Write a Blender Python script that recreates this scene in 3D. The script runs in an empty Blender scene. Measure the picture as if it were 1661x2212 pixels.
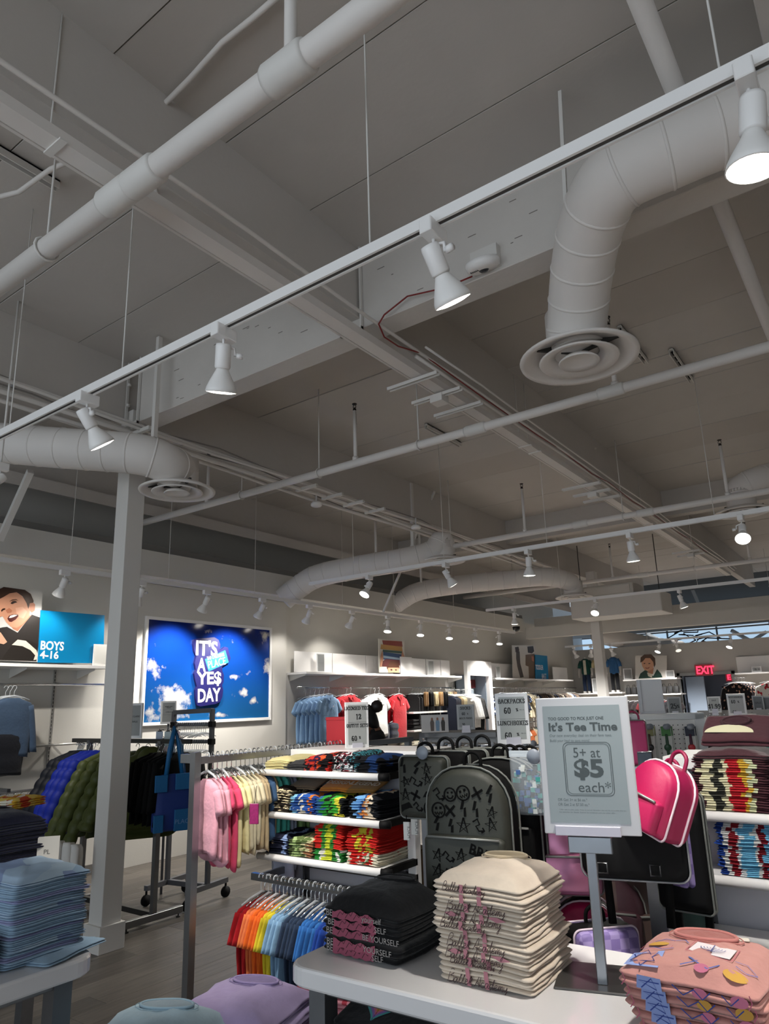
import bpy, math, random
from mathutils import Vector, Matrix
random.seed(7)
SC = bpy.context.scene
COL = SC.collection
PI = math.pi

# ---------------------------------------------------------------- camera, world, exposure
CF, CYAW, CPITCH, CROLL, CCX, CCY, CH = 1503.2, 0.6248, 0.2412, -0.0293, 830.5, 1151.0, 1.6
IW, IH = 1661.0, 2212.0
_f = Vector((-math.sin(CYAW)*math.cos(CPITCH), math.cos(CYAW)*math.cos(CPITCH), math.sin(CPITCH)))
_r0 = Vector((math.cos(CYAW), math.sin(CYAW), 0))
_u0 = _r0.cross(_f)
_r = _r0*math.cos(CROLL)+_u0*math.sin(CROLL)
_u = -_r0*math.sin(CROLL)+_u0*math.cos(CROLL)
CAMP = Vector((0, 0, CH))
cam_data = bpy.data.cameras.new('camera')
cam = bpy.data.objects.new('camera', cam_data)
COL.objects.link(cam)
cam.matrix_world = Matrix(((_r.x, _u.x, -_f.x, 0), (_r.y, _u.y, -_f.y, 0), (_r.z, _u.z, -_f.z, CH), (0, 0, 0, 1)))
cam_data.sensor_fit = 'VERTICAL'
cam_data.sensor_height = 36.0
cam_data.lens = CF*36.0/IH
cam_data.shift_x = (IW/2-CCX)/IH
cam_data.shift_y = (CCY-IH/2)/IH
cam_data.clip_start = 0.05
cam_data.clip_end = 200
SC.camera = cam
SC.view_settings.view_transform = 'Standard'
SC.view_settings.look = 'None'
SC.view_settings.exposure = 0.12
SC.view_settings.gamma = 1.0
SC.view_settings.use_curve_mapping = False
w = bpy.data.worlds.new('world')
SC.world = w
w.use_nodes = True
w.node_tree.nodes['Background'].inputs[0].default_value = (0.80, 0.90, 1.0, 1)
w.node_tree.nodes['Background'].inputs[1].default_value = 0.5

# daylight through the shop front behind the photographer and lamps of the rest of the hall
def area(name, loc, rot, sx, sy, e, col):
    l = bpy.data.lights.new(name, 'AREA'); l.shape = 'RECTANGLE'; l.size = sx; l.size_y = sy; l.energy = e; l.color = col
    o = bpy.data.objects.new(name, l); COL.objects.link(o); o.location = loc; o.rotation_euler = rot
area('shop_front_daylight', (-1.5, -3.9, 1.9), (math.radians(-90), 0, PI), 9, 3.2, 125, (.82, .91, 1.0))

def at(px, py, **k):
    """the point of the plane x=, y= or z= that stands at a pixel of the photograph"""
    d = _r*((px-CCX)/CF)-_u*((py-CCY)/CF)+_f
    (a, v), = k.items()
    i = 'xyz'.index(a)
    return CAMP+d*((v-CAMP[i])/d[i])
def dep(px, py, t):
    return CAMP+(_r*((px-CCX)/CF)-_u*((py-CCY)/CF)+_f)*t

# ---------------------------------------------------------------- materials
_mats = {}
def srgb(c):
    if isinstance(c, str):
        c = [int(c[i:i+2], 16)/255 for i in (0, 2, 4)]
    return tuple((x/12.92 if x <= .04045 else ((x+.055)/1.055)**2.4) for x in c)+(1.0,)
def mat(c, rough=.6, metal=0., var=0., vs=8., bump=0., bs=60., em=0., spec=.5, alpha=1., coat=0., sheen=0.):
    key = (c, rough, metal, var, vs, bump, bs, em, spec, alpha, coat, sheen)
    if key in _mats: return _mats[key]
    m = bpy.data.materials.new('surface_'+str(c)); m.use_nodes = True
    nt = m.node_tree; b = nt.nodes['Principled BSDF']
    b.inputs['Base Color'].default_value = srgb(c)
    b.inputs['Roughness'].default_value = rough
    b.inputs['Metallic'].default_value = metal
    b.inputs['Specular IOR Level'].default_value = spec
    b.inputs['Alpha'].default_value = alpha
    b.inputs['Coat Weight'].default_value = coat
    b.inputs['Sheen Weight'].default_value = sheen
    if em:
        b.inputs['Emission Color'].default_value = srgb(c)
        b.inputs['Emission Strength'].default_value = em
    if var or bump:
        tc = nt.nodes.new('ShaderNodeTexCoord')
    if var:
        n = nt.nodes.new('ShaderNodeTexNoise'); n.inputs['Scale'].default_value = vs; n.inputs['Detail'].default_value = 4
        nt.links.new(tc.outputs['Object'], n.inputs['Vector'])
        mx = nt.nodes.new('ShaderNodeMix'); mx.data_type = 'RGBA'
        base = srgb(c)
        mx.inputs['A'].default_value = tuple(x*(1-var) for x in base[:3])+(1,)
        mx.inputs['B'].default_value = tuple(min(1, x*(1+var)) for x in base[:3])+(1,)
        nt.links.new(n.outputs['Fac'], mx.inputs['Factor'])
        nt.links.new(mx.outputs['Result'], b.inputs['Base Color'])
    if bump:
        n2 = nt.nodes.new('ShaderNodeTexNoise'); n2.inputs['Scale'].default_value = bs; n2.inputs['Detail'].default_value = 3
        nt.links.new(tc.outputs['Object'], n2.inputs['Vector'])
        bp = nt.nodes.new('ShaderNodeBump'); bp.inputs['Strength'].default_value = bump; bp.inputs['Distance'].default_value = .01
        nt.links.new(n2.outputs['Fac'], bp.inputs['Height'])
        nt.links.new(bp.outputs['Normal'], b.inputs['Normal'])
    _mats[key] = m
    return m
def cloth(c, var=.12):
    return mat(c, .85, 0, var, 25., .25, 45., spec=.2, sheen=.15)
def stripes(name, stops, axis='X', scale=1.0, warp=.25, wscale=9., rough=.85, seedz=14., base=None):
    """flat print on cloth: hard-edged patches of colour along one axis, broken up by noise"""
    key = ('st', name)
    if key in _mats: return _mats[key]
    m = bpy.data.materials.new('print_'+name); m.use_nodes = True
    nt = m.node_tree; b = nt.nodes['Principled BSDF']; L = nt.links.new
    b.inputs['Roughness'].default_value = rough; b.inputs['Specular IOR Level'].default_value = .2
    tc = nt.nodes.new('ShaderNodeTexCoord')
    sp = nt.nodes.new('ShaderNodeSeparateXYZ'); L(tc.outputs['Object'], sp.inputs[0])
    info = nt.nodes.new('ShaderNodeObjectInfo')
    n = nt.nodes.new('ShaderNodeTexNoise'); n.noise_dimensions = '4D'; n.inputs['Scale'].default_value = wscale; n.inputs['Detail'].default_value = 2
    L(tc.outputs['Object'], n.inputs['Vector'])
    mw = nt.nodes.new('ShaderNodeMath'); mw.operation = 'MULTIPLY'; mw.inputs[1].default_value = seedz
    L(info.outputs['Random'], mw.inputs[0]); L(mw.outputs[0], n.inputs['W'])
    ms = nt.nodes.new('ShaderNodeMath'); ms.operation = 'MULTIPLY_ADD'; ms.inputs[1].default_value = scale; ms.inputs[2].default_value = .5-warp*.5
    L(sp.outputs[axis], ms.inputs[0])
    mm = nt.nodes.new('ShaderNodeMath'); mm.operation = 'MULTIPLY_ADD'; mm.inputs[1].default_value = warp
    L(n.outputs['Fac'], mm.inputs[0]); L(ms.outputs[0], mm.inputs[2])
    r = nt.nodes.new('ShaderNodeValToRGB'); r.color_ramp.interpolation = 'CONSTANT'
    L(mm.outputs[0], r.inputs[0])
    el = r.color_ramp.elements
    while len(el) < len(stops): el.new(.5)
    for e, (p, c) in zip(el, stops): e.position = p; e.color = srgb(c)
    L(r.outputs[0], b.inputs['Base Color'])
    _mats[key] = m
    return m
def blotch(name, cols, scale=12., rough=.85):
    """all-over print: patches of colour without direction"""
    key = ('bl', name)
    if key in _mats: return _mats[key]
    m = bpy.data.materials.new('print_'+name); m.use_nodes = True
    nt = m.node_tree; b = nt.nodes['Principled BSDF']; L = nt.links.new
    b.inputs['Roughness'].default_value = rough; b.inputs['Specular IOR Level'].default_value = .25
    tc = nt.nodes.new('ShaderNodeTexCoord')
    v = nt.nodes.new('ShaderNodeTexVoronoi'); v.inputs['Scale'].default_value = scale
    L(tc.outputs['Object'], v.inputs['Vector'])
    sp = nt.nodes.new('ShaderNodeSeparateColor'); L(v.outputs['Color'], sp.inputs[0])
    r = nt.nodes.new('ShaderNodeValToRGB'); r.color_ramp.interpolation = 'CONSTANT'
    L(sp.outputs[0], r.inputs[0])
    el = r.color_ramp.elements
    while len(el) < len(cols): el.new(.5)
    for i, (e, c) in enumerate(zip(el, cols)): e.position = i/len(cols); e.color = srgb(c)
    L(r.outputs[0], b.inputs['Base Color'])
    _mats[key] = m
    return m
def checker(name, c1, c2, scale):
    key = ('ck', name)
    if key in _mats: return _mats[key]
    m = bpy.data.materials.new('print_'+name); m.use_nodes = True
    nt = m.node_tree; b = nt.nodes['Principled BSDF']; L = nt.links.new
    b.inputs['Roughness'].default_value = .6
    tc = nt.nodes.new('ShaderNodeTexCoord'); ck = nt.nodes.new('ShaderNodeTexChecker')
    ck.inputs['Scale'].default_value = scale; ck.inputs[1].default_value = srgb(c1); ck.inputs[2].default_value = srgb(c2)
    L(tc.outputs['Object'], ck.inputs[0]); L(ck.outputs[0], b.inputs['Base Color'])
    _mats[key] = m
    return m

# ---------------------------------------------------------------- mesh builder
class B:
    def __init__(s):
        s.v = []; s.f = []; s.mi = []; s.sm = []; s.M = Matrix.Identity(4)
    def add(s, vs, fs, mi=0, smooth=False):
        o = len(s.v)
        for p in vs: s.v.append(tuple(s.M @ Vector(p)))
        for f in fs:
            s.f.append(tuple(o+i for i in f)); s.mi.append(mi); s.sm.append(smooth)
        return s
    def box(s, x0, x1, y0, y1, z0, z1, mi=0):
        return s.add([(x0,y0,z0),(x1,y0,z0),(x1,y1,z0),(x0,y1,z0),(x0,y0,z1),(x1,y0,z1),(x1,y1,z1),(x0,y1,z1)],
                     [(0,3,2,1),(4,5,6,7),(0,1,5,4),(1,2,6,5),(2,3,7,6),(3,0,4,7)], mi)
    def cbox(s, x0, x1, y0, y1, z0, z1, c=.01, mi=0):
        """box whose vertical edges and rims are rounded"""
        pts = []
        n = 4
        for cx, cy, a0 in ((x1-c,y1-c,0),(x0+c,y1-c,PI/2),(x0+c,y0+c,PI),(x1-c,y0+c,1.5*PI)):
            for i in range(n+1):
                a = a0+PI/2*i/n; pts.append((cx, cy, math.cos(a), math.sin(a)))
        e = min(c*.4, (z1-z0)*.3)
        rings = []
        for z, k in ((z0, c-e), (z0+e, c), (z1-e, c), (z1, c-e)):
            rings.append([(p[0]+p[2]*k, p[1]+p[3]*k, z) for p in pts])
        return s.loft(rings, mi, False)
    def loft(s, rings, mi=0, smooth=True, cap=True):
        n = len(rings[0]); vs = [p for r in rings for p in r]; fs = []
        for i in range(len(rings)-1):
            for j in range(n):
                a = i*n+j; b = i*n+(j+1) % n
                fs.append((a, b, b+n, a+n))
        if cap:
            fs.append(tuple(range(n-1, -1, -1))); fs.append(tuple((len(rings)-1)*n+j for j in range(n)))
        return s.add(vs, fs, mi, smooth)
    def tube(s, pts, r, n=8, mi=0, closed=False, smooth=True, sq=False):
        P = [Vector(p) for p in pts]; m = len(P)
        R = r if isinstance(r, (list, tuple)) else [r]*m
        T = []
        for i in range(m):
            a = P[(i-1) % m] if (closed or i) else P[0]; b = P[(i+1) % m] if (closed or i < m-1) else P[-1]
            t = (b-a); T.append(t.normalized() if t.length > 1e-9 else Vector((0,0,1)))
        up = Vector((0,0,1)) if abs(T[0].z) < .9 else Vector((0,1,0))
        nrm = (up-T[0]*up.dot(T[0])).normalized()
        rings = []
        for i in range(m):
            nrm = (nrm-T[i]*nrm.dot(T[i]))
            nrm = nrm.normalized() if nrm.length > 1e-6 else T[i].orthogonal().normalized()
            bn = T[i].cross(nrm)
            o = PI/n if sq else 0
            rings.append([P[i]+(nrm*math.cos(2*PI*j/n+o)+bn*math.sin(2*PI*j/n+o))*R[i] for j in range(n)])
        if closed: rings.append(rings[0]); return s.loft(rings, mi, smooth, False)
        return s.loft(rings, mi, smooth)
    def lathe(s, prof, n=24, mi=0, smooth=True, close=False):
        rings = [[(max(r,1e-4)*math.cos(2*PI*j/n), max(r,1e-4)*math.sin(2*PI*j/n), z) for j in range(n)] for r, z in prof]
        if close: rings.append(rings[0])
        return s.loft(rings, mi, smooth, not close)
    def prism(s, poly, h, mi=0, smooth=False):
        """flat outline in local x,y raised to thickness h along local z"""
        n = len(poly); vs = [(p[0], p[1], 0) for p in poly]+[(p[0], p[1], h) for p in poly]
        return s.add(vs, [tuple(range(n-1,-1,-1)), tuple(range(n,2*n))]+[(i,(i+1)%n,n+(i+1)%n,n+i) for i in range(n)], mi, smooth)
    def ribbon(s, pts, wd, h=.0006, mi=0, z=0.):
        """a flat drawn line of width wd in local x,y"""
        P = [Vector((p[0], p[1])) for p in pts]; m = len(P)
        L = []; Rr = []
        for i in range(m):
            a = P[max(i-1,0)]; b = P[min(i+1,m-1)]
            t = (b-a); t = t.normalized() if t.length > 1e-9 else Vector((1,0))
            nn = Vector((-t.y, t.x))*wd/2
            L.append(P[i]+nn); Rr.append(P[i]-nn)
        vs = [(p.x,p.y,z+h) for p in L]+[(p.x,p.y,z+h) for p in Rr]
        return s.add(vs, [(m+i, m+i+1, i+1, i) for i in range(m-1)], mi)
    def nib(s, pts, wd, th, h=.0006, mi=0):
        """broad-nib stroke: thick where it runs upright, thin where it runs level"""
        for (x0,y0),(x1,y1) in zip(pts, pts[1:]):
            a, b = wd/2, th/2
            q = [(x+dx,y+dy) for x,y in ((x0,y0),(x1,y1)) for dx in (-a,a) for dy in (-b,b)]
            q = sorted(set(q)); lo = []; hi = []
            for p in q:
                while len(lo) > 1 and (lo[-1][0]-lo[-2][0])*(p[1]-lo[-2][1])-(lo[-1][1]-lo[-2][1])*(p[0]-lo[-2][0]) <= 0: lo.pop()
                lo.append(p)
            for p in reversed(q):
                while len(hi) > 1 and (hi[-1][0]-hi[-2][0])*(p[1]-hi[-2][1])-(hi[-1][1]-hi[-2][1])*(p[0]-hi[-2][0]) <= 0: hi.pop()
                hi.append(p)
            H = lo[:-1]+hi[:-1]
            s.add([(p[0],p[1],h) for p in H], [tuple(range(len(H)))], mi)
        return s
    def mesh(s, name, mats):
        me = bpy.data.meshes.new(name)
        me.from_pydata(s.v, [], s.f)
        for m in (mats if isinstance(mats, (list, tuple)) else [mats]): me.materials.append(m)
        me.polygons.foreach_set('material_index', s.mi)
        me.polygons.foreach_set('use_smooth', s.sm)
        me.update()
        return me
def link(name, me, parent=None, loc=None, rot=None):
    o = bpy.data.objects.new(name, me); COL.objects.link(o)
    if parent is not None: o.parent = parent
    if loc is not None: o.location = loc
    if rot is not None: o.rotation_euler = rot
    return o
def obj(name, b, m, parent=None, loc=None, rot=None):
    return link(name, b.mesh(name, m) if isinstance(b, B) else b, parent, loc, rot)
def tag(o, label, cat, group=None):
    o['label'] = label; o['category'] = cat
    if group: o['group'] = group
    return o
def thing(name, label, cat, loc=(0,0,0), rz=0., group=None, rot=None):
    o = bpy.data.objects.new(name, None); COL.objects.link(o)
    o.location = loc; o.rotation_euler = rot if rot else (0, 0, rz); o.empty_display_size = .1
    return tag(o, label, cat, group)
def struct(name, b, m, parent=None, loc=None):
    o = obj(name, b, m, parent, loc)
    if parent is None: o['kind'] = 'structure'
    return o
def dup(root, loc=None, rot=None, label=None, group=None, mats=None):
    """a copy of a thing with copies of its parts and sub-parts; mats swaps materials"""
    def cp(o, par):
        c = o.copy(); COL.objects.link(c)
        if par is not None: c.parent = par
        if mats and o.type == 'MESH':
            me = o.data.copy()
            for i, m in enumerate(me.materials):
                if m in mats: me.materials[i] = mats[m]
            c.data = me
        for ch in list(o.children): cp(ch, c)
        return c
    r = cp(root, None)
    if loc is not None: r.location = loc
    if rot is not None: r.rotation_euler = rot
    if label: r['label'] = label
    if group: r['group'] = group
    return r
def basis(o, ex, ey):
    ex = Vector(ex).normalized(); ey = Vector(ey); ey = (ey-ex*ey.dot(ex)).normalized(); ez = ex.cross(ey)
    return Matrix(((ex.x,ey.x,ez.x,o[0]),(ex.y,ey.y,ez.y,o[1]),(ex.z,ey.z,ez.z,o[2]),(0,0,0,1)))
def rect(w_, h_): return [(0,0),(w_,0),(w_,h_),(0,h_)]
def rrect(w_, h_, r, n=5, x=0, y=0):
    out = []
    for cx, cy, a0 in ((w_-r,h_-r,0),(r,h_-r,PI/2),(r,r,PI),(w_-r,r,1.5*PI)):
        for i in range(n+1):
            a = a0+PI/2*i/n; out.append((x+cx+r*math.cos(a), y+cy+r*math.sin(a)))
    return out
def ell(cx, cy, rx, ry, n=20, a0=0, a1=2*PI):
    full = abs(a1-a0-2*PI) < 1e-6
    return [(cx+rx*math.cos(a0+(a1-a0)*i/(n if full else n-1)), cy+ry*math.sin(a0+(a1-a0)*i/(n if full else n-1))) for i in range(n)]
def text(body, size, M4, m, parent=None, name='lettering', bold=0., shear=0., align='LEFT', space=1., sx=1.):
    cu = bpy.data.curves.new(name, 'FONT'); cu.body = body; cu.size = size; cu.offset = bold*size; cu.shear = shear
    cu.align_x = align; cu.space_character = space; cu.resolution_u = 3
    cu.materials.append(m)
    tmp = bpy.data.objects.new(name, cu)
    me = bpy.data.meshes.new_from_object(tmp); bpy.data.objects.remove(tmp); bpy.data.curves.remove(cu)
    o = bpy.data.objects.new(name, me); COL.objects.link(o)
    if parent is not None: o.parent = parent
    o.matrix_local = M4 @ Matrix.Diagonal((sx, 1, 1, 1))
    return o

def fit_text(body, M4, box, m, parent=None, bold=.02, name='lettering', shear=0.):
    """lettering scaled to fill a box (x0, y0, x1, y1) of the local plane"""
    o = text(body, 1., Matrix.Identity(4), m, parent, name, bold, shear)
    xs = [v.co.x for v in o.data.vertices]; ys = [v.co.y for v in o.data.vertices]
    sx = (box[2]-box[0])/(max(xs)-min(xs)); sy = (box[3]-box[1])/(max(ys)-min(ys))
    mx, my = min(xs), min(ys)
    for v in o.data.vertices: v.co.x = box[0]+(v.co.x-mx)*sx; v.co.y = box[1]+(v.co.y-my)*sy
    o.matrix_local = M4
    return o
# bold serif capitals and figures drawn with a broad nib; unit height 1
_S = {
'A':(.8,[[(.08,0),(.4,1)],[(.4,1),(.68,0)],[(.2,.35),(.58,.35)]],[(.08,0),(.68,0)]),
'B':(.75,[[(.18,0),(.18,1)],[(.18,1),(.45,1),(.58,.88),(.58,.66),(.45,.53),(.18,.53)],[(.45,.53),(.62,.4),(.62,.14),(.48,0),(.18,0)]],[]),
'C':(.75,[[(.66,.72),(.58,.94),(.4,1),(.2,.85),(.14,.5),(.2,.15),(.4,0),(.58,.06),(.66,.26)]],[]),
'D':(.8,[[(.18,0),(.18,1)],[(.18,1),(.45,1),(.64,.8),(.68,.5),(.64,.2),(.45,0),(.18,0)]],[]),
'E':(.7,[[(.18,0),(.18,1)],[(.1,1),(.6,1),(.6,.8)],[(.18,.52),(.45,.52)],[(.1,0),(.62,0),(.62,.22)]],[]),
'F':(.65,[[(.18,0),(.18,1)],[(.1,1),(.6,1),(.6,.8)],[(.18,.52),(.45,.52)]],[(.18,0)]),
'H':(.85,[[(.18,0),(.18,1)],[(.66,0),(.66,1)],[(.18,.52),(.66,.52)]],[(.18,0),(.18,1),(.66,0),(.66,1)]),
'I':(.4,[[(.2,0),(.2,1)]],[(.2,0),(.2,1)]),
'K':(.82,[[(.18,0),(.18,1)],[(.62,1),(.22,.48)],[(.32,.6),(.66,0)]],[(.18,0),(.18,1),(.62,1),(.66,0)]),
'L':(.68,[[(.18,0),(.18,1)],[(.1,0),(.6,0),(.6,.25)]],[(.18,1)]),
'M':(1.,[[(.16,0),(.16,1)],[(.16,1),(.48,0)],[(.48,0),(.82,1)],[(.82,1),(.82,0)]],[(.16,0),(.82,0)]),
'N':(.85,[[(.16,0),(.16,1)],[(.16,1),(.66,0)],[(.66,0),(.66,1)]],[(.16,0),(.66,1)]),
'O':(.8,[[(.4,1),(.2,.88),(.13,.5),(.2,.12),(.4,0),(.6,.12),(.67,.5),(.6,.88),(.4,1)]],[]),
'P':(.7,[[(.18,0),(.18,1)],[(.18,1),(.46,1),(.6,.86),(.6,.64),(.46,.48),(.18,.48)]],[(.18,0)]),
'R':(.8,[[(.18,0),(.18,1)],[(.18,1),(.46,1),(.6,.86),(.6,.66),(.46,.52),(.18,.52)],[(.4,.52),(.66,0)]],[(.18,0),(.66,0)]),
'S':(.66,[[(.54,.74),(.5,.93),(.34,1),(.18,.92),(.16,.72),(.3,.56),(.48,.44),(.54,.24),(.46,.06),(.3,0),(.16,.08),(.12,.28)]],[]),
'T':(.75,[[(.37,0),(.37,1)],[(.1,.78),(.1,1),(.64,1),(.64,.78)]],[(.37,0)]),
'U':(.82,[[(.16,1),(.16,.25),(.26,.05),(.4,0),(.56,.05),(.64,.25),(.64,1)]],[(.16,1),(.64,1)]),
'X':(.8,[[(.12,1),(.64,0)],[(.62,1),(.14,0)]],[(.12,1),(.64,0),(.62,1),(.14,0)]),
'-':(.5,[[(.1,.42),(.4,.42)]],[]),
'0':(.68,[[(.34,1),(.18,.88),(.13,.5),(.18,.12),(.34,0),(.5,.12),(.55,.5),(.5,.88),(.34,1)]],[]),
'1':(.5,[[(.26,0),(.26,1)],[(.1,.85),(.26,1)]],[(.26,0)]),
'2':(.64,[[(.14,.76),(.2,.95),(.34,1),(.48,.92),(.52,.74),(.42,.5),(.14,.06),(.54,.06),(.56,.25)]],[]),
'3':(.64,[[(.14,.8),(.3,1),(.48,.9),(.48,.66),(.3,.54),(.5,.42),(.52,.14),(.34,0),(.14,.12)]],[]),
'5':(.64,[[(.5,1),(.2,1),(.18,.56),(.36,.62),(.52,.48),(.52,.16),(.34,0),(.14,.1)]],[]),
'6':(.68,[[(.52,.86),(.4,1),(.24,.9),(.15,.5),(.17,.18),(.34,0),(.5,.1),(.54,.32),(.46,.52),(.3,.54),(.17,.4)]],[]),
'9':(.68,[[(.14,.14),(.28,0),(.44,.1),(.53,.5),(.51,.82),(.34,1),(.18,.9),(.14,.68),(.22,.48),(.38,.46),(.51,.6)]],[]),
'%':(.9,[[(.7,1),(.2,0)],[(.22,1),(.12,.8),(.22,.58),(.32,.8),(.22,1)],[(.68,.42),(.58,.2),(.68,0),(.78,.2),(.68,.42)]],[]),
'$':(.64,[[(.52,.76),(.34,.9),(.16,.72),(.48,.36),(.34,.1),(.12,.24)],[(.33,1.05),(.33,-.05)]],[]),
'.':(.3,[[(.15,0),(.15,.08)]],[]), ' ':(.35,[],[]), '/':(.5,[[(.1,0),(.4,1)]],[])}
def serif(b, s, size, x, y, align='C', bold=.19, sx=1.):
    wd = sum(_S.get(c, _S[' '])[0] for c in s)*size*sx
    x0 = x-wd/2 if align == 'C' else x
    for c in s:
        adv, st, fe = _S.get(c, _S[' '])
        for q in st: b.nib([(x0+p[0]*size*sx, y+p[1]*size) for p in q], bold*size*sx, .07*size)
        for fx, fy in fe: b.nib([(x0+(fx-.13)*size*sx, y+fy*size), (x0+(fx+.13)*size*sx, y+fy*size)], .03*size, .06*size)
        x0 += adv*size*sx
    return b
# ================================================================ the setting
WHITE = mat('cfcbc4', .7, var=.05, vs=3., bump=.15, bs=25.)
PAINT = mat('dad7d2', .55, var=.03, vs=4.)
CEILM = mat('c3beb8', .8, var=.07, vs=1.6, bump=.25, bs=12.)
CEILM2 = mat('bdb7b0', .8, var=.07, vs=1.6, bump=.25, bs=12.)
DARK = mat('3a3835', .9)
WALLM = mat('d6d3cc', .75, var=.03, vs=2., bump=.06, bs=60.)
WALLG = mat('c2bfba', .75, var=.04, vs=2.)
SHELFW = mat('f2f0ee', .35, var=.01, vs=5.)
STEEL = mat('8d8f92', .32, .9, var=.1, vs=20.)
DSTEEL = mat('4c4b49', .4, .7, var=.1, vs=20.)
CHROME = mat('d5d7d9', .15, 1.)
BLACK = mat('0a0a0b', .7, spec=.2)
CLEAR = mat('d8dcdf', .12, 0., alpha=.55, spec=.8)
DUCTW = mat('e0dbd6', .6, var=.04, vs=3., bump=.1, bs=20.)

fl = B().box(-7.1, 6, -4, 22, -.15, -.006)
floor = struct('floor', fl, mat('514c47', .5, var=.25, vs=6.))
# wood-look planks; beyond the near part the material carries on
def plank_mat(i):
    m = mat(['5a544e', '605a53', '544f49', '645e57'][i], .42, bump=.05, bs=50., spec=.45)
    nt = m.node_tree; b = nt.nodes['Principled BSDF']; L = nt.links.new
    tc = nt.nodes.new('ShaderNodeTexCoord'); mp = nt.nodes.new('ShaderNodeMapping'); mp.inputs['Scale'].default_value = (14, 1.2, 1)
    info = nt.nodes.new('ShaderNodeObjectInfo'); n = nt.nodes.new('ShaderNodeTexNoise'); n.noise_dimensions = '4D'
    n.inputs['Scale'].default_value = 3; n.inputs['Detail'].default_value = 6
    mu = nt.nodes.new('ShaderNodeMath'); mu.operation = 'MULTIPLY'; mu.inputs[1].default_value = 40
    L(info.outputs['Random'], mu.inputs[0]); L(mu.outputs[0], n.inputs['W'])
    L(tc.outputs['Object'], mp.inputs[0]); L(mp.outputs[0], n.inputs['Vector'])
    r = nt.nodes.new('ShaderNodeValToRGB'); c = srgb(['5a544e', '605a53', '544f49', '645e57'][i])
    r.color_ramp.elements[0].position = .3; r.color_ramp.elements[0].color = tuple(x*.62 for x in c[:3])+(1,)
    r.color_ramp.elements[1].position = .7; r.color_ramp.elements[1].color = tuple(x*1.15 for x in c[:3])+(1,)
    L(n.outputs['Fac'], r.inputs[0]); L(r.outputs[0], b.inputs['Base Color'])
    return m
PW, PL = .18, 1.22
pm = [B().cbox(.001, PW-.001, .001, PL-.001, -.006, 0, .0015).mesh('plank', plank_mat(i)) for i in range(4)]
n = 0
for ix in range(int(5.4/PW)):
    off = random.random()*PL
    for iy in range(-2, 6):
        x = -7.0+ix*PW; y = iy*PL+off
        p = at(0, 2212, z=0)
        if y+PL < .3 or y > 6.4 or x > -1.7 or (x > -3.2 and y > 3.6) or y+PL < -x*.45-1.0 or n >= 298: continue
        o = link('plank', pm[random.randrange(4)], floor, (x, y, 0)); n += 1
struct('floor_far', B().box(-7, 6, 6.5, 22, -.006, -.001), plank_mat(1))

# left wall: lower wall, bulkhead and the dark recess above it
struct('wall_left', B().box(-7.15, -7.0, -4, 18.2, 0, 3.36).box(-7.6, -7.5, -4, 18.2, 3.3, 4.5), WALLM)
struct('trim_1', B().box(-7.0, -6.56, -4, 14.2, 3.055, 3.075).box(-6.585, -6.56, -4, 14.2, 3.075, 3.34), WALLM)   # bulkhead face and underside
struct('trim_2', B().box(-7.5, -6.56, -4, 14.2, 3.34, 3.352).box(-6.60, -6.57, -4, 14.2, 3.352, 3.41), mat('77757200'[:6], .7))
struct('trim_3', B().box(-6.95, -6.75, -4, 18, 3.90, 3.93).box(-6.77, -6.74, -4, 18, 3.80, 3.93).box(-6.95, -6.92, -4, 18, 3.93, 4.42), CEILM)
struct('baseboard_left', B().box(-7.0, -6.985, -4, 18, 0, .1), mat('6d6a66', .6))
struct('wall_back', B().box(-7.0, -4.33, 18, 18.15, 0, 2.83).box(-3.2, 6, 18, 18.15, 0, 2.83).box(-4.33, -3.2, 18, 18.15, 2.05, 2.83), WALLG)
struct('wall_far', B().box(-9, 6, 24, 24.1, 0, 3.05).box(-9, 6, 24, 24.1, 4.25, 4.6).box(-9, -8.9, 18, 24, 0, 4.6), mat('b4b7ba', .8))
struct('wall_right', B().box(6, 6.1, -4, 24, 0, 4.6), WALLM)
# clerestory strip of the far wall with panes and mullions
win = struct('window_1', B().box(-9, 6, 24.0, 24.03, 3.05, 3.09).box(-9, 6, 24, 24.03, 4.2, 4.25).box(-9, 6, 24, 24.03, 3.6, 3.64), mat('5d646b', .5))
pane = B().box(0, 1.46, 0, .01, 0, .5).mesh('pane', mat('a9c4dc', .3, em=.9))
for i in range(10):
    for z in (3.09, 3.66): link('pane', pane, win, (-9+i*1.5, 24.01, z))
mul = B().box(0, .05, 0, .06, 0, 1.2).mesh('mullion', mat('5d646b', .5))
for i in range(11): link('mullion', mul, win, (-9.04+i*1.5, 23.97, 3.05))
# bulkhead across the hall
struct('beam_header', B().box(-6.56, 6, 14.3, 14.5, 2.90, 3.14).box(-6.56, 6, 14.8, 14.95, 3.08, 3.38), WHITE)

# columns
def column(x, y, a, base):
    c = struct('column', B().cbox(x-a, x+a, y-a, y+a, 0, 4.0, .006), PAINT)
    obj('column_base', B().cbox(x-a-.022, x+a+.022, y-a-.022, y+a+.022, 0, .17, .004), PAINT, c)
    return c
column(-4.805, 3.17, .078, 1)
column(-4.62, 13.3, .085, 1)

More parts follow.
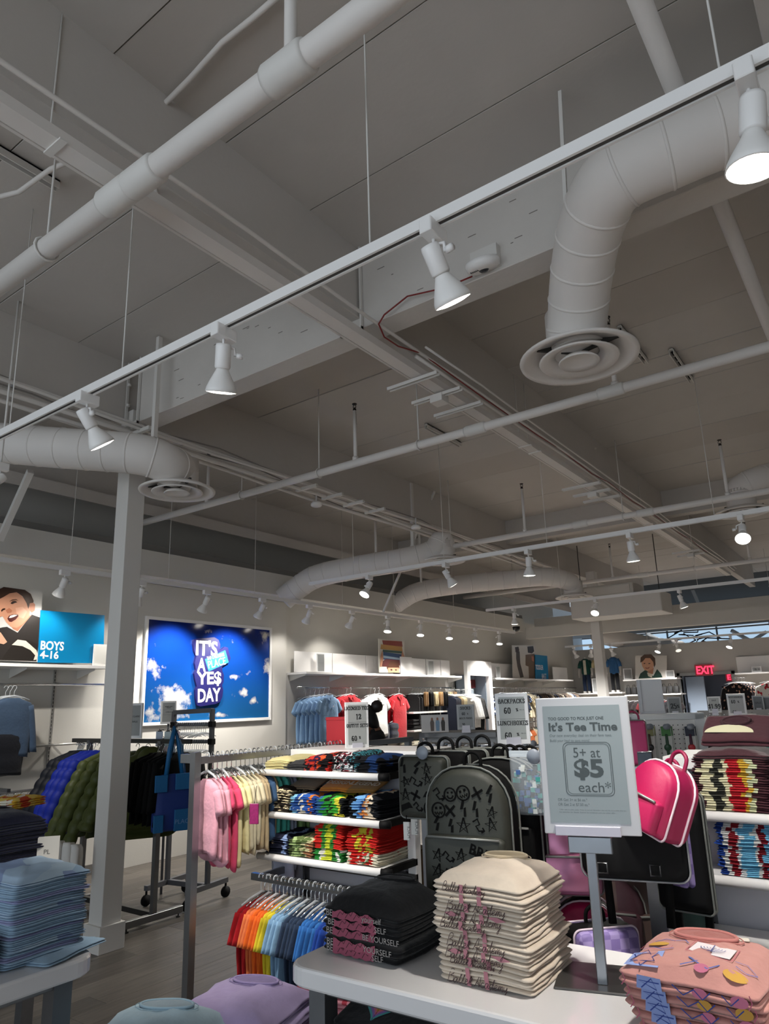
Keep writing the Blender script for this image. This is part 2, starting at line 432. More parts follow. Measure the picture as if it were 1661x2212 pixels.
# ceiling: deck panels between purlins, main beams across
ZC = 4.42
ceil = struct('ceiling', B().box(-7.5, 6, -4, 24, ZC+.03, ZC+.15), DARK)
cpm = [B().cbox(.003, 2.437, .003, .637, 0, .03, .004).mesh('panel', m) for m in (CEILM, CEILM2)]
for ib, x0 in enumerate((-7.3, -4.86, -2.42, .02)):
    for iy in range(-3, 29):
        if ib == 3 and iy > 6: continue
        o = link('panel', cpm[(iy*7+ib*3) % 5 == 0], ceil, (x0, iy*.64+.06, ZC+random.uniform(-.004, .004)))
        o.rotation_euler = (random.uniform(-.004, .004), random.uniform(-.001, .001), 0)
for x in (-4.86, -2.42, .02):
    struct('beam', B().cbox(x-.06, x+.06, -4, 17.5, 3.93 if x < -1 else 4.08, ZC+.02, .012), CEILM)
struct('beam', B().cbox(-4.63, 5.9, 3.08, 3.26, 3.86, ZC+.02, .01), mat('cfcac4', .7, var=.1, vs=3., bump=.3, bs=14.))
struct('beam', B().cbox(-7, 5.9, 10.0, 10.16, 4.05, ZC+.02, .01), CEILM)
# saddle straps where purlins sit on the beam
for x in (-4.70, -2.42):
    b = B()
    for dx in (-.085, .075):
        b.box(x+dx, x+dx+.012, 3.055, 3.075, 3.84, 4.42)
    b.box(x-.085, x+.087, 3.05, 3.075, 3.84, 3.86)
    for z in (4.02, 4.2, 4.32): b.tube([(x-.03, 3.06, z), (x-.03, 3.03, z)], .014, 6)
    tag(obj('beam_hanger', b, PAINT), 'white painted steel saddle hanger on the main beam '+('at the column' if x < -4 else 'above the long raceway'), 'beam hanger')
# timber marks on the face of the beam
b = B()
for i in range(26):
    x = random.uniform(-4.2, -.3); z = random.uniform(3.9, 4.25); l = random.uniform(.01, .07)
    b.box(x, x+l, 3.077, 3.0805, z, z+.003)
o = obj('scuff', b, mat('8a847e', .9)); o['kind'] = 'stuff'; tag(o, 'dark nicks and scrapes along the face of the main ceiling beam', 'scuff marks')
# skewed brace and beam at the left edge
tag(obj('diagonal_brace', B().tube([dep(0, 1165, 6.2), dep(66, 1018, 5.9)], .035, 4, sq=True, smooth=False), PAINT), 'white square steel brace slanting up at the far left of the ceiling', 'brace')
# ================================================================ ceiling services
def pipe_line(y, z, r, x0, x1, label, couple, heads, hangers, top=4.09):
    t = thing('sprinkler_pipe', label, 'pipe', (x0, y, z))
    obj('pipe', B().tube([(0,0,0), (x1-x0,0,0)], r, 16), DUCTW, t)
    for x in couple:
        obj('coupling', B().tube([(x-x0-.09,0,0), (x-x0-.075,0,0), (x-x0+.075,0,0), (x-x0+.09,0,0)], [r*1.12, r*1.25, r*1.25, r*1.12], 16), PAINT, t)
    for x in heads:
        obj('riser', B().tube([(x-x0,0,r*.5), (x-x0,0,top-z)], .017, 8).tube([(x-x0,0,r*.6), (x-x0,0,r*1.6)], .028, 8), DUCTW, t)
        h = B(); h.M = Matrix.Translation((x-x0, 0, top-z))
        h.lathe([(.016,0), (.016,.015), (.008,.02), (.008,.03)], 8).lathe([(.004,.062), (.022,.06), (.022,.066), (.004,.068)], 8)
        for s in (-1, 1): h.tube([(s*.012,0,.02), (s*.016,0,.04), (s*.004,0,.062)], .003, 5)
        obj('sprinkler_head', h, mat('2a2320', .4, .6), t)
    for x in hangers:
        b = B().tube([(x-x0,0,r*1.3), (x-x0,0,4.42-z)], .006, 6)
        b.tube([(x-x0, (r+.008)*math.sin(a), (r+.008)*math.cos(a)) for a in [i*2*PI/12 for i in range(12)]], .006, 5, closed=True)
        obj('hanger_ring', b, PAINT, t)
    return t
t = pipe_line(1.33, 3.61, .046, -3.9, 2., 'thick white sprinkler main crossing the upper left of the ceiling', [-1.29, -2.06, -2.23], [], [-2.77])
obj('drop_pipe', B().tube([(3.9-1.28,0,.03), (3.9-1.28,0,.81)], .022, 10), DUCTW, t)
pipe_line(4.44, 3.61, .034, -6.98, 2., 'white sprinkler pipe running behind the large round diffuser', [-1.28, -2.32], [-5.40, -3.485, -1.25], [-2.836, -4.9, -3.9])
pipe_line(7.55, 3.53, .034, -6.6, 2., 'white sprinkler pipe passing above the middle spotlights', [-2.69, -1.96], [-5.6, -3.37, -1.14], [-2.2, -4.4])
pipe_line(11.7, 3.55, .034, -6.6, 2., 'far white sprinkler pipe beyond the second track', [-3.2], [-3.7, -1.6], [-2.4])
tag(obj('sprinkler_pipe', B().tube([(-.40,1.2,4.2), (-.33,12,4.15)], .042, 12).tube([(-.385+.06*math.cos(a),3.4,4.19-.075+.09*math.sin(a)) for a in [i*2*PI/14 for i in range(14)]], .006, 5, closed=True), DUCTW),
    'white pipe running away above the large ribbed duct, top right', 'pipe')

# long strut raceway with cross struts
t = thing('cable_raceway', 'long white strut raceway with conduits hung under the ceiling from upper left to far right', 'raceway', (-2.30, -1, 3.72))
obj('channel', B().box(-.042,.042,0,15,0,.006).box(-.042,-.034,0,15,.006,.05).box(.034,.042,0,15,.006,.05).box(-.13,-.115,0,15,.06,.07), DUCTW, t)
b = B()
for dx, dz, r in ((.075,.08,.013), (.115,.09,.011), (-.075,.07,.012), (.15,.12,.008)):
    b.tube([(dx+.008*math.sin(i*1.3+dx*30), i*.75, dz+.006*math.sin(i*2.1)) for i in range(0 if dx == .115 else 6, 21)], r, 6)
obj('conduit', b, DUCTW, t)
cs = B().box(-.2,.2,-.02,.02,-.012,-.008).box(-.2,.2,-.02,-.014,-.03,-.012).box(-.2,.2,.014,.02,-.03,-.012)
csm = cs.mesh('cross_strut', PAINT)
for y in (3.62, 3.92, 4.22, 6.7, 7.0, 7.3, 11.0, 11.3):
    link('cross_strut', csm, t, (-.04, y+1, 0))
for y in (3.90, 6.98, 11.2):
    obj('junction_box', B().cbox(-.05,.05,-.05,.05,-.07,-.012,.006), PAINT, t, (-.03, y+1.04, 0))
for y in (1.1, 5.3, 5.5, 8.9):
    obj('bracket', B().box(-.06,.06,-.015,.015,-.008,0).tube([(-.055,0,0), (-.055,0,.68)], .004, 5), PAINT, t, (0, y+1, 0))
RED = mat('7d1a18', .5)
pts = [at(1020,597,y=3.04), at(960,622,y=3.03), at(880,640,y=3.04), at(830,680,y=3.03), at(818,700,y=3.02), at(830,728,x=-2.2), at(860,748,x=-2.2)]
pts += [Vector((-2.19+.01*math.sin(i*1.7), 3.5+i*.45, 3.80+.01*math.cos(i*2.3))) for i in range(20)]
tag(obj('alarm_cable', B().tube(pts, .005, 6), RED), 'thin red alarm cable from the detector along the raceway', 'cable')
pts = [at(600,-8,z=4.39), at(545,40,z=4.39), at(480,92,z=4.39), at(410,170,z=4.385), at(345,235,z=4.38), at(328,300,z=4.30), at(326,368,z=4.1), at(338,430,z=3.85), at(347,443,z=3.78)]
tag(obj('flexible_conduit', B().tube(pts, .013, 8), DUCTW), 'white flexible conduit curving over the top left ceiling', 'conduit')
tag(obj('flexible_conduit', B().tube([at(0,425,z=4.3), at(40,415,z=4.3), at(75,390,z=4.3), at(110,365,z=4.3), at(160,345,z=4.3)], .013, 8), DUCTW), 'short white conduit looping at the left edge near a dark strut', 'conduit')

# bundle of conduits over the column line with ladder rungs
t = thing('conduit_bundle', 'bundle of pale conduits with ladder rungs above the left column', 'conduits', (-4.68, -1, 3.80))
b = B()
for k, (dx, dz, r) in enumerate(((-.16,.02,.014), (-.10,.0,.016), (-.04,.05,.012), (.03,.0,.02), (.09,.06,.012), (.14,.02,.014))):
    b.tube([(dx+.012*math.sin(i*1.1+k*2), i*.8, dz-.012*math.sin(i*1.7+k)-.05) for i in range(17)], r, 6)
obj('conduit', b, DUCTW, t)
b = B()
for k, (dx, dz) in enumerate(((-.2,.04), (-.13,.05), (.0,.06))):
    b.tube([(dx+.03*math.sin(i*1.9+k*2), i*.55, dz+.03*math.sin(i*1.3+k)) for i in range(24)], .007, 5)
obj('cable', b, mat('8f8a85', .7), t)
rm = B().box(-.02,.26,-.015,.015,-.02,.01).mesh('rung', PAINT)
for y in (3.05, 5.0, 5.4, 5.76, 6.15): link('rung', rm, t, (0, y+1, -.05))
def small_dome(p, label):
    t = thing('ceiling_sensor', label, 'sensor', p)
    obj('body', B().lathe([(.001,0), (.05,0), (.06,.01), (.06,.03), (.04,.05), (.001,.05)], 16), SHELFW, t)
    obj('stem', B().tube([(0,0,.05), (0,0,.14)], .01, 6), PAINT, t)
small_dome((-4.74, 5.35, 3.66), 'small white round sensor under the conduit bundle, nearer one')
small_dome((-4.5, 6.9, 3.66), 'small white round sensor under the conduit bundle, farther one')

# unistrut pieces on the deck
dsm = None
for i, (x, y, lab) in enumerate(((-1.34, 5.06, 'dark slotted strut on the ceiling just right of the large diffuser'), (-1.12, 5.71, 'dark slotted strut on the ceiling, rightmost of the pair by the large diffuser'),
                  (-3.57, 5.74, 'dark slotted strut on the ceiling near the middle sprinkler pipe'), (-3.275, .9, 'dark slotted strut at the left edge of the ceiling'), (-3.615, 10.37, 'far dark slotted strut above the second track'))):
    t = thing('ceiling_strut', lab, 'strut', (x, y, 4.4))
    obj('rail', B().box(-.02,-.014,0,.7,-.04,.01).box(.014,.02,0,.7,-.04,.01).box(-.02,.02,0,.7,.0,.01), PAINT, t)
    b = B()
    for k in range(6): b.box(-.008,.008,.03+k*.115,.10+k*.115,-.012,-.003)
    o = obj('slots', b, BLACK, t); o['kind'] = 'stuff'

# smoke detector on the beam
t = thing('smoke_detector', 'round white detector with dark sensor eye on the main ceiling beam', 'smoke detector', (-1.47, 3.08, 3.90))
b = B(); b.box(-.08,.08,-.05,0,-.02,.10)
obj('back_box', b, PAINT, t)
b = B(); b.M = Matrix.Translation((0,-.06,-.02)) @ Matrix.Rotation(.35, 4, 'X')
b.lathe([(.001,.03), (.09,.03), (.095,.015), (.09,-.01), (.07,-.022), (.001,-.022)], 24)
obj('housing', b, SHELFW, t)
b = B(); b.M = Matrix.Translation((0,-.06,-.02)) @ Matrix.Rotation(.35, 4, 'X')
b.lathe([(.001,-.034), (.018,-.032), (.026,-.024), (.03,-.02)], 12)
for k in range(5): b.box(-.06+k*.01,-.055+k*.01,-.05,-.03,-.024,-.02)
obj('sensor_eye', b, mat('33363c', .2), t)

# ---------------------------------------------------------------- ducts and diffusers
def smooth_path(P, n=6):
    P = [Vector(p) for p in P]; out = []
    for i in range(len(P)-1):
        p0, p1, p2, p3 = P[max(i-1,0)], P[i], P[i+1], P[min(i+2,len(P)-1)]
        for k in range(n):
            t = k/n
            out.append(.5*((2*p1)+(p2-p0)*t+(2*p0-5*p1+4*p2-p3)*t*t+(3*p1-p0-3*p2+p3)*t**3))
    out.append(P[-1]); return out
def duct(label, path, c, r=.152, seam=.15, scale=1.):
    """round spiral duct that ends in a neck and a round diffuser whose rim centre is c"""
    c = Vector(c)
    t = thing('air_duct', label, 'duct', c)
    P = [p-c for p in smooth_path(path)]
    obj('duct_body', B().tube(P, r, 28), DUCTW, t)
    acc = 0; last = 0
    for i in range(1, len(P)-1):
        acc += (P[i]-P[i-1]).length
        if acc-last > seam:
            last = acc; d = (P[i+1]-P[i-1]).normalized()
            obj('seam', B().tube([P[i]-d*.008, P[i]-d*.003, P[i]+d*.003, P[i]+d*.008], [r*1.0, r*1.028, r*1.028, r*1.0], 28), DUCTW, t)
    k = scale
    obj('neck', B().lathe([(r*1.02,.26*k), (r*1.03,.06*k), (r*1.02,.05*k)], 28), DUCTW, t)
    obj('outer_ring', B().lathe([(r*1.0,.06*k), (.24*k,.035*k), (.285*k,.012*k), (.305*k,.0), (.302*k,-.012*k), (.275*k,-.010*k), (.245*k,.018*k), (r*.98,.05*k)], 40, close=True), DUCTW, t)
    for nm, ro, ri, z in (('cone', .205, .135, -.012), ('inner_cone', .105, .0, -.022)):
        obj(nm, B().lathe([(ri*k*.9,(z+.06)*k), (ri*k+.01,(z+.045)*k), (ro*k*.8,(z+.02)*k), (ro*k,z*k), (ro*k*.97,(z-.008)*k), (ro*k*.75,(z+.008)*k), (max(ri*k*.8,.001),(z+.012 if ri == 0 else z+.035)*k)], 36, close=ri > 0), DUCTW, t)
    obj('throat', B().lathe([(.001,.09*k), (r*.97,.09*k)], 24), BLACK, t)
    for a in (.3, 2.4, 4.5):
        obj('strut_wire', B().box(-.008,.008,0,.23*k,.0,.03), DARK, t, (0,0,.02), (0,0,a))
    return t
duct('large white ribbed air duct bending down to a round diffuser at right', [(.9,2.84,3.95), (.25,2.81,3.90), (-.1,2.80,3.87), (-.4,2.74,3.83), (-.66,2.72,3.80), (-.82,2.86,3.75), (-.95,3.05,3.66), (-1.05,3.22,3.54), (-1.1,3.30,3.42), (-1.1,3.31,3.36)], (-1.1,3.31,3.33))
L = [dep(-60,950,5.35), dep(20,958,5.27), dep(120,967,5.2), dep(220,974,5.17), dep(290,980,5.18), dep(335,990,5.22)]
c = dep(383,1060,5.42)
duct('white spiral air duct ending in a round diffuser beside the left column', L+[dep(366,1005,5.3), (c.x,c.y,c.z+.16), (c.x,c.y,c.z+.03)], c, scale=.95)
c = dep(957,1212,8.9)
duct('middle white air duct with a round diffuser, nearer of the two in the centre', [dep(612,1295,9.3), dep(640,1272,9.3), dep(690,1243,9.2), dep(800,1221,9.0), dep(880,1208,8.9), dep(935,1192,8.9), (c.x,c.y,c.z+.26), (c.x,c.y,c.z+.03)], c, scale=.95)
c = dep(1240,1290,11.5)
duct('white air duct with a round diffuser, farther of the two in the centre', [dep(838,1320,11.6), dep(868,1296,11.6), dep(910,1276,11.6), dep(1000,1262,11.5), (dep(1100,1252,11.5)), dep(1180,1246,11.4), dep(1225,1255,11.45), (c.x,c.y,c.z+.16), (c.x,c.y,c.z+.03)], c)
c = dep(1605,1106,8.0)
duct('white air duct elbow with a round diffuser at the right edge', [dep(1760,1010,8.2), dep(1700,1020,8.1), dep(1640,1035,8.0), (c.x+.02,c.y,c.z+.28), (c.x,c.y,c.z+.16), (c.x,c.y,c.z+.03)], c)
# duct hangers and braces (straps)
def strap(p, q, label, wd=.03):
    tag(obj('hanger_strap', B().tube([p, q], wd*.6, 4, sq=True, smooth=False), PAINT), label, 'strap')
strap(at(1210,197,z=4.40), at(1222,440,y=2.84), 'white strap from the ceiling to the large ribbed duct', .02)
a = dep(333,945,5.2); strap((a.x,a.y,4.41), (a.x,a.y,a.z), 'white flat strap from the ceiling down to the left duct', .04)
q = dep(893,1195,8.9); strap((q.x,q.y,4.4), q, 'short white strap above the middle duct', .05)
q = dep(828,1322,9.5); p = dep(865,1235,9.5); strap(q+(p-q)*((4.4-q.z)/(p.z-q.z)), q, 'slanted white brace below the middle duct')
q = dep(910,1258,10.6); strap((q.x,q.y,4.4), q, 'tiny white strap between the two middle ducts')

# cassette unit hanging in front of the bulkhead
t = thing('air_conditioner', 'white boxy air unit hanging before the bulkhead at right', 'air conditioner', (-3.9, 12.6, 3.0))
obj('casing', B().cbox(-.8,.8,-.35,.35,0,.36,.02), PAINT, t)
obj('grille', B().box(-.55,.3,-.37,-.35,.38,.52).cbox(-.6,.35,-.34,.3,.36,.55,.02), WHITE, t)
for dx in (-.7, .7): obj('hanger_rod', B().tube([(dx,0,.36), (dx,0,1.41)], .008, 6), DSTEEL, t)

# ---------------------------------------------------------------- track lights
LENS = mat('fff8ea', .3, em=7.)
LENS_OFF = mat('efe9dc', .2, em=.9)
BULB = mat('f1efec', .35)
def head(p, aim, label, group=None, power=60., lit=True, size=60., k=1.):
    """track spotlight hanging at p; aim is the way its lens looks"""
    t = thing('track_light', label, 'spotlight', p, 0, group)
    obj('adapter', B().cbox(-.022,.022,-.05,.05,-.05,0,.006), SHELFW, t)
    a = Vector(aim).normalized(); side = a.cross(Vector((0,0,1))); side = side.normalized() if side.length > .05 else Vector((1,0,0))
    piv = Vector((0,0,-.115))
    obj('yoke', B().tube([(0,0,-.05), (0,0,-.07), side*.042+Vector((0,0,-.085)), side*.045+piv], .006, 6).tube([side*.05+piv, side*.075+piv], .012, 6), SHELFW, t)
    M = basis(piv-a*.06, side, a.cross(side)); M3 = Matrix((( *side, ), (*a.cross(side).normalized(),), (*a,))).transposed().to_4x4()
    M = Matrix.Translation(piv-a*.06) @ M3
    b = B(); b.M = M; b.lathe([(.001,.018), (.028,.02), (.030,.03), (.030,.108), (.027,.114), (.001,.114)], 18); obj('socket', b, SHELFW, t)
    b = B(); b.M = M; b.lathe([(.022,.112), (.026,.122), (.030,.13), (.048,.165), (.058,.188), (.061,.203), (.058,.205), (.05,.175), (.02,.116)], 24); obj('bulb', b, BULB, t)
    b = B(); b.M = M; b.lathe([(.059,.2035), (.04,.208), (.001,.21)], 24); obj('lens', b, LENS if lit else LENS_OFF, t)
    if lit:
        l = bpy.data.lights.new('spot_light', 'SPOT'); l.energy = power; l.spot_size = math.radians(size); l.spot_blend = .6; l.shadow_soft_size = .05; l.color = (1, .955, .89)
        o = bpy.data.objects.new('spot_light', l); COL.objects.link(o); o.parent = t
        o.location = piv+a*.17; o.rotation_euler = a.to_track_quat('-Z', 'Y').to_euler()
    return t
def track(p, q, label, wires):
    p = Vector(p); q = Vector(q); d = q-p
    t = thing('light_track', label, 'light track', p)
    b = B(); n = Vector((0,0,1)); s = d.normalized().cross(n)
    def bar(o0, o1, z0, z1, bb):
        vs = [pp+s*o+n*z for pp in (Vector((0,0,0)), d) for o, z in ((o0,z0),(o1,z0),(o1,z1),(o0,z1))]
        bb.add(vs, [(0,1,2,3),(7,6,5,4),(0,4,5,1),(1,5,6,2),(2,6,7,3),(3,7,4,0)])
    bar(-.018,.018,.0,.034,b); bar(-.018,-.009,-.006,0,b); bar(.009,.018,-.006,0,b)
    obj('rail', b, SHELFW, t)
    b = B(); bar(-.009,.009,-.001,.0,b); obj('slot', b, mat('4a4845', .6), t)
    for k in wires:
        w_ = p+d*k-p
        obj('suspension_wire', B().tube([(w_.x,w_.y,.03), (w_.x,w_.y,ZC-p.z)], .0035, 5), PAINT, t)
    return t
Z3 = 3.045
track((-4.2,1.63,Z3), (1.2,1.63,Z3), 'near white light track crossing the whole ceiling with four spotlights', [(4.2-3.6)/5.4, (4.2-2.594)/5.4, (4.2-1.2)/5.4, (4.2-.121)/5.4])
dn = Vector((0,0,-1)); R_ = Vector((_r0.x,_r0.y,0)); F_ = Vector((-math.sin(CYAW), math.cos(CYAW), 0))
head((-2.86,1.63,Z3), (.1,.72,-1), 'spotlight on the near track, leftmost, tilted right', power=160)
head((-1.92,1.63,Z3), (-.32,.24,-1), 'spotlight on the near track, second from left, above the main beam end', power=125)
head((-.955,1.63,Z3), (.12,.62,-1), 'spotlight on the near track beside the smoke detector', power=125)
head((-.07,1.63,Z3), dn-R_*.08+F_*.12, 'brightly lit spotlight on the near track at the right edge', power=125)
t2 = track((-5.7,6.3,Z3), (1.2,6.3,Z3), 'second white light track across the middle of the hall', [.1, .28, .45, .67])
for x, a, l in ((-4.78, -R_*.5-F_*.5, 'lit spotlight on the second track, leftmost, facing the camera'), (-3.75, R_*.6+F_*.2, 'spotlight on the second track under the middle diffuser, tilted right'),
                (-2.8, F_*.1, 'spotlight on the second track pointing straight down, left of the middle'), (-1.80, F_*.1+R_*.1, 'spotlight on the second track with its lens turned away'), (-.88, -R_*.5-F_*.8, 'lit spotlight on the second track under the diffuser at the right edge')):
    head((x,6.3,Z3), dn+a, l, power=290)
track((-6.3,-1.,2.93), (-6.3,13.2,2.93), 'white light track along the left wall below the bulkhead', [.32, .40, .49, .61, .7, .83, .94])
G = 'spotlights on the track along the left wall'
for i, y in enumerate((3.5, 4.35, 5.215, 6.09, 6.955, 7.87, 8.76, 9.68, 10.6, 11.54, 12.5)):
    near = ['spotlight on the wall track above the wall sign of the boys section', 'spotlight on the wall track half hidden behind the column', 'spotlight on the wall track above the left part of the sky poster', 'spotlight on the wall track above the right part of the sky poster'][i] if i < 4 else ('dim' if i < 6 else 'lit')+' spotlight on the left wall track, %s past the sky poster' % ['first','second','third','fourth','fifth','sixth','seventh'][i-4]
    ax = (Vector((-1,0,-1.5)) if i in (0,1,2,3) else Vector((-.9,.2,-1.3)) if i < 6 else Vector((.1,-.3,-1)))
    head((-6.3,y,2.93), ax, near, G if i >= 4 else None, power=(14 if i < 2 else 150 if i < 4 else 16 if i < 6 else 150), size=(100 if i < 6 else 115))
# near-left lens glow at the frame edge
hl = head(dep(2,1000,4.6), dn-R_*.5-F_*.9, 'glaring spotlight cut by the left edge of the picture', power=40)
o = hl; obj('pendant_rod', B().tube([(0,0,0),(0,0,4.42-o.location.z)], .008, 6), PAINT, o)
# third track and scattered far heads
track((-5.4,10.3,Z3), (1.2,10.3,Z3), 'third white light track before the far column', [.2, .5])
for x, a, l in ((-4.9, F_*.1, 'lit spotlight on the third track left of the far column'), (-3.55, -R_*.5-F_*.7, 'lit spotlight on the third track right of the far column'), (-2.35, R_*.3, 'spotlight on the third track in front of the bulkhead'), (-1.2, R_*.2, 'spotlight on the third track near the right edge')):
    head((x,10.3,Z3), dn+a, l, power=290)
track((-6.2,15.6,2.75), (0,15.6,2.75), 'far white light track beyond the bulkhead', [.3, .7])
for i, (x, lit) in enumerate(((-6.0,1), (-5.6,1), (-5.15,0), (-4.1,1), (-3.75,0), (-2.7,1), (-1.6,0))):
    head((x,15.6,2.75), dn+Vector((.3*(-1)**i,.5 if i < 3 else -.5,0)), 'spotlight on the far track beyond the bulkhead, %s from the left' % ['first','second','third','fourth','fifth','sixth','seventh'][i], 'spotlights on the far track', power=290, lit=bool(lit))
# fluorescent strip and roof steel beyond the back wall
t = thing('strip_light', 'bright tube light fixture far back above the back wall', 'light fixture', dep(1540,1397,20.)); obj('tube', B().tube([(-.35,0,0), (.35,0,-.04)], .04, 8), mat('ffffff', .3, em=4), t); obj('housing', B().box(-.4,.4,-.06,.06,.04,.09), PAINT, t)
def strut(p, q, r, label, m=PAINT): tag(obj('roof_brace', B().tube([p, q], r, 4, sq=True, smooth=False), m), label, 'brace')
for i, (a, b_) in enumerate((((1345,1375),(1375,1425)), ((1395,1368),(1480,1412)), ((1655,1365),(1600,1400)), ((1580,1362),(1640,1395)), ((1400,1290),(1470,1335)), ((1490,1260),(1520,1330)))):
    strut(dep(*a,19.5), dep(*b_,19.5), .06, 'pale diagonal roof brace seen beyond the bulkhead, %s' % ['at the column', 'long one in the middle', 'rightmost', 'between the lamps', 'above the bulkhead left', 'above the bulkhead right'][i], mat('a7adb2', .5))
for i, z in enumerate((3.35, 3.75)):
    tag(obj('roof_girder', B().tube([(-8,20+i,z), (5,20+i,z+.1)], .07, 4, sq=True, smooth=False), mat('9aa2a9', .5)), 'long pale steel girder far back, %s one' % ('lower' if i == 0 else 'upper'), 'girder')
tag(obj('air_duct', B().tube([dep(1290,1372,17.5), dep(1400,1392,18.5), dep(1470,1402,19)], .22, 16), DUCTW), 'far white round duct behind the bulkhead near the column', 'duct')
b = B(); random.seed(3)
for i in range(22):
    p = dep(1455+random.random()*70, 1365+random.random()*50, 21.)
    b.tube([p, p+Vector((random.uniform(-.5,.5), .2, random.uniform(-.1,.1))), p+Vector((random.uniform(-.8,.8), .3, random.uniform(-.4,.1)))], .018, 5)
o = obj('cables', b, BLACK); o['kind'] = 'stuff'; tag(o, 'tangle of black cables hanging from the far ceiling', 'cables')
# security camera dome
t = thing('security_camera', 'small dome camera with a dark lens hanging near the far left', 'camera', dep(1115,1356,13.)); obj('mount', B().lathe([(.01,4.42-dep(1115,1356,13.).z), (.012,.12), (.06,.1), (.075,.02)], 14), PAINT, t); obj('dome', B().lathe([(.072,.02), (.066,-.03), (.04,-.065), (.001,-.075)], 14), mat('16181b', .15), t)

# lamps of the same tracks that hang beyond the frame light the rest of the hall
for y in (-1.8, 1.63, 6.3, 10.3):
    for x in ((.85,1.8,2.75,3.7,4.65) if y > 0 else (-5.5,-4.2,-2.9,-1.6,-.3,1.,2.3,3.6)):
        l = bpy.data.lights.new('hall_spot', 'SPOT'); l.energy = 250; l.spot_size = math.radians(75); l.spot_blend = .7; l.shadow_soft_size = .05; l.color = (1,.95,.88)
        o = bpy.data.objects.new('hall_spot', l); COL.objects.link(o); o.location = (x, y, 2.8)
for x, y in ((-5.8,12.8),(-3.5,12.4),(-5.6,16.4),(-4.2,16.6),(-2.6,16.4),(-1.,16.4),(-5,20.5),(-2.5,20.5),(0,20.5)):  # bare fill spots added to brighten the far end; no fixtures hang there
    l = bpy.data.lights.new('far_fill_spot', 'SPOT'); l.energy = 420; l.spot_size = math.radians(130); l.spot_blend = .8; l.shadow_soft_size = .06; l.color = (1,.97,.93)
    o = bpy.data.objects.new('far_fill_spot', l); COL.objects.link(o); o.location = (x, y, 2.7 if y < 18 else 3.9)
l = bpy.data.lights.new('boys_wall_spot', 'SPOT'); l.energy = 125; l.spot_size = math.radians(80); l.spot_blend = .5; l.shadow_soft_size = .05; l.color = (1,.95,.87)
o = bpy.data.objects.new('boys_wall_spot', l); COL.objects.link(o); o.location = (-5.75, 2.3, 2.85); o.rotation_euler = Vector((-1.2,1.5,-1.8)).to_track_quat('-Z','Y').to_euler()
# ================================================================ merchandise builders
_gm = {}
def garment_mesh(name, w, l, sl, th, color, drop=.11, quilt=0., ang=.55, seed=0, taper=1., neck=.17, split=0.):
    key = ('g', w, l, sl, th, str(color), drop, quilt, ang, seed, taper, neck, split)
    if key in _gm: return _gm[key]
    rd = random.Random(seed*31+int(w*1000))
    b = B(); n = 20; rings = []
    prof = [(0,neck,.5),(.02,neck+.03,.6),(.05,.33,.8),(.085,.455,.95),(.12,.495,1.),(.2,.485,1.05)]
    k = int(39 if quilt else 12)
    prof += [(.2+.8*i/k, (.485+(taper*.5-.485)*i/k), 1.05+.1*math.sin(i)) for i in range(1,k+1)]
    ph = rd.random()*6
    for v, hw, t in prof:
        q = 1-quilt*.6*(1-abs(math.sin(PI*6.5*v))**.45)
        ring = []
        for j in range(n):
            a = 2*PI*j/n; c, s_ = math.cos(a), math.sin(a)
            x = hw*w*(abs(c)**.7)*(1 if c >= 0 else -1)
            wr = 1+.25*v*math.sin(a*5+ph+v*2)
            y = th*.5*t*(abs(s_)**.8)*(1 if s_ >= 0 else -1)*q*wr
            ring.append((x*(1+.03*math.sin(v*9+ph)*v), y+.01*math.sin(x*22+ph)*v, -drop-v*l+(-.012*math.sin(a*3+ph) if v > .95 else 0)))
        rings.append(ring)
    b.loft(rings)
    if sl:
        for sg in (-1, 1):
            m = int(sl*70) if quilt else 4+int(sl*14); R_s = []
            an = ang+rd.uniform(-.08,.08)
            for i in range(m+1):
                u = i/m; bend = an-(.35*u if sl > .25 else 0)
                cx = sg*(w*.40+math.sin(an)*sl*u*(1-.15*u)); cz = -drop-l*.10-math.cos(an*(1-.4*u if sl > .25 else 1))*sl*u-.02
                hw = w*(.135-.045*u if sl > .25 else .13+.01*u)
                q = 1-quilt*.42*(1-abs(math.sin(PI*u*sl*11.3))**.45)
                ring = []
                for j in range(12):
                    a = 2*PI*j/12
                    px = hw*math.cos(a)*q; py = th*.42*math.sin(a)*q
                    ring.append((cx+sg*px*math.cos(bend), py, cz+px*math.sin(bend)))
                R_s.append(ring)
            b.loft(R_s)
    me = b.mesh(name, color); _gm[key] = me; return me
def hanger_mesh(w=.3, m=None):
    key = ('h', w, str(m))
    if key not in _gm:
        b = B()
        b.tube([(.0,.018*math.cos(a),.0-.018+.018*math.sin(a)+.0) if 0 else (.018*math.cos(a),0,-.018+.018*math.sin(a)+.004) for a in [PI*1.05-i*PI*1.25/8 for i in range(9)]]+[(.0,0,-.05),(0,0,-.09)], .0028, 6)
        b.tube([(-w*.5,0,-.125),(-w*.3,0,-.105),(0,0,-.088),(w*.3,0,-.105),(w*.5,0,-.125)], [.004,.006,.008,.006,.004], 6)
        _gm[key] = b.mesh('hanger', m or CLEAR)
    return _gm[key]
def hang(p, rz, name, label, cat, group, color, w=.3, l=.4, sl=.1, th=.04, tilt=0., hm=None, **k):
    """a garment on its hanger, hooked over a bar at p; rz turns the front"""
    t = thing(name, label, cat, p, rz, group)
    if tilt: t.rotation_euler = (0, tilt, rz)
    link('garment_body', garment_mesh(name, w, l, sl, th, color, **k), t)
    link('hanger', hanger_mesh(round(w*.8,2), hm or CLEAR), t)
    return t
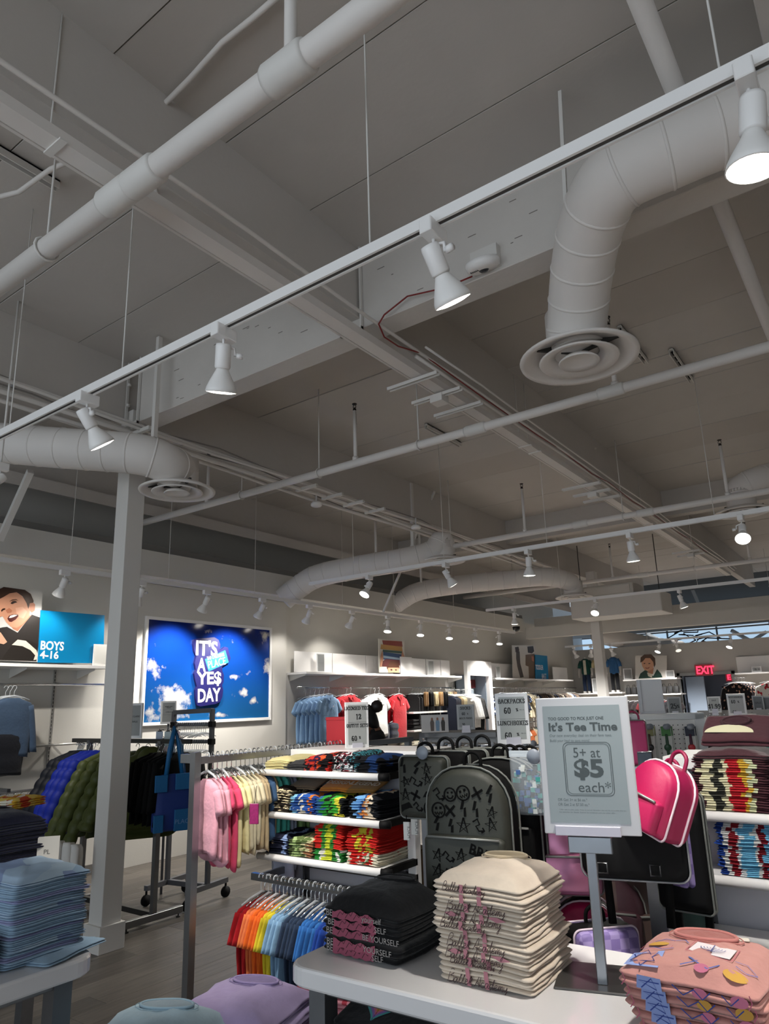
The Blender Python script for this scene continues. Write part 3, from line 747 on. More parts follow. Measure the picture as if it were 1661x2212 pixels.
def fold_mesh(w, d, h, m, seed=0, layers=2, wav=.003, puff=0., tilt=0.):
    """a folded garment: soft layers with rounded edges all round, front edge at y = 0"""
    key = ('f', w, d, h, str(m), seed, layers, wav, puff)
    if key in _gm: return _gm[key]
    rd = random.Random(seed*17+3); b = B()
    def outline(ins, k, jx, jy, ph):
        r = min(w,d)*.06; pts = []
        W, D = w-2*ins, d-2*ins
        for cx, cy, a0 in ((W-r,D-r,0),(r,D-r,PI/2),(r,r,PI),(W-r,r,1.5*PI)):
            for i in range(4):
                a = a0+PI/2*i/3; pts.append((cx+r*math.cos(a), cy+r*math.sin(a)))
        out = []
        for i in range(len(pts)):
            p, q = pts[i], pts[(i+1) % len(pts)]
            out.append(p)
            n_ = 3 if i % 4 == 3 else 0
            for j in range(n_): out.append((p[0]+(q[0]-p[0])*(j+1)/(n_+1), p[1]+(q[1]-p[1])*(j+1)/(n_+1)))
        res = []
        for x, y in out:
            x = (x+ins)-w/2; y = y+ins
            x = x*k; y = d/2+(y-d/2)*k
            e = .0028*math.sin(x*55+ph)+.0028*math.sin(y*47+ph*1.7)
            res.append((x+jx+e*(.25 if y < .03 else 1), y+jy+(e if y > .03 else .0012*math.sin(x*60+ph))))
        return res
    hh = h/layers
    for L in range(layers):
        z0 = L*hh; ph = rd.random()*6; jx = rd.uniform(-.005,.005); jy = rd.uniform(0,.006) if L else 0.
        last = L == layers-1
        rings = []
        prof = [(.010,1,.02),(.003,1,.22),(0,1,.5),(.003,1,.8),(.010,1,1.0)]+([(.02,1,1.06)]+([(.02,k_,1.1) for k_ in (.92,.82,.7,.56,.4,.22,.05)] if puff > .02 else [(.02,.72,1.1),(.02,.4,1.12),(.02,.06,1.12)]) if last else [])
        for ins, k, zf in prof:
            ring = []
            for x, y in outline(min(ins,.04), k, jx, jy, ph):
                zw = wav*(math.sin(x*31+.7)+math.sin(y*24+1.9))
                pz = puff*(max(0,1-(2*x/w)**4)*max(0,1-(2*(y-d/2)/d)**4)) if (last and zf >= 1.06) else 0
                wr = (.0022*math.sin(x*38+y*57+ph)+.0016*math.sin(x*90-y*41+ph*2)+.0012*math.sin(y*120+x*25)) if (puff and zf > 1.05) else 0
                ring.append((x, y, z0+zw+hh*zf+pz+wr))
            rings.append(ring)
        b.loft(rings)
    me = b.mesh('folded_tee', m); _gm[key] = me; return me
ORD = ['first','second','third','fourth','fifth','sixth','seventh','eighth','ninth','tenth','eleventh','twelfth','thirteenth','fourteenth','fifteenth','sixteenth','seventeenth','eighteenth','nineteenth','twentieth']+['twenty-'+q for q in ('first','second','third','fourth','fifth','sixth','seventh','eighth','ninth')]+['thirtieth']+['thirty-'+q for q in ('first','second','third','fourth','fifth','sixth','seventh','eighth','ninth')]
def neck_rim(o, w, d, h, puff, m, k=.24, dark=None):
    """neckline of a folded tee: a rib, the opening inside it and a seam round it, lying on the crowned top"""
    rx, ry = w*k, w*k*.45; n = 24; cy = d*.72
    def sz(x, y): return h*1.06+puff*(max(0,1-(2*x/w)**4)*max(0,1-(2*(y-d/2)/d)**4))+.002*(math.sin(x*31+.7)+math.sin(y*24+1.9))
    def ring(f, dz): return [(x, y, sz(x,y)+dz+.006*(.5+.5*math.sin(a))) for a, x, y in ((a, rx*f*math.cos(a), cy+ry*f*math.sin(a)) for a in [j*2*PI/n for j in range(n)])]
    cb = B(); cb.tube(ring(1, .002), .0045, 6, closed=True); obj('collar', cb, m, o)
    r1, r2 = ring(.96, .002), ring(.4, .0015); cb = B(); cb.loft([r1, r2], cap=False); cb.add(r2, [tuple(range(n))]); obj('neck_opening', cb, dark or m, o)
    cb = B(); cb.tube(ring(1.2, .0005), .0012, 5, closed=True); obj('collar_seam', cb, m, o)
def stack(n, w, d, h, p, rz, m, noun, where, group, top=None, name='folded_tee', cat='t-shirt', jit=.006, top_label=None, puff=.008, layers=2, lean=(0,0), collar=None, wav=.002, cdark=None):
    """a pile of separately folded garments; m is one material or a list from the bottom up"""
    p = Vector(p); out = []
    R3 = Matrix.Rotation(rz, 3, 'Z')
    for i in range(n):
        mm = m[i % len(m)] if isinstance(m, list) else m
        istop = i == n-1
        me = fold_mesh(w, d, h, mm if not (istop and top) else top, i % 5, layers, wav, puff if istop else 0.)
        o = link(name, me)
        q = R3 @ Vector((random.uniform(-jit,jit)+lean[0]*i, random.uniform(-jit,jit)+lean[1]*i, 0))
        o.location = p+q+Vector((0,0,i*h*.97+.002)); o.rotation_euler = (0,0,rz+random.uniform(-.03,.03))
        lab = (top_label or 'topmost '+noun+' '+where) if istop else noun+' '+where+', '+ORD[n-1-i]+' from the top'
        tag(o, lab, cat, group)
        if istop and collar:
            neck_rim(o, w, d, h, puff, collar, dark=cdark)
        out.append(o)
    return out
def esl(cx, cy, wp, hp, t, yaw, label, lines, screen='9b9d9c', frame='e6e6e6', foot=True, m=.11, pl=None, zb=None, stem=False):
    """upright price sign with a paper-like display; lines = (text, size, u, v, serif?)"""
    if pl: c = at(cx, cy, **pl); t = (c-CAMP).dot(_f)
    c = dep(cx, cy, t); w_ = wp*t/CF/max(.35,math.cos(yaw)); h_ = hp*t/CF
    rz = math.atan2(c.y, c.x)-PI/2+yaw
    z_ = c.z-h_/2 if zb is None else zb
    if zb is not None: h_ = (c.z-zb)*2
    s = thing('price_sign', label, 'sign', (c.x, c.y, z_), rz)
    if stem: obj('stem', B().tube([(0,.004,0),(0,.004,-z_)], .007, 8), STEEL, s); obj('stem_base', B().cbox(-.09,.09,-.09,.09,-z_,-z_+.012,.01), STEEL, s)
    obj('frame', B().cbox(-w_/2,w_/2,-.004,.012,0,h_,.003), mat(frame, .4), s)
    fw = w_*m
    M0 = Matrix(((1,0,0,0),(0,0,-1,-.0045),(0,1,0,0),(0,0,0,1)))
    sc = B(); sc.M = M0; sc.prism([(-w_/2+fw,fw*1.3),(w_/2-fw,fw*1.3),(w_/2-fw,h_-fw),(-w_/2+fw,h_-fw)], .0008); obj('display', sc, mat(screen, .35), s)
    if foot: obj('foot', B().cbox(-w_*.25,w_*.25,-.02,.03,-.02,.0,.003).box(-w_*.22,w_*.22,-.012,-.004,0,.03), mat('c9c8d2', .3), s)
    if lines:
        b = B(); b.M = M0 @ Matrix.Translation((0,0,.0012))
        for ln in lines:
            tx, sz, u, v = ln[:4]
            if tx == '_': b.box(-w_/2+fw,w_/2-fw,v*h_,v*h_+.0008,0,.0003)
            elif len(ln) > 4: text(tx, sz*h_, Matrix(((1,0,0,(u-.5)*w_),(0,0,-1,-.0062),(0,1,0,v*h_),(0,0,0,1))), mat('3b3f40', .6), s, bold=ln[4], align='CENTER')
            else: serif(b, tx, sz*h_, (u-.5)*w_, v*h_, sx=.95)
        if b.v: o = obj('lettering', b, mat('1b1c1d', .6), s); o['kind'] = 'stuff'
    return s
def wallplane(x0):
    """frame on the left wall: local x runs along +y, local y is up, the face looks to +x"""
    return Matrix(((0,0,1,x0),(1,0,0,0),(0,1,0,0),(0,0,0,1)))
def backplane(y0):
    return Matrix(((1,0,0,0),(0,0,-1,y0),(0,1,0,0),(0,0,0,1)))
def wpoly(pts, x0): return [(q.y, q.z) for q in (at(px,py,x=x0) for px,py in pts)]
def bpoly(pts, y0): return [(q.x, q.z) for q in (at(px,py,y=y0) for px,py in pts)]

# ================================================================ left wall
XF = -6.62
def shelf(name, label, x0, x1, y0, y1, z, th=.03, br=()):
    t = thing('wall_shelf', label, 'shelf', (x0, y0, z))
    obj('board', B().cbox(0,x1-x0,0,y1-y0,-th,0,.004), SHELFW, t)
    for y in br:
        bb = B(); bb.M = Matrix(((1,0,0,0),(0,0,-1,y-y0),(0,1,0,0),(0,0,0,1)))
        bb.prism([(0,-th),(x1-x0-.06,-th),(x1-x0-.06,-th-.015),(0,-th-.09)], .006); obj('bracket', bb, PAINT, t)
    return t
# boys section
shelf('s', 'white top shelf of the boys section under its wall sign', -7.0, XF, 1.6, 4.25, 2.065, br=(2.6, 3.42, 4.12))
shelf('s', 'short white shelf holding folded dark jeans at the left edge', -7.0, -6.58, 1.8, 3.15, 1.15, br=(2.2,3.0))
for i, y in enumerate((2.9, 3.87)):
    b = B().box(-.002,.012,-.012,.012,0,2.06)
    s = thing('wall_standard', 'slotted upright on the wall behind the boys clothes, %s' % ('nearer the left edge' if i == 0 else 'nearer the column'), 'upright', (-7.0,y,0))
    obj('channel', b, mat('a9a7a3', .4, .3), s)
    sl_ = B()
    for k in range(40): sl_.box(.0122,.013,-.003,.003,.55+k*.037,.575+k*.037)
    o = obj('slots', sl_, BLACK, s); o['kind'] = 'stuff'
tag(obj('hang_rail', B().tube([(-6.78,1.8,1.88),(-6.78,4.3,1.88)], .013, 8).tube([(-7,3.87,1.9),(-6.78,3.87,1.88)], .012, 6).tube([(-7,2.9,1.9),(-6.78,2.9,1.88)], .012, 6), CHROME), 'chrome hang rail under the top shelf of the boys section', 'rail')
tag(obj('hang_rail', B().tube([(-6.9,3.3,1.30),(-6.9,4.5,1.30)], .014, 4, sq=True).tube([(-7,3.9,1.3),(-6.9,3.9,1.3)], .012, 6), mat('c9c8c4', .3, .4)), 'empty pale rail low on the wall behind the jackets', 'rail')
tag(obj('backpanel_gap', B().box(-6.999,-6.994,4.62,4.64,.1,3.05), mat('8d8a85', .8)), 'thin vertical seam on the wall left of the sky poster', 'seam')
# wall signs: boy portrait and blue panel
def picture(name, label, cat, x0, corners, base, layers, plane='w', th=.012):
    """flat printed board on its own plane; layers are outlines of flat print"""
    poly = wpoly if plane == 'w' else bpoly
    M0 = wallplane(x0) if plane == 'w' else backplane(x0)
    t = thing(name, label, cat, (0,0,0))
    b = B(); b.M = M0 @ Matrix.Translation((0,0,-th)); b.prism(poly(corners, x0), th); obj('board', b, mat(base, .28, spec=.5) if isinstance(base, str) else base, t)
    for i, (nm, col, pts) in enumerate(layers):
        b = B(); b.M = M0 @ Matrix.Translation((0,0,.0006*(i+1)))
        b.prism(poly(pts, x0) if pts and not isinstance(pts[0][0], tuple) else poly(pts[0], x0), .0003); obj(nm, b, mat(col, .35) if isinstance(col, str) else col, t)
    return t
def c1(pts): return [(p[0]/3.955, 1230+p[1]/3.955) for p in pts]
SK = 'c08a6e'
picture('poster', 'photo poster of a laughing boy in a dark jacket on the boys shelf', 'poster', -6.70,
 [(-60,1262),(92,1277),(84,1430),(-60,1424)], 'c9c7c3', [
 ('sweater', '2c2826', c1([(-200,560),(20,495),(60,490),(150,540),(270,385),(340,410),(335,600),(310,785),(-200,770)])),
 ('sleeve', '26221f', c1([(10,770),(60,700),(140,600),(240,600),(320,640),(310,785)])),
 ('stripe', 'd8cfbe', c1([(100,645),(150,600),(220,610),(310,690),(325,735),(310,770),(285,775),(300,735),(260,690),(190,655)])),
 ('neck', 'a8735a', c1([(90,480),(240,400),(270,390),(150,530),(110,510)])),
 ('hand', 'c79a80', c1([(-60,500),(5,540),(60,620),(30,640),(-60,620)])),
 ('ear', 'b67c62', c1([(250,290),(280,280),(298,300),(295,350),(270,370),(250,350)])),
 ('face', SK, c1([(-120,270),(0,240),(80,200),(150,190),(230,280),(255,330),(250,400),(190,470),(140,500),(90,490),(50,450),(20,400),(-40,420),(-120,380)])),
 ('cheek', 'cd9a80', c1([(130,330),(190,320),(230,360),(200,420),(160,410),(140,380)])),
 ('hair', '3a251b', c1([(-120,200),(0,165),(30,150),(210,175),(260,210),(285,270),(280,285),(250,290),(240,340),(225,290),(190,230),(140,195),(80,205),(30,235),(0,250),(-120,290)])),
 ('mouth', '4a1713', c1([(60,420),(75,395),(110,385),(150,385),(155,400),(130,430),(95,450),(75,445)])),
 ('teeth', 'e9e2da', c1([(72,415),(85,397),(115,388),(147,390),(120,405),(90,415)])),
 ('nose', 'a86c52', c1([(45,350),(75,330),(100,350),(95,365),(60,375)])),
 ('eye', '2a1a14', c1([(85,290),(105,272),(130,270),(145,282),(120,288),(100,298)])),
 ('eye', '2a1a14', c1([(5,350),(20,335),(40,333),(40,342),(20,350),(8,362)])),
 ('eyebrow', '4d3021', c1([(75,275),(100,258),(135,255),(150,268),(130,262),(100,267)])),
])
s = picture('wall_sign', 'glossy blue panel reading BOYS 4-16 on the boys shelf', 'sign', -6.69, [(88,1318),(226,1329),(223,1433),(82,1431)], mat('0d7fb4', .18), [])
def wfit(body, px0, py0, px1, py1, xw, m, par, bold=.02, tilt=0., z=0.):
    a = at(px0,py1,x=xw); b_ = at(px1,py0,x=xw); c_, s_ = math.cos(tilt), math.sin(tilt)
    return fit_text(body, Matrix(((0,0,1,xw+z),(c_,-s_,0,a.y),(s_,c_,0,a.z),(0,0,0,1))), (0,0,b_.y-a.y,b_.z-a.z), m, par, bold)
BW = mat('f2f2f2', .4)
wfit('BOYS', 87, 1386.5, 139, 1403.5, -6.6885, BW, s, .03); wfit('4-16', 85.5, 1406.5, 127.5, 1422.5, -6.6885, BW, s, .03)
esl(219, 1415, 32, 44, 0, .5, 'small white framed sign at the right end of the boys shelf', [], screen='e9e7e0', frame='f0eee8', foot=False, pl=dict(x=-6.66), zb=2.067)
# boys clothes
c_ol = cloth('7d8a5a'); c_bl = cloth('3d4f66'); c_nv = cloth('12141c')
G = 'boys tops on the left wall rail'
for i in range(3): hang((-6.78+.10*i, 2.74+.01*i, 1.86), PI/2, 'long_sleeve_tee', 'green long sleeved tee cut by the left edge, '+ORD[2-i]+' from the front', 'shirt', G, c_ol, w=.36, l=.52, sl=.42, th=.04, ang=.15, seed=i)
for i in range(3):
    hang((-6.74+.06*i, 3.27+.01*i, 1.86), PI/2, 'long_sleeve_tee', 'faded blue long sleeved tee on the boys rail, %s from the front' % ORD[2-i], 'shirt', G, c_bl, w=.36, l=.52, sl=.42, th=.04, ang=.15, seed=i)
for i in range(3): hang((-6.72+.05*i, 3.12+.05*i, 1.55), PI/2, 'boys_trousers', 'black trousers below the blue tee, '+ORD[i]+' from the wall', 'trousers', 'black trousers on the boys rail', c_nv, w=.42, l=.36, sl=0, th=.06, neck=.4, seed=i)
hang((-6.60, 2.62, 1.72), PI/2, 'printed_tee', 'dark tee with a pale print at the left edge', 'shirt', None, blotch('darkskull', ['101318','101318','1a1f27','7d8aa0'], 22), w=.34, l=.5, sl=.12, th=.04)
stack(4, .36, .34, .045, (-6.60, 2.86, 1.15), PI/2, cloth('2f2e2f'), 'folded charcoal jeans', 'on the short wall shelf', 'folded jeans on the wall shelf', name='folded_jeans', cat='jeans', jit=.015)
stack(3, .36, .34, .045, (-6.60, 2.42, 1.15), PI/2, cloth('262628'), 'folded dark jeans', 'at the left end of the wall shelf', 'folded jeans on the wall shelf', name='folded_jeans', cat='jeans', jit=.015)
tag(obj('hang_rail', B().tube([(-6.6,2.2,.93),(-6.6,3.6,.93)], .012, 8).box(-6.7,-6.4,3.2,3.23,.95,.98), STEEL), 'dark low rail under the jeans shelf', 'rail')
G = 'small dark garments on the low rail'
for i in range(16):
    hang((-6.55, 2.5+i*.065, .92), .25, 'knit_shirt', 'small '+ORD[i]+' '+('grey' if i > 9 else 'black' if i > 5 else 'green' if i == 2 else 'dark')+' top on the low rail behind the navy tees', 'shirt', G, cloth(['6f6d6b','141416','2b2b2e'][(i > 12)*0+(1 if i < 10 else 0 if i > 12 else 2)] if i != 2 else '64753c'), w=.24, l=.3, sl=.07, th=.035, hm=CHROME, seed=i % 4)

# wall panel with the framed sky poster
struct('wall_panel', B().cbox(-7.0,-6.95,4.66,7.19,0,3.05,.003), WALLM)
sky = bpy.data.materials.new('sky_print'); sky.use_nodes = True
nt = sky.node_tree; bs_ = nt.nodes['Principled BSDF']; Lk = nt.links.new
bs_.inputs['Roughness'].default_value = .12; bs_.inputs['Specular IOR Level'].default_value = .6
tc = nt.nodes.new('ShaderNodeTexCoord'); sp = nt.nodes.new('ShaderNodeSeparateXYZ'); Lk(tc.outputs['Object'], sp.inputs[0])
gr = nt.nodes.new('ShaderNodeValToRGB'); mr = nt.nodes.new('ShaderNodeMapRange'); mr.inputs['From Min'].default_value = 1.46; mr.inputs['From Max'].default_value = 2.64
Lk(sp.outputs['Z'], mr.inputs[0]); Lk(mr.outputs[0], gr.inputs[0])
e = gr.color_ramp.elements; e[0].position = 0; e[0].color = srgb('1b5a90'); e[1].position = 1; e[1].color = srgb('072071'); x_ = e.new(.45); x_.color = srgb('0d3d84')
nz = nt.nodes.new('ShaderNodeTexNoise'); nz.inputs['Scale'].default_value = 5.5; nz.inputs['Detail'].default_value = 9; nz.inputs['Roughness'].default_value = .62
Lk(tc.outputs['Object'], nz.inputs['Vector'])
# the clouds gather where the print has them: radial patches added to the noise
acc = None
for cy, cz, ry, rz_, a in ((5.28,1.74,.36,.19,.44),(5.02,2.08,.16,.14,.42),(6.42,1.80,.12,.1,.40),(6.55,1.69,.15,.07,.38),(6.85,2.14,.15,.16,.45),(6.75,2.55,.18,.1,.38),(6.0,1.53,.2,.05,.36),(5.2,1.52,.4,.07,.33),(6.25,2.0,.14,.06,.32),(4.98,1.6,.1,.1,.3),(5.75,2.55,.12,.06,.3)):
    mp = nt.nodes.new('ShaderNodeMapping'); mp.vector_type = 'TEXTURE'; mp.inputs['Location'].default_value = (-6.94,cy,cz); mp.inputs['Scale'].default_value = (9,ry,rz_)
    Lk(tc.outputs['Object'], mp.inputs[0])
    ln = nt.nodes.new('ShaderNodeVectorMath'); ln.operation = 'LENGTH'; Lk(mp.outputs[0], ln.inputs[0])
    mm = nt.nodes.new('ShaderNodeMapRange'); mm.inputs['From Min'].default_value = 1.25; mm.inputs['From Max'].default_value = 0; mm.inputs['To Max'].default_value = a
    Lk(ln.outputs['Value'], mm.inputs[0])
    if acc is None: acc = mm.outputs[0]
    else:
        ad = nt.nodes.new('ShaderNodeMath'); ad.operation = 'MAXIMUM'; Lk(acc, ad.inputs[0]); Lk(mm.outputs[0], ad.inputs[1]); acc = ad.outputs[0]
ad = nt.nodes.new('ShaderNodeMath'); ad.operation = 'ADD'; Lk(acc, ad.inputs[0]); Lk(nz.outputs['Fac'], ad.inputs[1])
cl = nt.nodes.new('ShaderNodeMapRange'); cl.inputs['From Min'].default_value = .66; cl.inputs['From Max'].default_value = .86; Lk(ad.outputs[0], cl.inputs[0])
mx = nt.nodes.new('ShaderNodeMix'); mx.data_type = 'RGBA'; mx.inputs['B'].default_value = srgb('d9d3c8'); Lk(gr.outputs[0], mx.inputs['A']); Lk(cl.outputs[0], mx.inputs['Factor']); Lk(mx.outputs['Result'], bs_.inputs['Base Color'])
PX = -6.935
ps = thing('framed_poster', 'large framed blue sky poster with white clouds on the left wall', 'poster', (0,0,0))
y0, y1, z0, z1 = 4.90, 6.845, 1.475, 2.63
obj('print', B().box(-6.95,PX,y0,y1,z0,z1), sky, ps)
fb = B().box(-6.95,-6.92,y0-.035,y0,z0-.035,z1+.035).box(-6.95,-6.92,y1,y1+.035,z0-.035,z1+.035).box(-6.95,-6.92,y0,y1,z0-.035,z0).box(-6.95,-6.92,y0,y1,z1,z1+.035)
obj('frame', fb, SHELFW, ps)
def c2(pts): return [(400+p[0]/3.955, 1230+p[1]/3.955) for p in pts]
bub = c2([(70,640),(75,600),(110,590),(250,580),(285,600),(300,640),(298,690),(340,660),(365,668),(388,760),(375,795),(315,830),(318,870),(330,900),(328,960),(315,990),(325,1030),(318,1090),(300,1130),(260,1150),(130,1172),(100,1160),(90,1100),(88,1030),(100,1000),(85,940),(78,890),(92,860),(82,800),(95,740),(78,700)])
pl = picture('wall_emblem', 'navy cut-out emblem with white words on the sky poster', 'emblem', PX+.03, bub, mat('1d1c56', .4), [], th=.03)
xw = PX+.031
WT = mat('f3efe4', .4)
wfit("IT'S", 422.8, 1384.7, 470.3, 1415.8, xw, WT, pl, .03)
wfit('A', 425.8, 1421.7, 445.0, 1450.5, xw, WT, pl, .03)
wfit('YE$', 424.8, 1452.5, 478.9, 1483.4, xw, WT, pl, .03, .03)
wfit('DAY', 427.3, 1487.9, 477.4, 1517.7, xw, WT, pl, .03, .04)
b = B(); b.M = wallplane(xw); b.prism(wpoly(c2([(168,768),(342,690),(372,795),(200,872)]), xw), .0012); obj('name_plate', b, mat('25799c', .5), pl)
wfit('PLACE', 450.6, 1429.7, 489.0, 1444.4, xw, WT, pl, 0., .22, .0016)
wfit("THE CHILDREN'S", 447.5, 1420.1, 485.5, 1426.2, xw, WT, pl, .01, .22, .0016)

# section with polos and shelving, beyond the poster
YA, YB = 7.25, 11.5
struct('wall_section', B().box(-7.0,-6.985,7.19,11.6,0,2.06), WALLG)
shelf('s', 'long white top shelf above the polo shirts', -7.0, XF, YA, YB, 2.065, br=[YA+.05+i*.86 for i in range(6)])
pn = 0
for i, (ya, yb) in enumerate(((7.25,8.05),(8.07,8.87),(8.89,9.62),(9.64,9.98),(10.05,10.62),(10.64,11.12),(11.14,11.45),(13.0,13.45),(13.47,14.2),(16.3,17.2))):
    tag(obj('backing_board', B().cbox(-6.86,-6.84,ya,yb,2.07,2.36,.003), SHELFW), 'plain white display panel on the wall shelf, number of neighbours: '+['first from the poster','second from the poster','third from the poster','just left of the folded sweaters poster','just right of the folded sweaters poster','with a small sign before it','last before the tall frame','first after the tall frame','second after the doorway','near the back corner'][i] if 0 else 'plain white display panel on the wall shelf, '+['first from the sky poster','second from the sky poster','third from the sky poster','just left of the folded sweaters poster','just right of the folded sweaters poster','behind a small price sign','last before the tall frame','first after the tall frame','left of the two children poster','near the back corner'][i], 'panel')
tag(obj('backing_board', B().cbox(-6.72,-6.70,9.64,9.98,2.07,2.36,.003), SHELFW), 'small white panel in front on the shelf left of the sweaters poster', 'panel')
PIC = -6.72
def c3(pts): return [(800+p[0]/3.955, 1230+p[1]/3.955) for p in pts]
picture('poster', 'poster of a child balancing folded sweaters on the head', 'poster', PIC, [(818,1380),(873,1386),(875,1453),(819,1453)], 'dcd6cc', [
 ('sweater', '8e3526', c3([(100,605),(270,615),(275,660),(110,650)])), ('sweater', 'b98a45', c3([(90,640),(270,660),(275,700),(85,680)])), ('sweater', '3f5a4a', c3([(105,685),(270,700),(275,720),(105,705)])),
 ('sweater', '2f4d78', c3([(108,705),(270,725),(265,780),(110,770)])), ('sweater', '9db2c2', c3([(108,735),(268,760),(265,775),(110,755)])), ('sweater', '5a2a2a', c3([(95,790),(130,765),(250,775),(255,820),(190,830),(100,830)])),
 ('arm', SK, c3([(80,830),(85,740),(100,690),(110,760),(95,830)])), ('arm', SK, c3([(270,690),(295,760),(298,840),(270,820),(262,740)])),
 ('hair', '4a2d20', c3([(140,830),(170,780),(230,790),(245,830),(245,850),(140,850)])), ('face', SK, c3([(148,840),(240,840),(245,882),(150,880)])),
 ('eye', '2a1a14', c3([(165,855),(180,850),(188,860),(176,866)])), ('eye', '2a1a14', c3([(205,858),(215,852),(226,860),(214,867)]))])
esl(693, 1432, 17, 32, 0, .45, 'small price sign on the top shelf in front of the second white panel', [('_',0,0,.5)], foot=False, pl=dict(x=-6.74), zb=2.067)
esl(931, 1443, 13, 26, 0, .45, 'small price sign on the top shelf left of the tall frame', [('_',0,0,.5)], foot=False, pl=dict(x=-6.74), zb=2.067)
tag(obj('hang_rail', B().tube([(-6.80,7.25,1.86),(-6.80,11.4,1.86)], .012, 8), CHROME), 'long chrome rail carrying the polo shirts', 'rail')
P = {'light blue': cloth('86a9cf'), 'red': cloth('b3081c'), 'white': cloth('e3e2e0'), 'black': cloth('121214'), 'navy': cloth('171c2c'), 'cream': cloth('cfc4a0'), 'tan': cloth('8f7c5a')}
def polo(y, col, row, n, ln=.42):
    for i in range(n):
        last = i == n-1
        t = hang((-6.86+.075*i, y-.012*(n-1-i), 1.85-.005*(n-1-i)), PI/2+.0, 'polo_shirt', '%s polo %s, %s' % (col, row, 'the front one' if last else ORD[n-1-i]+' one back'), 'polo shirt', '%s polos %s' % (col, row), P[col], w=.40, l=ln+.12, sl=.17, th=.05, ang=.62, seed=i)
        if last:
            cb = B()
            for sg in (-1,1): cb.add([(0,-.03,-.115),(sg*.07,-.022,-.10),(sg*.075,-.034,-.145),(sg*.02,-.04,-.185)], [(0,1,2,3)])
            cb.box(-.012,.012,-.036,-.03,-.28,-.17); obj('collar', cb, P[col], t)
            e_ = B().cbox(.055,.075,-.036,-.032,-.27,-.25,.002); obj('chest_emblem', e_, mat('d8dce6' if col != 'white' else '30343c', .6), t)
polo(7.55, 'light blue', 'nearest the sky poster', 6, .5)
polo(8.23, 'red', 'beside the light blue ones', 4, .5)
polo(8.93, 'white', 'between the red ones', 4, .5)
polo(9.58, 'red', 'behind the licensed tees sign', 3, .62)
G = 'dark trousers hung on the left wall'
for i in range(6): hang((-6.72, 8.0+i*.28, 1.42), PI/2, 'folded_shorts', ('light blue' if i < 1 else 'dark red' if i < 2 else 'dark')+' shorts hung below the polo shirts, %s from the left' % ['first','second','third','fourth','fifth','sixth'][i], 'shorts', G, P['light blue'] if i < 1 else cloth('5c0c14') if i < 2 else P['navy'], w=.3, l=.25, sl=0, th=.08, neck=.4, seed=i)
for i in range(8): hang((-6.74, 10.0+i*.09, 1.85), .5, 'dark_trousers', 'dark trousers beside the last red polo, '+ORD[i]+' of eight', 'trousers', G, P['black'], w=.26, l=.5, sl=0, th=.03, neck=.4, seed=i % 3)
tm = cloth('8a6a45')
for i in range(7):
    t = thing('slipper_pair', 'brown striped slippers hung on a hook, %s' % (['left','second','third','fourth','fifth','sixth','last'][i]), 'slippers', (-6.62, 10.25+i*.16, 1.84), 0, 'slippers on hooks')
    for sg in (-1,1): obj('slipper', B().loft([[(0+ (.03*math.sin(a)), sg*.028+.026*math.cos(a)*k, z) for a in [j*2*PI/10 for j in range(10)]] for z,k in ((-.06,.5),(-.10,1.),(-.20,1.),(-.27,.9),(-.30,.4))]), [tm, BLACK, cloth('c9b78f')][i % 3], t)
    obj('hook', B().tube([(-.15,0,0),(0,0,0),(0,0,-.06)], .004, 5), CHROME, t)
for k, z in enumerate((1.46, 1.17, .88)):
    shelf('s', 'white shelf of the recessed bay, %s of three' % ['upper','middle','lower'][k], -6.98, -6.62, 9.85, 11.05, z)
cols = [[('black','121214')]*2+[('red','9a1420'),('blue','2a4a9a')], [('cream','d8d2c0'),('green','1d5a3c'),('navy','1a2238'),('navy','141a2c')]]
for k, z in enumerate((1.17, .88)):
    for j, (cn, cc) in enumerate(cols[k]):
        stack(6 if k == 0 and j < 2 else 4, .24, .3, .028, (-6.64, 9.99+j*.29, z), PI/2, cloth(cc), 'folded %s top' % cn, 'on the %s bay shelf, %s column' % (['middle','lower'][k], ['first','second','third','fourth'][j]), 'folded tops on the bay shelves', puff=.003)
G = 'school clothes on the rail before the doorway'
for i in range(26):
    y = 11.05+i*.032*1.0
    cn = 'navy' if i < 6 else 'tan' if i < 9 else 'cream' if i < 13 else 'white' if i < 21 else 'black'
    hang((-6.60+(.05 if i > 12 else 0), y-.1, 1.82), .35, 'hanging_blouse', '%s garment on the crowded rail before the tall frame, %s from its left' % (cn, ORD[i]), 'shirt', G, P[cn], w=.40 if i > 12 else .3, l=.62 if cn != 'white' else .56, sl=.35 if cn in ('white','black') else 0, th=.035, ang=.25, seed=i % 5)
# mirror pilaster; the reflected exit view is modelled as parts in a niche
dn_ = thing('mirror_frame', 'tall white mirror frame, its reflected exit view modelled inside, on the left wall', 'door frame', (-6.66, 11.72, 0))
obj('jamb', B().cbox(-.04,.04,0,.10,0,2.36,.004), SHELFW, dn_); obj('jamb', B().cbox(-.04,.04,.86,.98,0,2.36,.004), SHELFW, dn_)
obj('lintel', B().cbox(-.04,.04,.10,.86,2.08,2.36,.004), SHELFW, dn_)
obj('back_panel', B().box(-.30,-.28,.1,.86,0,2.1), mat('93a3b3', .6), dn_)  # bluish tone of the reflected view put into the panel colour
obj('side_panel', B().box(-.3,-.04,.1,.12,0,2.1).box(-.3,-.04,.84,.86,0,2.1), mat('8c98a4', .6), dn_)
obj('reflected_door', B().box(-.27,-.24,.14,.42,0,1.72), mat('4a5964', .5), dn_)
obj('reflected_cupboard', B().cbox(-.24,-.10,.2,.36,1.0,1.66,.005), mat('15181c', .4), dn_)
obj('carton', B().cbox(-.25,-.08,.60,.82,.9,1.42,.004), mat('4e3526', .8), dn_)
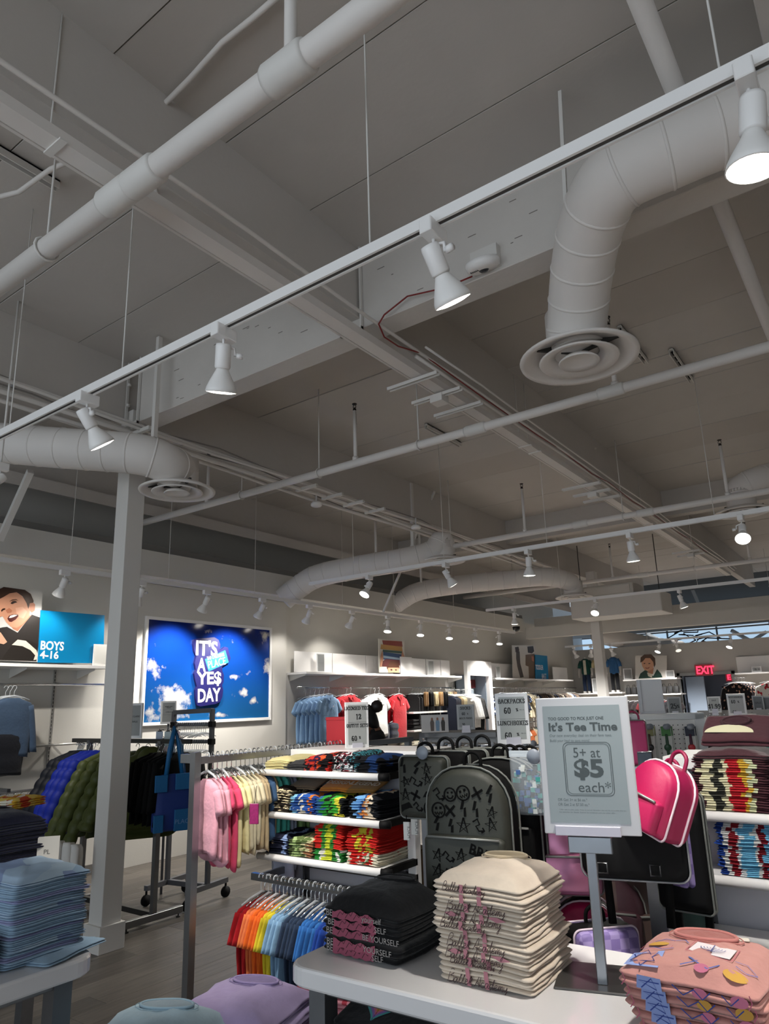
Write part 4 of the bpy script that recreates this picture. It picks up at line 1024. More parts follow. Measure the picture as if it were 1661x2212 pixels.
ex = B().box(-.27,-.235,.2,.78,1.86,2.02); obj('reflected_exit', ex, mat('6a1820', .5), dn_)
text('EXIT', .13, Matrix(((0,0,1,-.234),(1,0,0,.33),(0,1,0,1.895),(0,0,0,1))), mat('ff4a58', .4, em=2.2), dn_, bold=.02)
# toddler section beyond
shelf('s', 'white top shelf of the toddler section', -7.0, XF, 12.85, 17.0, 2.05, br=(13.0,14.0,15.0,16.0))
picture('poster', 'poster of two children in brown clothes on the far left wall', 'poster', PIC, [(1106,1394),(1158,1394),(1158,1466),(1108,1466)], 'cfcac3', [
 ('clothes', '4c4640', c3([(1245,700),(1275,700),(1280,800),(1310,920),(1280,925),(1255,830),(1245,760)])), ('head', '3a251b', c3([(1235,665),(1265,660),(1272,690),(1262,712),(1240,708)])),
 ('clothes', '6b5640', c3([(1325,730),(1400,720),(1410,800),(1405,930),(1355,930),(1350,830),(1325,820)])), ('head', '2a1a14', c3([(1340,660),(1390,655),(1398,700),(1380,718),(1345,712)])), ('hand', 'b4715a', c3([(1375,740),(1395,745),(1398,790),(1380,780)]))])
s = picture('wall_sign', 'blue panel reading TODDLER beside the two children poster', 'sign', PIC+.02, [(1156,1414),(1182,1417),(1185,1467),(1157,1467)], mat('0d7fb4', .18), [])
q = at(1157,1446,x=PIC+.02); text('TODDLER', .15, Matrix(((0,0,1,PIC+.0215),(1,0,0,q.y),(0,1,0,q.z),(0,0,0,1))), mat('e8eef2', .4), s, bold=.02, sx=.62)
text('6M-5T', .16, Matrix(((0,0,1,PIC+.0215),(1,0,0,q.y+.3),(0,1,0,q.z-.2),(0,0,0,1))), mat('e8eef2', .4), s, bold=.02, sx=.6)
esl(1076, 1452, 9, 20, 0, .45, 'tiny price sign on the shelf just after the tall frame', [], foot=False, pl=dict(x=-6.74), zb=2.052)
tag(obj('hang_rail', B().tube([(-6.8,12.9,1.86),(-6.8,17.6,1.86)], .012, 8), CHROME), 'chrome rail of the toddler section', 'rail')
G = 'toddler clothes on the far left wall'
tc_ = [blotch('pattA', ['16181f','2b3446','d7d5d0','4c5f86'], 30), cloth('222a3a'), cloth('2a2522'), blotch('pattB', ['d9cfb4','cfc3a4','8a7a5c','d9cfb4'], 16), cloth('5e4f42'), blotch('pattC', ['3f4a63','dad6ce','27324a'], 26), cloth('b9ad9b'), cloth('443c36')]
for i in range(34):
    k = [0,1,0,2,0,0,1,2,0,3,3,3,5,1,4,4,4,2,4,6,7,0,4,7,6,2,4,7,4,6,0,7,4,2][i]
    hang((-6.58, 12.95+i*.115, 1.84), .5, 'toddler_outfit', '%s toddler outfit on the far left wall rail, %s from the tall frame' % (['dark patterned','dark blue','dark brown','cream patterned','brown','blue patterned','beige','grey brown'][k], ORD[i]), 'outfit', G, tc_[k], w=.34, l=.42 if k != 3 else .5, sl=.14 if i % 3 else .3, th=.05, seed=i % 4, hm=CHROME)
for i in range(16):
    hang((-6.58, 12.95+i*.22, 1.12), .5, 'toddler_outfit', '%s toddler outfit on the lower far rail, %s from the tall frame' % (['orange','beige','teal','brown','white'][i % 5], ORD[i]), 'outfit', G, cloth(['b5633a','b7a890','2d5f63','6b4a3a','d2cec6'][i % 5]), w=.3, l=.42, sl=.1, th=.05, seed=i % 4, hm=CHROME)
tag(obj('hang_rail', B().tube([(-6.6,12.9,1.14),(-6.6,16.6,1.14)], .012, 8).tube([(-7,13.2,1.14),(-6.6,13.2,1.14)], .01, 6).tube([(-7,16,1.14),(-6.6,16,1.14)], .01, 6), CHROME), 'chrome lower rail of the toddler section', 'rail')
# ================================================================ floor fixtures, middle distance
def bar(b, p, q, r=.016, sq=True): return b.tube([p, q], r*(1.414 if sq else 1), 4 if sq else 8, sq=sq, smooth=not sq)
# jacket rack
t = thing('garment_rack', 'steel H-shaped garment rack holding the puffer jackets by the column', 'rack', (-5.48, 3.7, 0))
for x in (-.52, .50):
    obj('post', bar(B(), (x,0,.06), (x,0,1.36), .02), STEEL, t)
    obj('foot_bar', B().cbox(x-.022,x+.022,-.26,.27,.03,.08,.004), STEEL, t)
    for y in (-.23,.24): obj('leveller', B().lathe([(.018,0),(.018,.008),(.006,.01),(.006,.03)], 10), DSTEEL, t, (x,y,0))
obj('base_bar', B().cbox(-.5,.48,-.02,.02,.05,.09,.004), DSTEEL, t)
obj('hang_bar', B().cbox(-.8,.88,-.012,.012,1.34,1.375,.003), DSTEEL, t)
JK = {'navy': mat('0d1019', .6, bump=.15, bs=25., spec=.2), 'blue': mat('0c1f7c', .6, bump=.2, bs=25., spec=.2), 'olive': mat('434a22', .5, var=.1, vs=10., bump=.25, bs=25., spec=.25), 'black': mat('0a0a0b', .8, spec=.15)}
seq = [(-.64,'navy'),(-.56,'navy'),(-.47,'blue'),(-.39,'blue'),(-.31,'blue'),(-.17,'olive'),(-.03,'olive'),(.11,'olive'),(.25,'olive'),(.39,'olive'),(.52,'black'),(.58,'black'),(.68,'black'),(.74,'black'),(.80,'black')]
cnt = {}
for i, (x, c) in enumerate(seq):
    cnt[c] = cnt.get(c, 0)+1
    o = hang((-5.48+x, 3.66, 1.335), PI/2+.12-(.45 if x == .39 else 0), 'puffer_jacket' if c != 'black' else 'dark_coat', '%s quilted puffer jacket on the steel rack, %s %s one from the left' % (c, ORD[cnt[c]-1], c) if c != 'black' else 'black coat on the right end of the jacket rack, %s from the left' % ORD[cnt[c]-1], 'jacket', 'puffer jackets on the rack' if c != 'black' else 'black coats on the rack', JK[c],
         w=.50, l=.64 if c != 'black' else .5, sl=(.62 if i not in (8,9) else .5) if c != 'black' else .34, th=.14 if c != 'black' else .06, quilt=.8 if c != 'black' else 0, ang=.62 if c != 'black' else .2, seed=i % 3, hm=CHROME, drop=.06)
    if x in (.25, .39):
        b = B(); R_ = []
        for k in range(9):
            u = k/8; rr = math.sin(PI*min(.98,max(.06,u)))**.6
            R_.append([(.10*rr*math.cos(a)*1.15, -.06-.09+.16*u*.8, -.10-.12*rr*(math.sin(a)*.9)-.02) for a in [j*2*PI/14 for j in range(14)]])
        obj('hood', b.loft(R_), JK['olive'], o)
for i in range(8):
    tag(link('wire_hanger', hanger_mesh(.3, CHROME), None, (-5.48-.72+i*.012, 3.70, 1.335), (0,0,PI/2+.3)), 'empty wire hanger at the left end of the jacket rack, %s' % ORD[i], 'hanger', 'empty hangers on the jacket rack')
# blue tote
c = dep(372, 1750, 5.25)
t = thing('tote_bag', 'blue two-tone tote bag hanging at the right end of the jacket rack', 'bag', (c.x, c.y, c.z-.14), math.atan2(c.y,c.x)-PI/2+.25)
TB = mat('0d2f78', .6, bump=.1, bs=30.); TL = mat('0c5f94', .6, bump=.1, bs=30.)
def sack(w, d, h, m=14, zb=0, k=.0):
    return [[(w/2*(abs(math.cos(a))**.4)*(1 if math.cos(a) >= 0 else -1)*(1+k*math.sin(3*a)), d/2*(abs(math.sin(a))**.6)*(1 if math.sin(a) >= 0 else -1)*s_, zb+h*z) for a in [j*2*PI/m for j in range(m)]] for z, s_ in ((0,.7),(.05,1),(.35,1.05),(.7,.8),(.97,.5),(1,.45))]
obj('bag_body', B().loft(sack(.30,.12,.40)), TB, t)
obj('panel', B().cbox(-.152,-.06,-.075,-.055,.28,.40,.004).cbox(.0,.152,-.075,-.055,.29,.405,.004), TL, t)
obj('base_panel', B().cbox(-.15,-.08,-.078,-.05,.0,.12,.004).cbox(.0,.1,-.078,-.05,.0,.15,.004), TL, t)
obj('strap', B().tube([(-.07,-.05,.38),(-.045,-.03,.58),(-.01,0,.74),(.03,0,.62),(.06,-.03,.38)], .018, 6), TL, t)
obj('strap', B().tube([(-.05,.05,.38),(-.02,.03,.58),(.0,.01,.74),(.05,.02,.6),(.09,.04,.38)], .018, 6), TL, t)
text('PLACE', .045, Matrix(((1,0,0,.0),(0,0,-1,-.08),(0,1,0,.05),(0,0,0,1))), mat('6d8fc0', .6), t)
# rolling rack
pl_ = dep(374,1600,6.4); pr_ = dep(457,1600,6.2)
t = thing('rolling_rack', 'dark grey rolling rack with clear plastic hangers before the sky poster', 'rack', (pl_.x, pl_.y, 0))
d = Vector((pr_.x-pl_.x, pr_.y-pl_.y, 0)); GR = mat('66676b', .45, .4)
obj('post', bar(B(), (0,0,.15), (0,0,1.59), .017), GR, t); obj('post', bar(B(), d+Vector((0,0,.15)), d+Vector((0,0,1.60)), .017), GR, t)
obj('top_bar', bar(B(), Vector((0,0,1.58)), d+Vector((0,0,1.59)), .02), GR, t)
for z in (1.47, 1.32, 1.17): obj('cross_bar', B().tube([Vector((0,0,z)), d+Vector((0,0,z))], .017, 8), GR, t); 
for q in (Vector((0,0,0)), d):
    for z in (1.47,1.32,1.17): obj('clamp', B().cbox(q.x-.025,q.x+.025,q.y-.025,q.y+.025,z-.025,z+.025,.004), BLACK, t)
n_ = Vector((-d.y,d.x,0)).normalized()
for q in (Vector((0,0,0)), d):
    obj('base_bar', bar(B(), q-n_*.25+Vector((0,0,.14)), q+n_*.25+Vector((0,0,.14)), .02), GR, t)
    for s_ in (-.24,.24):
        w_ = q+n_*s_
        obj('caster', B().tube([(w_.x-.012,w_.y,.045),(w_.x+.012,w_.y,.045)], .045, 14).tube([(w_.x,w_.y,.05),(w_.x,w_.y,.13)], .01, 6), BLACK, t)
obj('base_bar', bar(B(), Vector((0,0,.14)), d+Vector((0,0,.14)), .02), GR, t)
for r_, z in enumerate((1.485, 1.335)):
    for i in range(14):
        k = .12+.72*i/13
        tag(link('clear_hanger', hanger_mesh(.28), None, (pl_.x+d.x*k, pl_.y+d.y*k, z), (0,0,math.atan2(d.y,d.x)+PI/2+random.uniform(-.2,.2))), 'clear plastic hanger on the %s bar of the rolling rack, %s from the left' % ('upper' if r_ == 0 else 'middle', ORD[i]), 'hanger', 'clear hangers on the %s bar' % ('upper' if r_ == 0 else 'middle'))
esl(364, 1539, 32, 48, 6.6, .1, 'grey price sign with black print before the sky poster', [('_',0,0,.62), ('_',0,0,.4), ('SUPER LOW', .06, .5, .74, .02), ('PRICES', .06, .5, .68, .02), ('3 FOR 12', .06, .5, .5, .02)], foot=False)
tag(obj('sign_stand', B().tube([dep(364,1562,6.6), (dep(364,1562,6.6).x, dep(364,1562,6.6).y, .0)], .012, 8), GR), 'thin dark stem carrying the grey sign before the sky poster', 'stem')
esl(291, 1557, 30, 62, 0, -.75, 'tilted grey price sign seen edge-on right of the column', [('THIS CLASSIC', .07, .5, .6, .02), ('STAPLES', .07, .5, .45, .02)], foot=False, pl=dict(y=3.70), zb=1.377)
for i in range(6):
    p = dep(345+i*9, 1580+(i % 2)*16, 5.9)
    t = thing('accessory_pack', 'small clear accessory pack hung beside the rolling rack, %s' % ORD[i], 'pack', p, .6, 'accessory packs by the rolling rack')
    obj('card', B().cbox(-.03,.03,-.004,.004,-.12,0,.003), mat(['b9c6d8','d8c3cc','c5d6d8'][i % 3], .4), t); obj('hook', B().tube([(0,.1,.01),(0,0,.01),(0,-.01,.02)], .003, 5).lathe([(.001,.0),(.018,.0),(.018,.006),(.001,.006)], 12), BLACK, t)
# shoes under the jackets
for i, px in enumerate((128, 150, 165)):
    p = dep(px, 1850+i*4, 4.9); t = thing('sneaker', 'white chunky sneaker hanging under the jackets, %s' % ['left','middle','right'][i], 'shoe', p, .4, 'white sneakers under the jackets')
    obj('upper', B().loft([[(.045*k*math.cos(a), .035*k*math.sin(a)+dy, z) for a in [j*2*PI/12 for j in range(12)]] for z,k,dy in ((.10,.5,.01),(.08,.9,.0),(.02,1,0),(-.05,1.05,-.005),(-.10,.8,-.01),(-.12,.4,-.01))]), mat('cfcac2', .6), t)
    obj('sole', B().loft([[(.05*k*math.cos(a), .02*math.sin(a)-.04, z) for a in [j*2*PI/12 for j in range(12)]] for z,k in ((.11,.5),(.08,.9),(0,.85),(-.07,1),(-.13,.6))]), mat('e2dfda', .5), t)

# small outfits rail
XR = -3.03
t = thing('garment_rack', 'steel rail with a tall post carrying pastel outfits', 'rack', (XR, 2.47, 0))
obj('post', bar(B(), (0,0,0), (0,0,1.385), .02), STEEL, t)
obj('bracket', B().cbox(-.10,.0,-.02,.02,1.33,1.375,.004), STEEL, t)
obj('hang_bar', B().cbox(-.018,.018,.02,2.0,1.325,1.36,.004), STEEL, t)
obj('far_post', bar(B(), (0,1.95,0), (0,1.95,1.36), .02), STEEL, t)
O = {'pink': cloth('d79aa8'), 'hot pink': cloth('d24668'), 'pale yellow': cloth('ddd09c'), 'cream': cloth('cfc3a4'), 'beige': cloth('b7a27f'), 'slate blue': cloth('36506f'), 'teal': cloth('4fae9f'), 'lavender grey': cloth('aab0c6'), 'lime': cloth('8eae6a'), 'green': cloth('6fae84'), 'leaf print': blotch('leaf', ['2b5a3c','8cc08f','12301f','5f9a6c'], 26), 'peach': cloth('d6a277')}
sq = ['pink','pink','pink','hot pink','hot pink','pale yellow','pale yellow','cream','cream','cream','beige','beige','slate blue','beige','teal','teal','teal','lavender grey','lavender grey','lime','lime','lime','green','green','leaf print','leaf print','leaf print','green','peach','peach','peach','lime','green','pink']
cnt = {}
for i, c in enumerate(sq):
    cnt[c] = cnt.get(c,0)+1
    L_ = {'pink':.36,'hot pink':.42,'lavender grey':.52,'pale yellow':.38,'leaf print':.52,'peach':.58}.get(c,.34)+.025*(i % 3)
    hang((XR+.0, 2.55+i*.033, 1.375), -.25+random.uniform(-.1,.1), 'child_outfit', '%s child outfit on the pastel rail, %s of that colour from the post' % (c, ORD[cnt[c]-1]), 'outfit', 'pastel outfits on the rail', O[c], w=.25, l=L_, sl=.10 if c != 'pink' else .12, th=.045, ang=.42, hm=CHROME if i % 3 else CLEAR, seed=i % 5, taper=1.05, drop=.13)
p = dep(549,1758,3.25); t = thing('hang_tag', 'magenta glitter hang tag on the pastel rail', 'tag', p, .45); obj('tag_card', B().cbox(-.022,.022,-.003,.003,-.045,.045,.004), mat('8f0d5a', .4, var=.5, vs=90.), t); obj('cord', B().tube([(0,0,.045),(0,.03,.12)], .0015, 4), BLACK, t)
for i in range(6):
    b = hang((XR-.0, 3.15+i*.09, .92), 0, 'child_shorts', 'grey child shorts hung low on the pastel rail, %s' % ORD[i], 'shorts', 'shorts under the pastel outfits', cloth('8b8f9c' if i < 3 else '9a7a5c'), w=.24, l=.3, sl=0, th=.05, neck=.4, seed=i)
t = thing('cardboard_box', 'brown cardboard box standing behind the pastel outfits', 'box', (-3.08, 4.25, 0)); obj('carton', B().cbox(-.16,.2,-.2,.2,0,.62,.004), mat('5a4428', .85), t); obj('label', B().box(-.15,-.11,-.203,-.2,.45,.58), mat('d2cdc2', .6), t)

# ---------------------------------------------------------------- gondola with folded tees
def gondola(label, x0, x1, y, zt, shelves, yf, cap=.35, endcap=True):
    t = thing('display_gondola', label, 'gondola', (x0, y, 0)); W = x1-x0
    obj('top_board', B().cbox(-.03,W+.03,-.06,cap,zt-.045,zt,.004), SHELFW, t)
    for x in (0, W-.05): obj('upright', B().cbox(x,x+.05,-.05,.0,.0,zt-.045,.004), SHELFW, t)
    obj('back_panel', B().box(.05,W-.05,-.01,.0,.1,zt-.05), mat('b9b9c0', .5), t)
    obj('base_board', B().cbox(0,W,-.05,cap-.05,0,.12,.004), SHELFW, t)
    sl = B()
    for x in (.06, W-.09):
        sl.box(x,x+.03,-.016,-.01,.15,zt-.06)
    obj('slot_channel', sl, mat('6c6d70', .4, .5), t)
    for z in shelves:
        s_ = obj('shelf_board', B().cbox(-.0,W-.02,yf-y,-.02,z-.022,z,.003), SHELFW, t)
        obj('bullnose', B().tube([(-.005,yf-y,z-.012),(W-.015,yf-y,z-.012)], .018, 12), SHELFW, s_)
        if endcap: obj('end_cap', B().tube([(W-.02,yf-y,z-.012),(W+.03,yf-y+.02,z-.012)], .019, 12).cbox(W-.02,W+.0,yf-y,-.03,z-.03,z+.004,.004), BLACK, s_)
    return t
GX0, GX1, GY = -3.0, -2.15, 3.22
t = gondola('white display gondola with three shelves of folded graphic tees', GX0, GX1, GY, 1.355, (1.262, 1.043, .829), 2.90)
obj('lower_rail', B().cbox(-.02,.86,-.36,-.33,.70,.735,.003), CHROME, t)
for x in (.02, .82): obj('rail_arm', B().cbox(x,x+.02,-.34,-.01,.70,.735,.003), STEEL, t)
obj('cross_rail', B().cbox(.0,.85,-.06,-.03,.72,.76,.003).cbox(.0,.85,-.06,-.03,.62,.65,.003), DSTEEL, t)
T = stripes
yel = cloth('d8cb92'); 
pr = {
 'pale yellow': (yel, 3), 'charcoal': (cloth('2e2d2d'), 2),
 'red and black printed': (T('redblk', [(0,'1a1216'),(.25,'c0392b'),(.4,'2a1a3a'),(.5,'d2542c'),(.62,'141013'),(.8,'b5271f')], scale=4.2, warp=.9, wscale=16), 4),
 'black and white lettered': (T('bw', [(0,'17171a'),(.2,'c9c9c6'),(.32,'17171a'),(.45,'7b2430'),(.52,'cfd6d8'),(.62,'1b1b1e'),(.75,'3a7f8a'),(.85,'16161a')], scale=4.5, warp=1.2, wscale=30), 5),
 'black and blue': (T('bb', [(0,'101116'),(.6,'17325e'),(.8,'0c0d12')], scale=4., warp=.5), 4),
 'cream and black zigzag': (T('zig', [(0,'d5c6a6'),(.3,'1a1613'),(.36,'d9cbaa'),(.55,'1a1613'),(.62,'d2c29e'),(.8,'241d18')], axis='Z', scale=25., warp=1.8, wscale=20), 8),
 'orange, white and blue': (T('orbl', [(0,'7fb6cf'),(.2,'274c8c'),(.4,'d8d1c0'),(.5,'2a55a0'),(.68,'d1722c'),(.8,'1f3f86')], scale=4.5, warp=.9, wscale=14), 6),
 'green and black': (T('grbl', [(0,'2f5c8a'),(.25,'2b8a34'),(.45,'1c1f18'),(.55,'3fa23a'),(.7,'d2c640'),(.8,'15181a')], scale=4.5, warp=.9, wscale=18), 6),
 'blue and orange printed': (T('blor', [(0,'101216'),(.2,'6fa3d4'),(.42,'2a4f86'),(.52,'c9803e'),(.6,'d8c9b4'),(.72,'12151b')], scale=4.5, warp=.9, wscale=16), 7),
 'navy': (T('nav', [(0,'15182a'),(.55,'15182a'),(.72,'7f93b8'),(.8,'15182a')], scale=4., warp=.7, wscale=14), 6),
 'olive leaf print': (T('oli', [(0,'3f4a2a'),(.25,'9fb57a'),(.45,'5a6a3c'),(.6,'b9b58c'),(.72,'9a6a4a'),(.85,'2e3a20')], scale=4.5, warp=1., wscale=16), 6),
 'red with green and yellow': (T('rgy', [(0,'c1271f'),(.3,'3c8a3a'),(.42,'c7cc3a'),(.6,'2f7d35'),(.72,'c1271f')], scale=4.2, warp=.45, wscale=16), 7),
 'green and yellow': (T('gy', [(0,'2f8a3c'),(.3,'e0ded2'),(.4,'c9d03a'),(.62,'2f7d35'),(.75,'dedbd0'),(.85,'2a7a35')], scale=4.2, warp=.45, wscale=16), 5),
 'red lettered': (T('redl', [(0,'bd241f'),(.35,'c9c23a'),(.5,'bd241f'),(.62,'b7b53a'),(.72,'bd241f')], scale=4., warp=.7, wscale=22), 8),
 'white and red': (T('wr', [(0,'d9d2bd'),(.25,'bd241f'),(.45,'d9d2bd'),(.55,'3f7a4a'),(.6,'c2302a'),(.75,'d9d2bd')], scale=4., warp=.9, wscale=26), 4)}
def row(z, names, xs, y=2.915, w=.185, d=.28, h=.014, where=''):
    for nm, x in zip(names, xs):
        m, n = pr[nm]; g = nm+' tees on the gondola'
        stack(n, w, d, h, (x, y, z), 0, m, nm+' tee', 'on the '+where+' gondola shelf', g, jit=.007, puff=.02, wav=.003)
row(1.262, ['pale yellow','charcoal','red and black printed','black and white lettered','black and blue'], [-2.89,-2.75,-2.60,-2.40,-2.27], where='top', h=.016)
row(1.043, ['cream and black zigzag','orange, white and blue','green and black','blue and orange printed'], [-2.89,-2.70,-2.51,-2.29], where='middle')
row(.829, ['navy','olive leaf print'], [-2.89,-2.71], where='lowest')
stack(4, .19, .28, .014, (-2.52, 2.915, .829), 0, pr['green and yellow'][0], 'green and yellow tee', 'on the lowest gondola shelf', 'green and yellow tees', puff=0, wav=.003)
stack(8, .19, .28, .014, (-2.52, 2.915, .829+.056), 0, pr['red with green and yellow'][0], 'red and green tee', 'on the lowest gondola shelf', 'red and green tees', puff=.02, wav=.003)
stack(4, .20, .28, .014, (-2.30, 2.915, .829), 0, pr['white and red'][0], 'white and red tee', 'at the lowest shelf end', 'white and red tees', puff=0, wav=.003)
stack(7, .20, .28, .014, (-2.30, 2.915, .829+.056), 0, pr['red lettered'][0], 'red lettered tee', 'at the lowest shelf end', 'red lettered tees', puff=.02, wav=.003)
for x, nm, c, word in ((-2.78,'brown','6b5a48',''), (-2.55,'orange','b8742a','DESIGN'), (-2.38,'mustard','86612a','LEGEND')):
    o = link('folded_tee', fold_mesh(.2,.26,.02,cloth(c),2), None, (x,3.0,1.15), (.35,0,0)); tag(o, '%s tee lying tilted behind the middle shelf stacks' % nm, 't-shirt')
    if word: text(word, .05, Matrix.Translation((-.085,.05,.026)), mat('c9c0b4', .7), o, bold=.02)
# rainbow shirts
RB = [('red','a3121b',2),('coral','d4703f',2),('orange','d9611b',3),('yellow','d2bd2c',2),('light blue','7c9fbd',3),('dark slate','26354c',4),('mid blue','2c66a8',4),('royal blue','173d8c',4),('navy','131d45',1),('cream','cfc4a4',5)]
k = 0
for nm, c, n in RB:
    for i in range(n):
        hang((-2.955+k*.0275, 2.875, .735), PI/2+random.uniform(-.06,.06), 'plain_tee', '%s plain tee on the low rainbow rail, %s of that colour' % (nm, ORD[i]), 't-shirt', '%s tees on the rainbow rail' % nm, cloth(c), w=.34, l=.34, sl=.15, th=.03, ang=.45, seed=i, drop=.11, hm=CHROME if k % 2 else CLEAR); k += 1
for i in range(9):
    hang((-2.95+i*.05, 3.0, .45), PI/2, 'printed_shorts', '%s shorts hung below the rainbow tees, %s' % (['olive','red','rust','orange','yellow'][i % 5], ORD[i]), 'shorts', 'shorts below the rainbow tees', cloth(['6d7a3a','8a1c1c','a8481c','cf6a1c','c9ab2a'][i % 5]), w=.3, l=.3, sl=0, th=.04, neck=.4, seed=i % 3)
# signs and box on the gondola
esl(771, 1566, 50, 96, 4.15, .35, 'price sign reading LICENSED TEES 12 on the tee gondola', [('LICENSED TEES', .075, .5, .83), ('_',0,0,.56), ('12', .115, .56, .62), ('OUTFIT SETS', .075, .5, .45), ('60', .105, .36, .16), ('%', .055, .6, .2)], screen='a7aaa8', frame='ebebeb')
p = dep(741, 1612, 4.6); t = thing('red_box', 'plain red box standing behind the licensed tees sign', 'box', (p.x,p.y,1.356), .3); obj('carton', B().cbox(-.085,.085,-.08,.08,0,.165,.003), mat('b50f1e', .5), t); obj('lid', B().cbox(-.088,.088,-.083,.083,.15,.17,.003), mat('b50f1e', .5), t)
# ---------------------------------------------------------------- grey gondola behind with peg hooks
g0 = dep(905,1592,5.2); g1 = dep(1085,1592,4.9)
t = thing('grey_gondola', 'grey gondola back with a slotted edge behind the backpacks', 'gondola', (g0.x,g0.y,0), math.atan2(g1.y-g0.y,g1.x-g0.x)); W = (g1-g0).length
zt = dep(905,1583,5.2).z
GG = mat('8e9194', .5)
obj('top_board', B().cbox(0,W,0,.4,zt-.035,zt,.003), GG, t); obj('panel', B().cbox(.05,W,.03,.05,.1,zt-.035,.003), mat('a3a6a8', .5), t); obj('upright', B().cbox(0,.05,.0,.05,0,zt,.003), GG, t); obj('upright', B().cbox(W-.05,W,.0,.05,0,zt,.003), GG, t)
ts = thing('photo_sign', 'small photo card of three children on the grey gondola', 'sign', dep(943,1582,5.1), .65)
obj('card', B().cbox(-.11,.09,-.003,.003,0,.125,.002), mat('d2d0ce', .4), ts)
for i, c in enumerate(('6b605c','7f9db8','4a4644')):
    b = B(); b.M = Matrix(((1,0,0,-.03+i*.04),(0,0,-1,-.0035),(0,1,0,.01),(0,0,0,1))); b.prism([(-.012,0),(.012,0),(.015,.06),(.008,.08),(-.008,.08),(-.015,.06)], .0005); obj('printed_child', b, mat(c, .5), ts)
    b = B(); b.M = Matrix(((1,0,0,-.03+i*.04),(0,0,-1,-.0036),(0,1,0,.095),(0,0,0,1))); b.prism(ell(0,0,.008,.011,10), .0005); obj('printed_face', b, mat('9a6e58', .5), ts)
esl(1006, 1549, 38, 62, 5.0, -.1, 'grey price sign reading SOCKS on the grey gondola', [('SOCKS', .12, .5, .80), ('60', .11, .38, .58), ('%', .06, .62, .6), ('MULTI-PACKS', .07, .5, .42), ('30', .10, .36, .16)], screen='8c8f8f', frame='a9abac', zb=zt+.021)
hb = B().tube([dep(905,1607,4.5), dep(1185,1612,3.95)], .012, 8); tag(obj('hook_bar', hb, CHROME), 'long chrome bar carrying the peg hooks behind the backpacks', 'bar')
for i in range(14):
    p = dep(918+i*18, 1606+(i*7) % 13, 4.3-.03*i)
    t = thing('peg_hook', 'chrome peg hook with a round grey end disc behind the backpacks, %s from the left' % ORD[i], 'hook', p, .62, 'peg hooks behind the backpacks')
    obj('rod', B().tube([(0,.0,0),(0,.25,.02)], .004, 6), CHROME, t); b = B(); b.M = Matrix.Rotation(PI/2,4,'X'); b.lathe([(.001,0),(.018,0),(.018,.006),(.001,.006)], 14); obj('end_disc', b, mat('8d9299', .4), t)
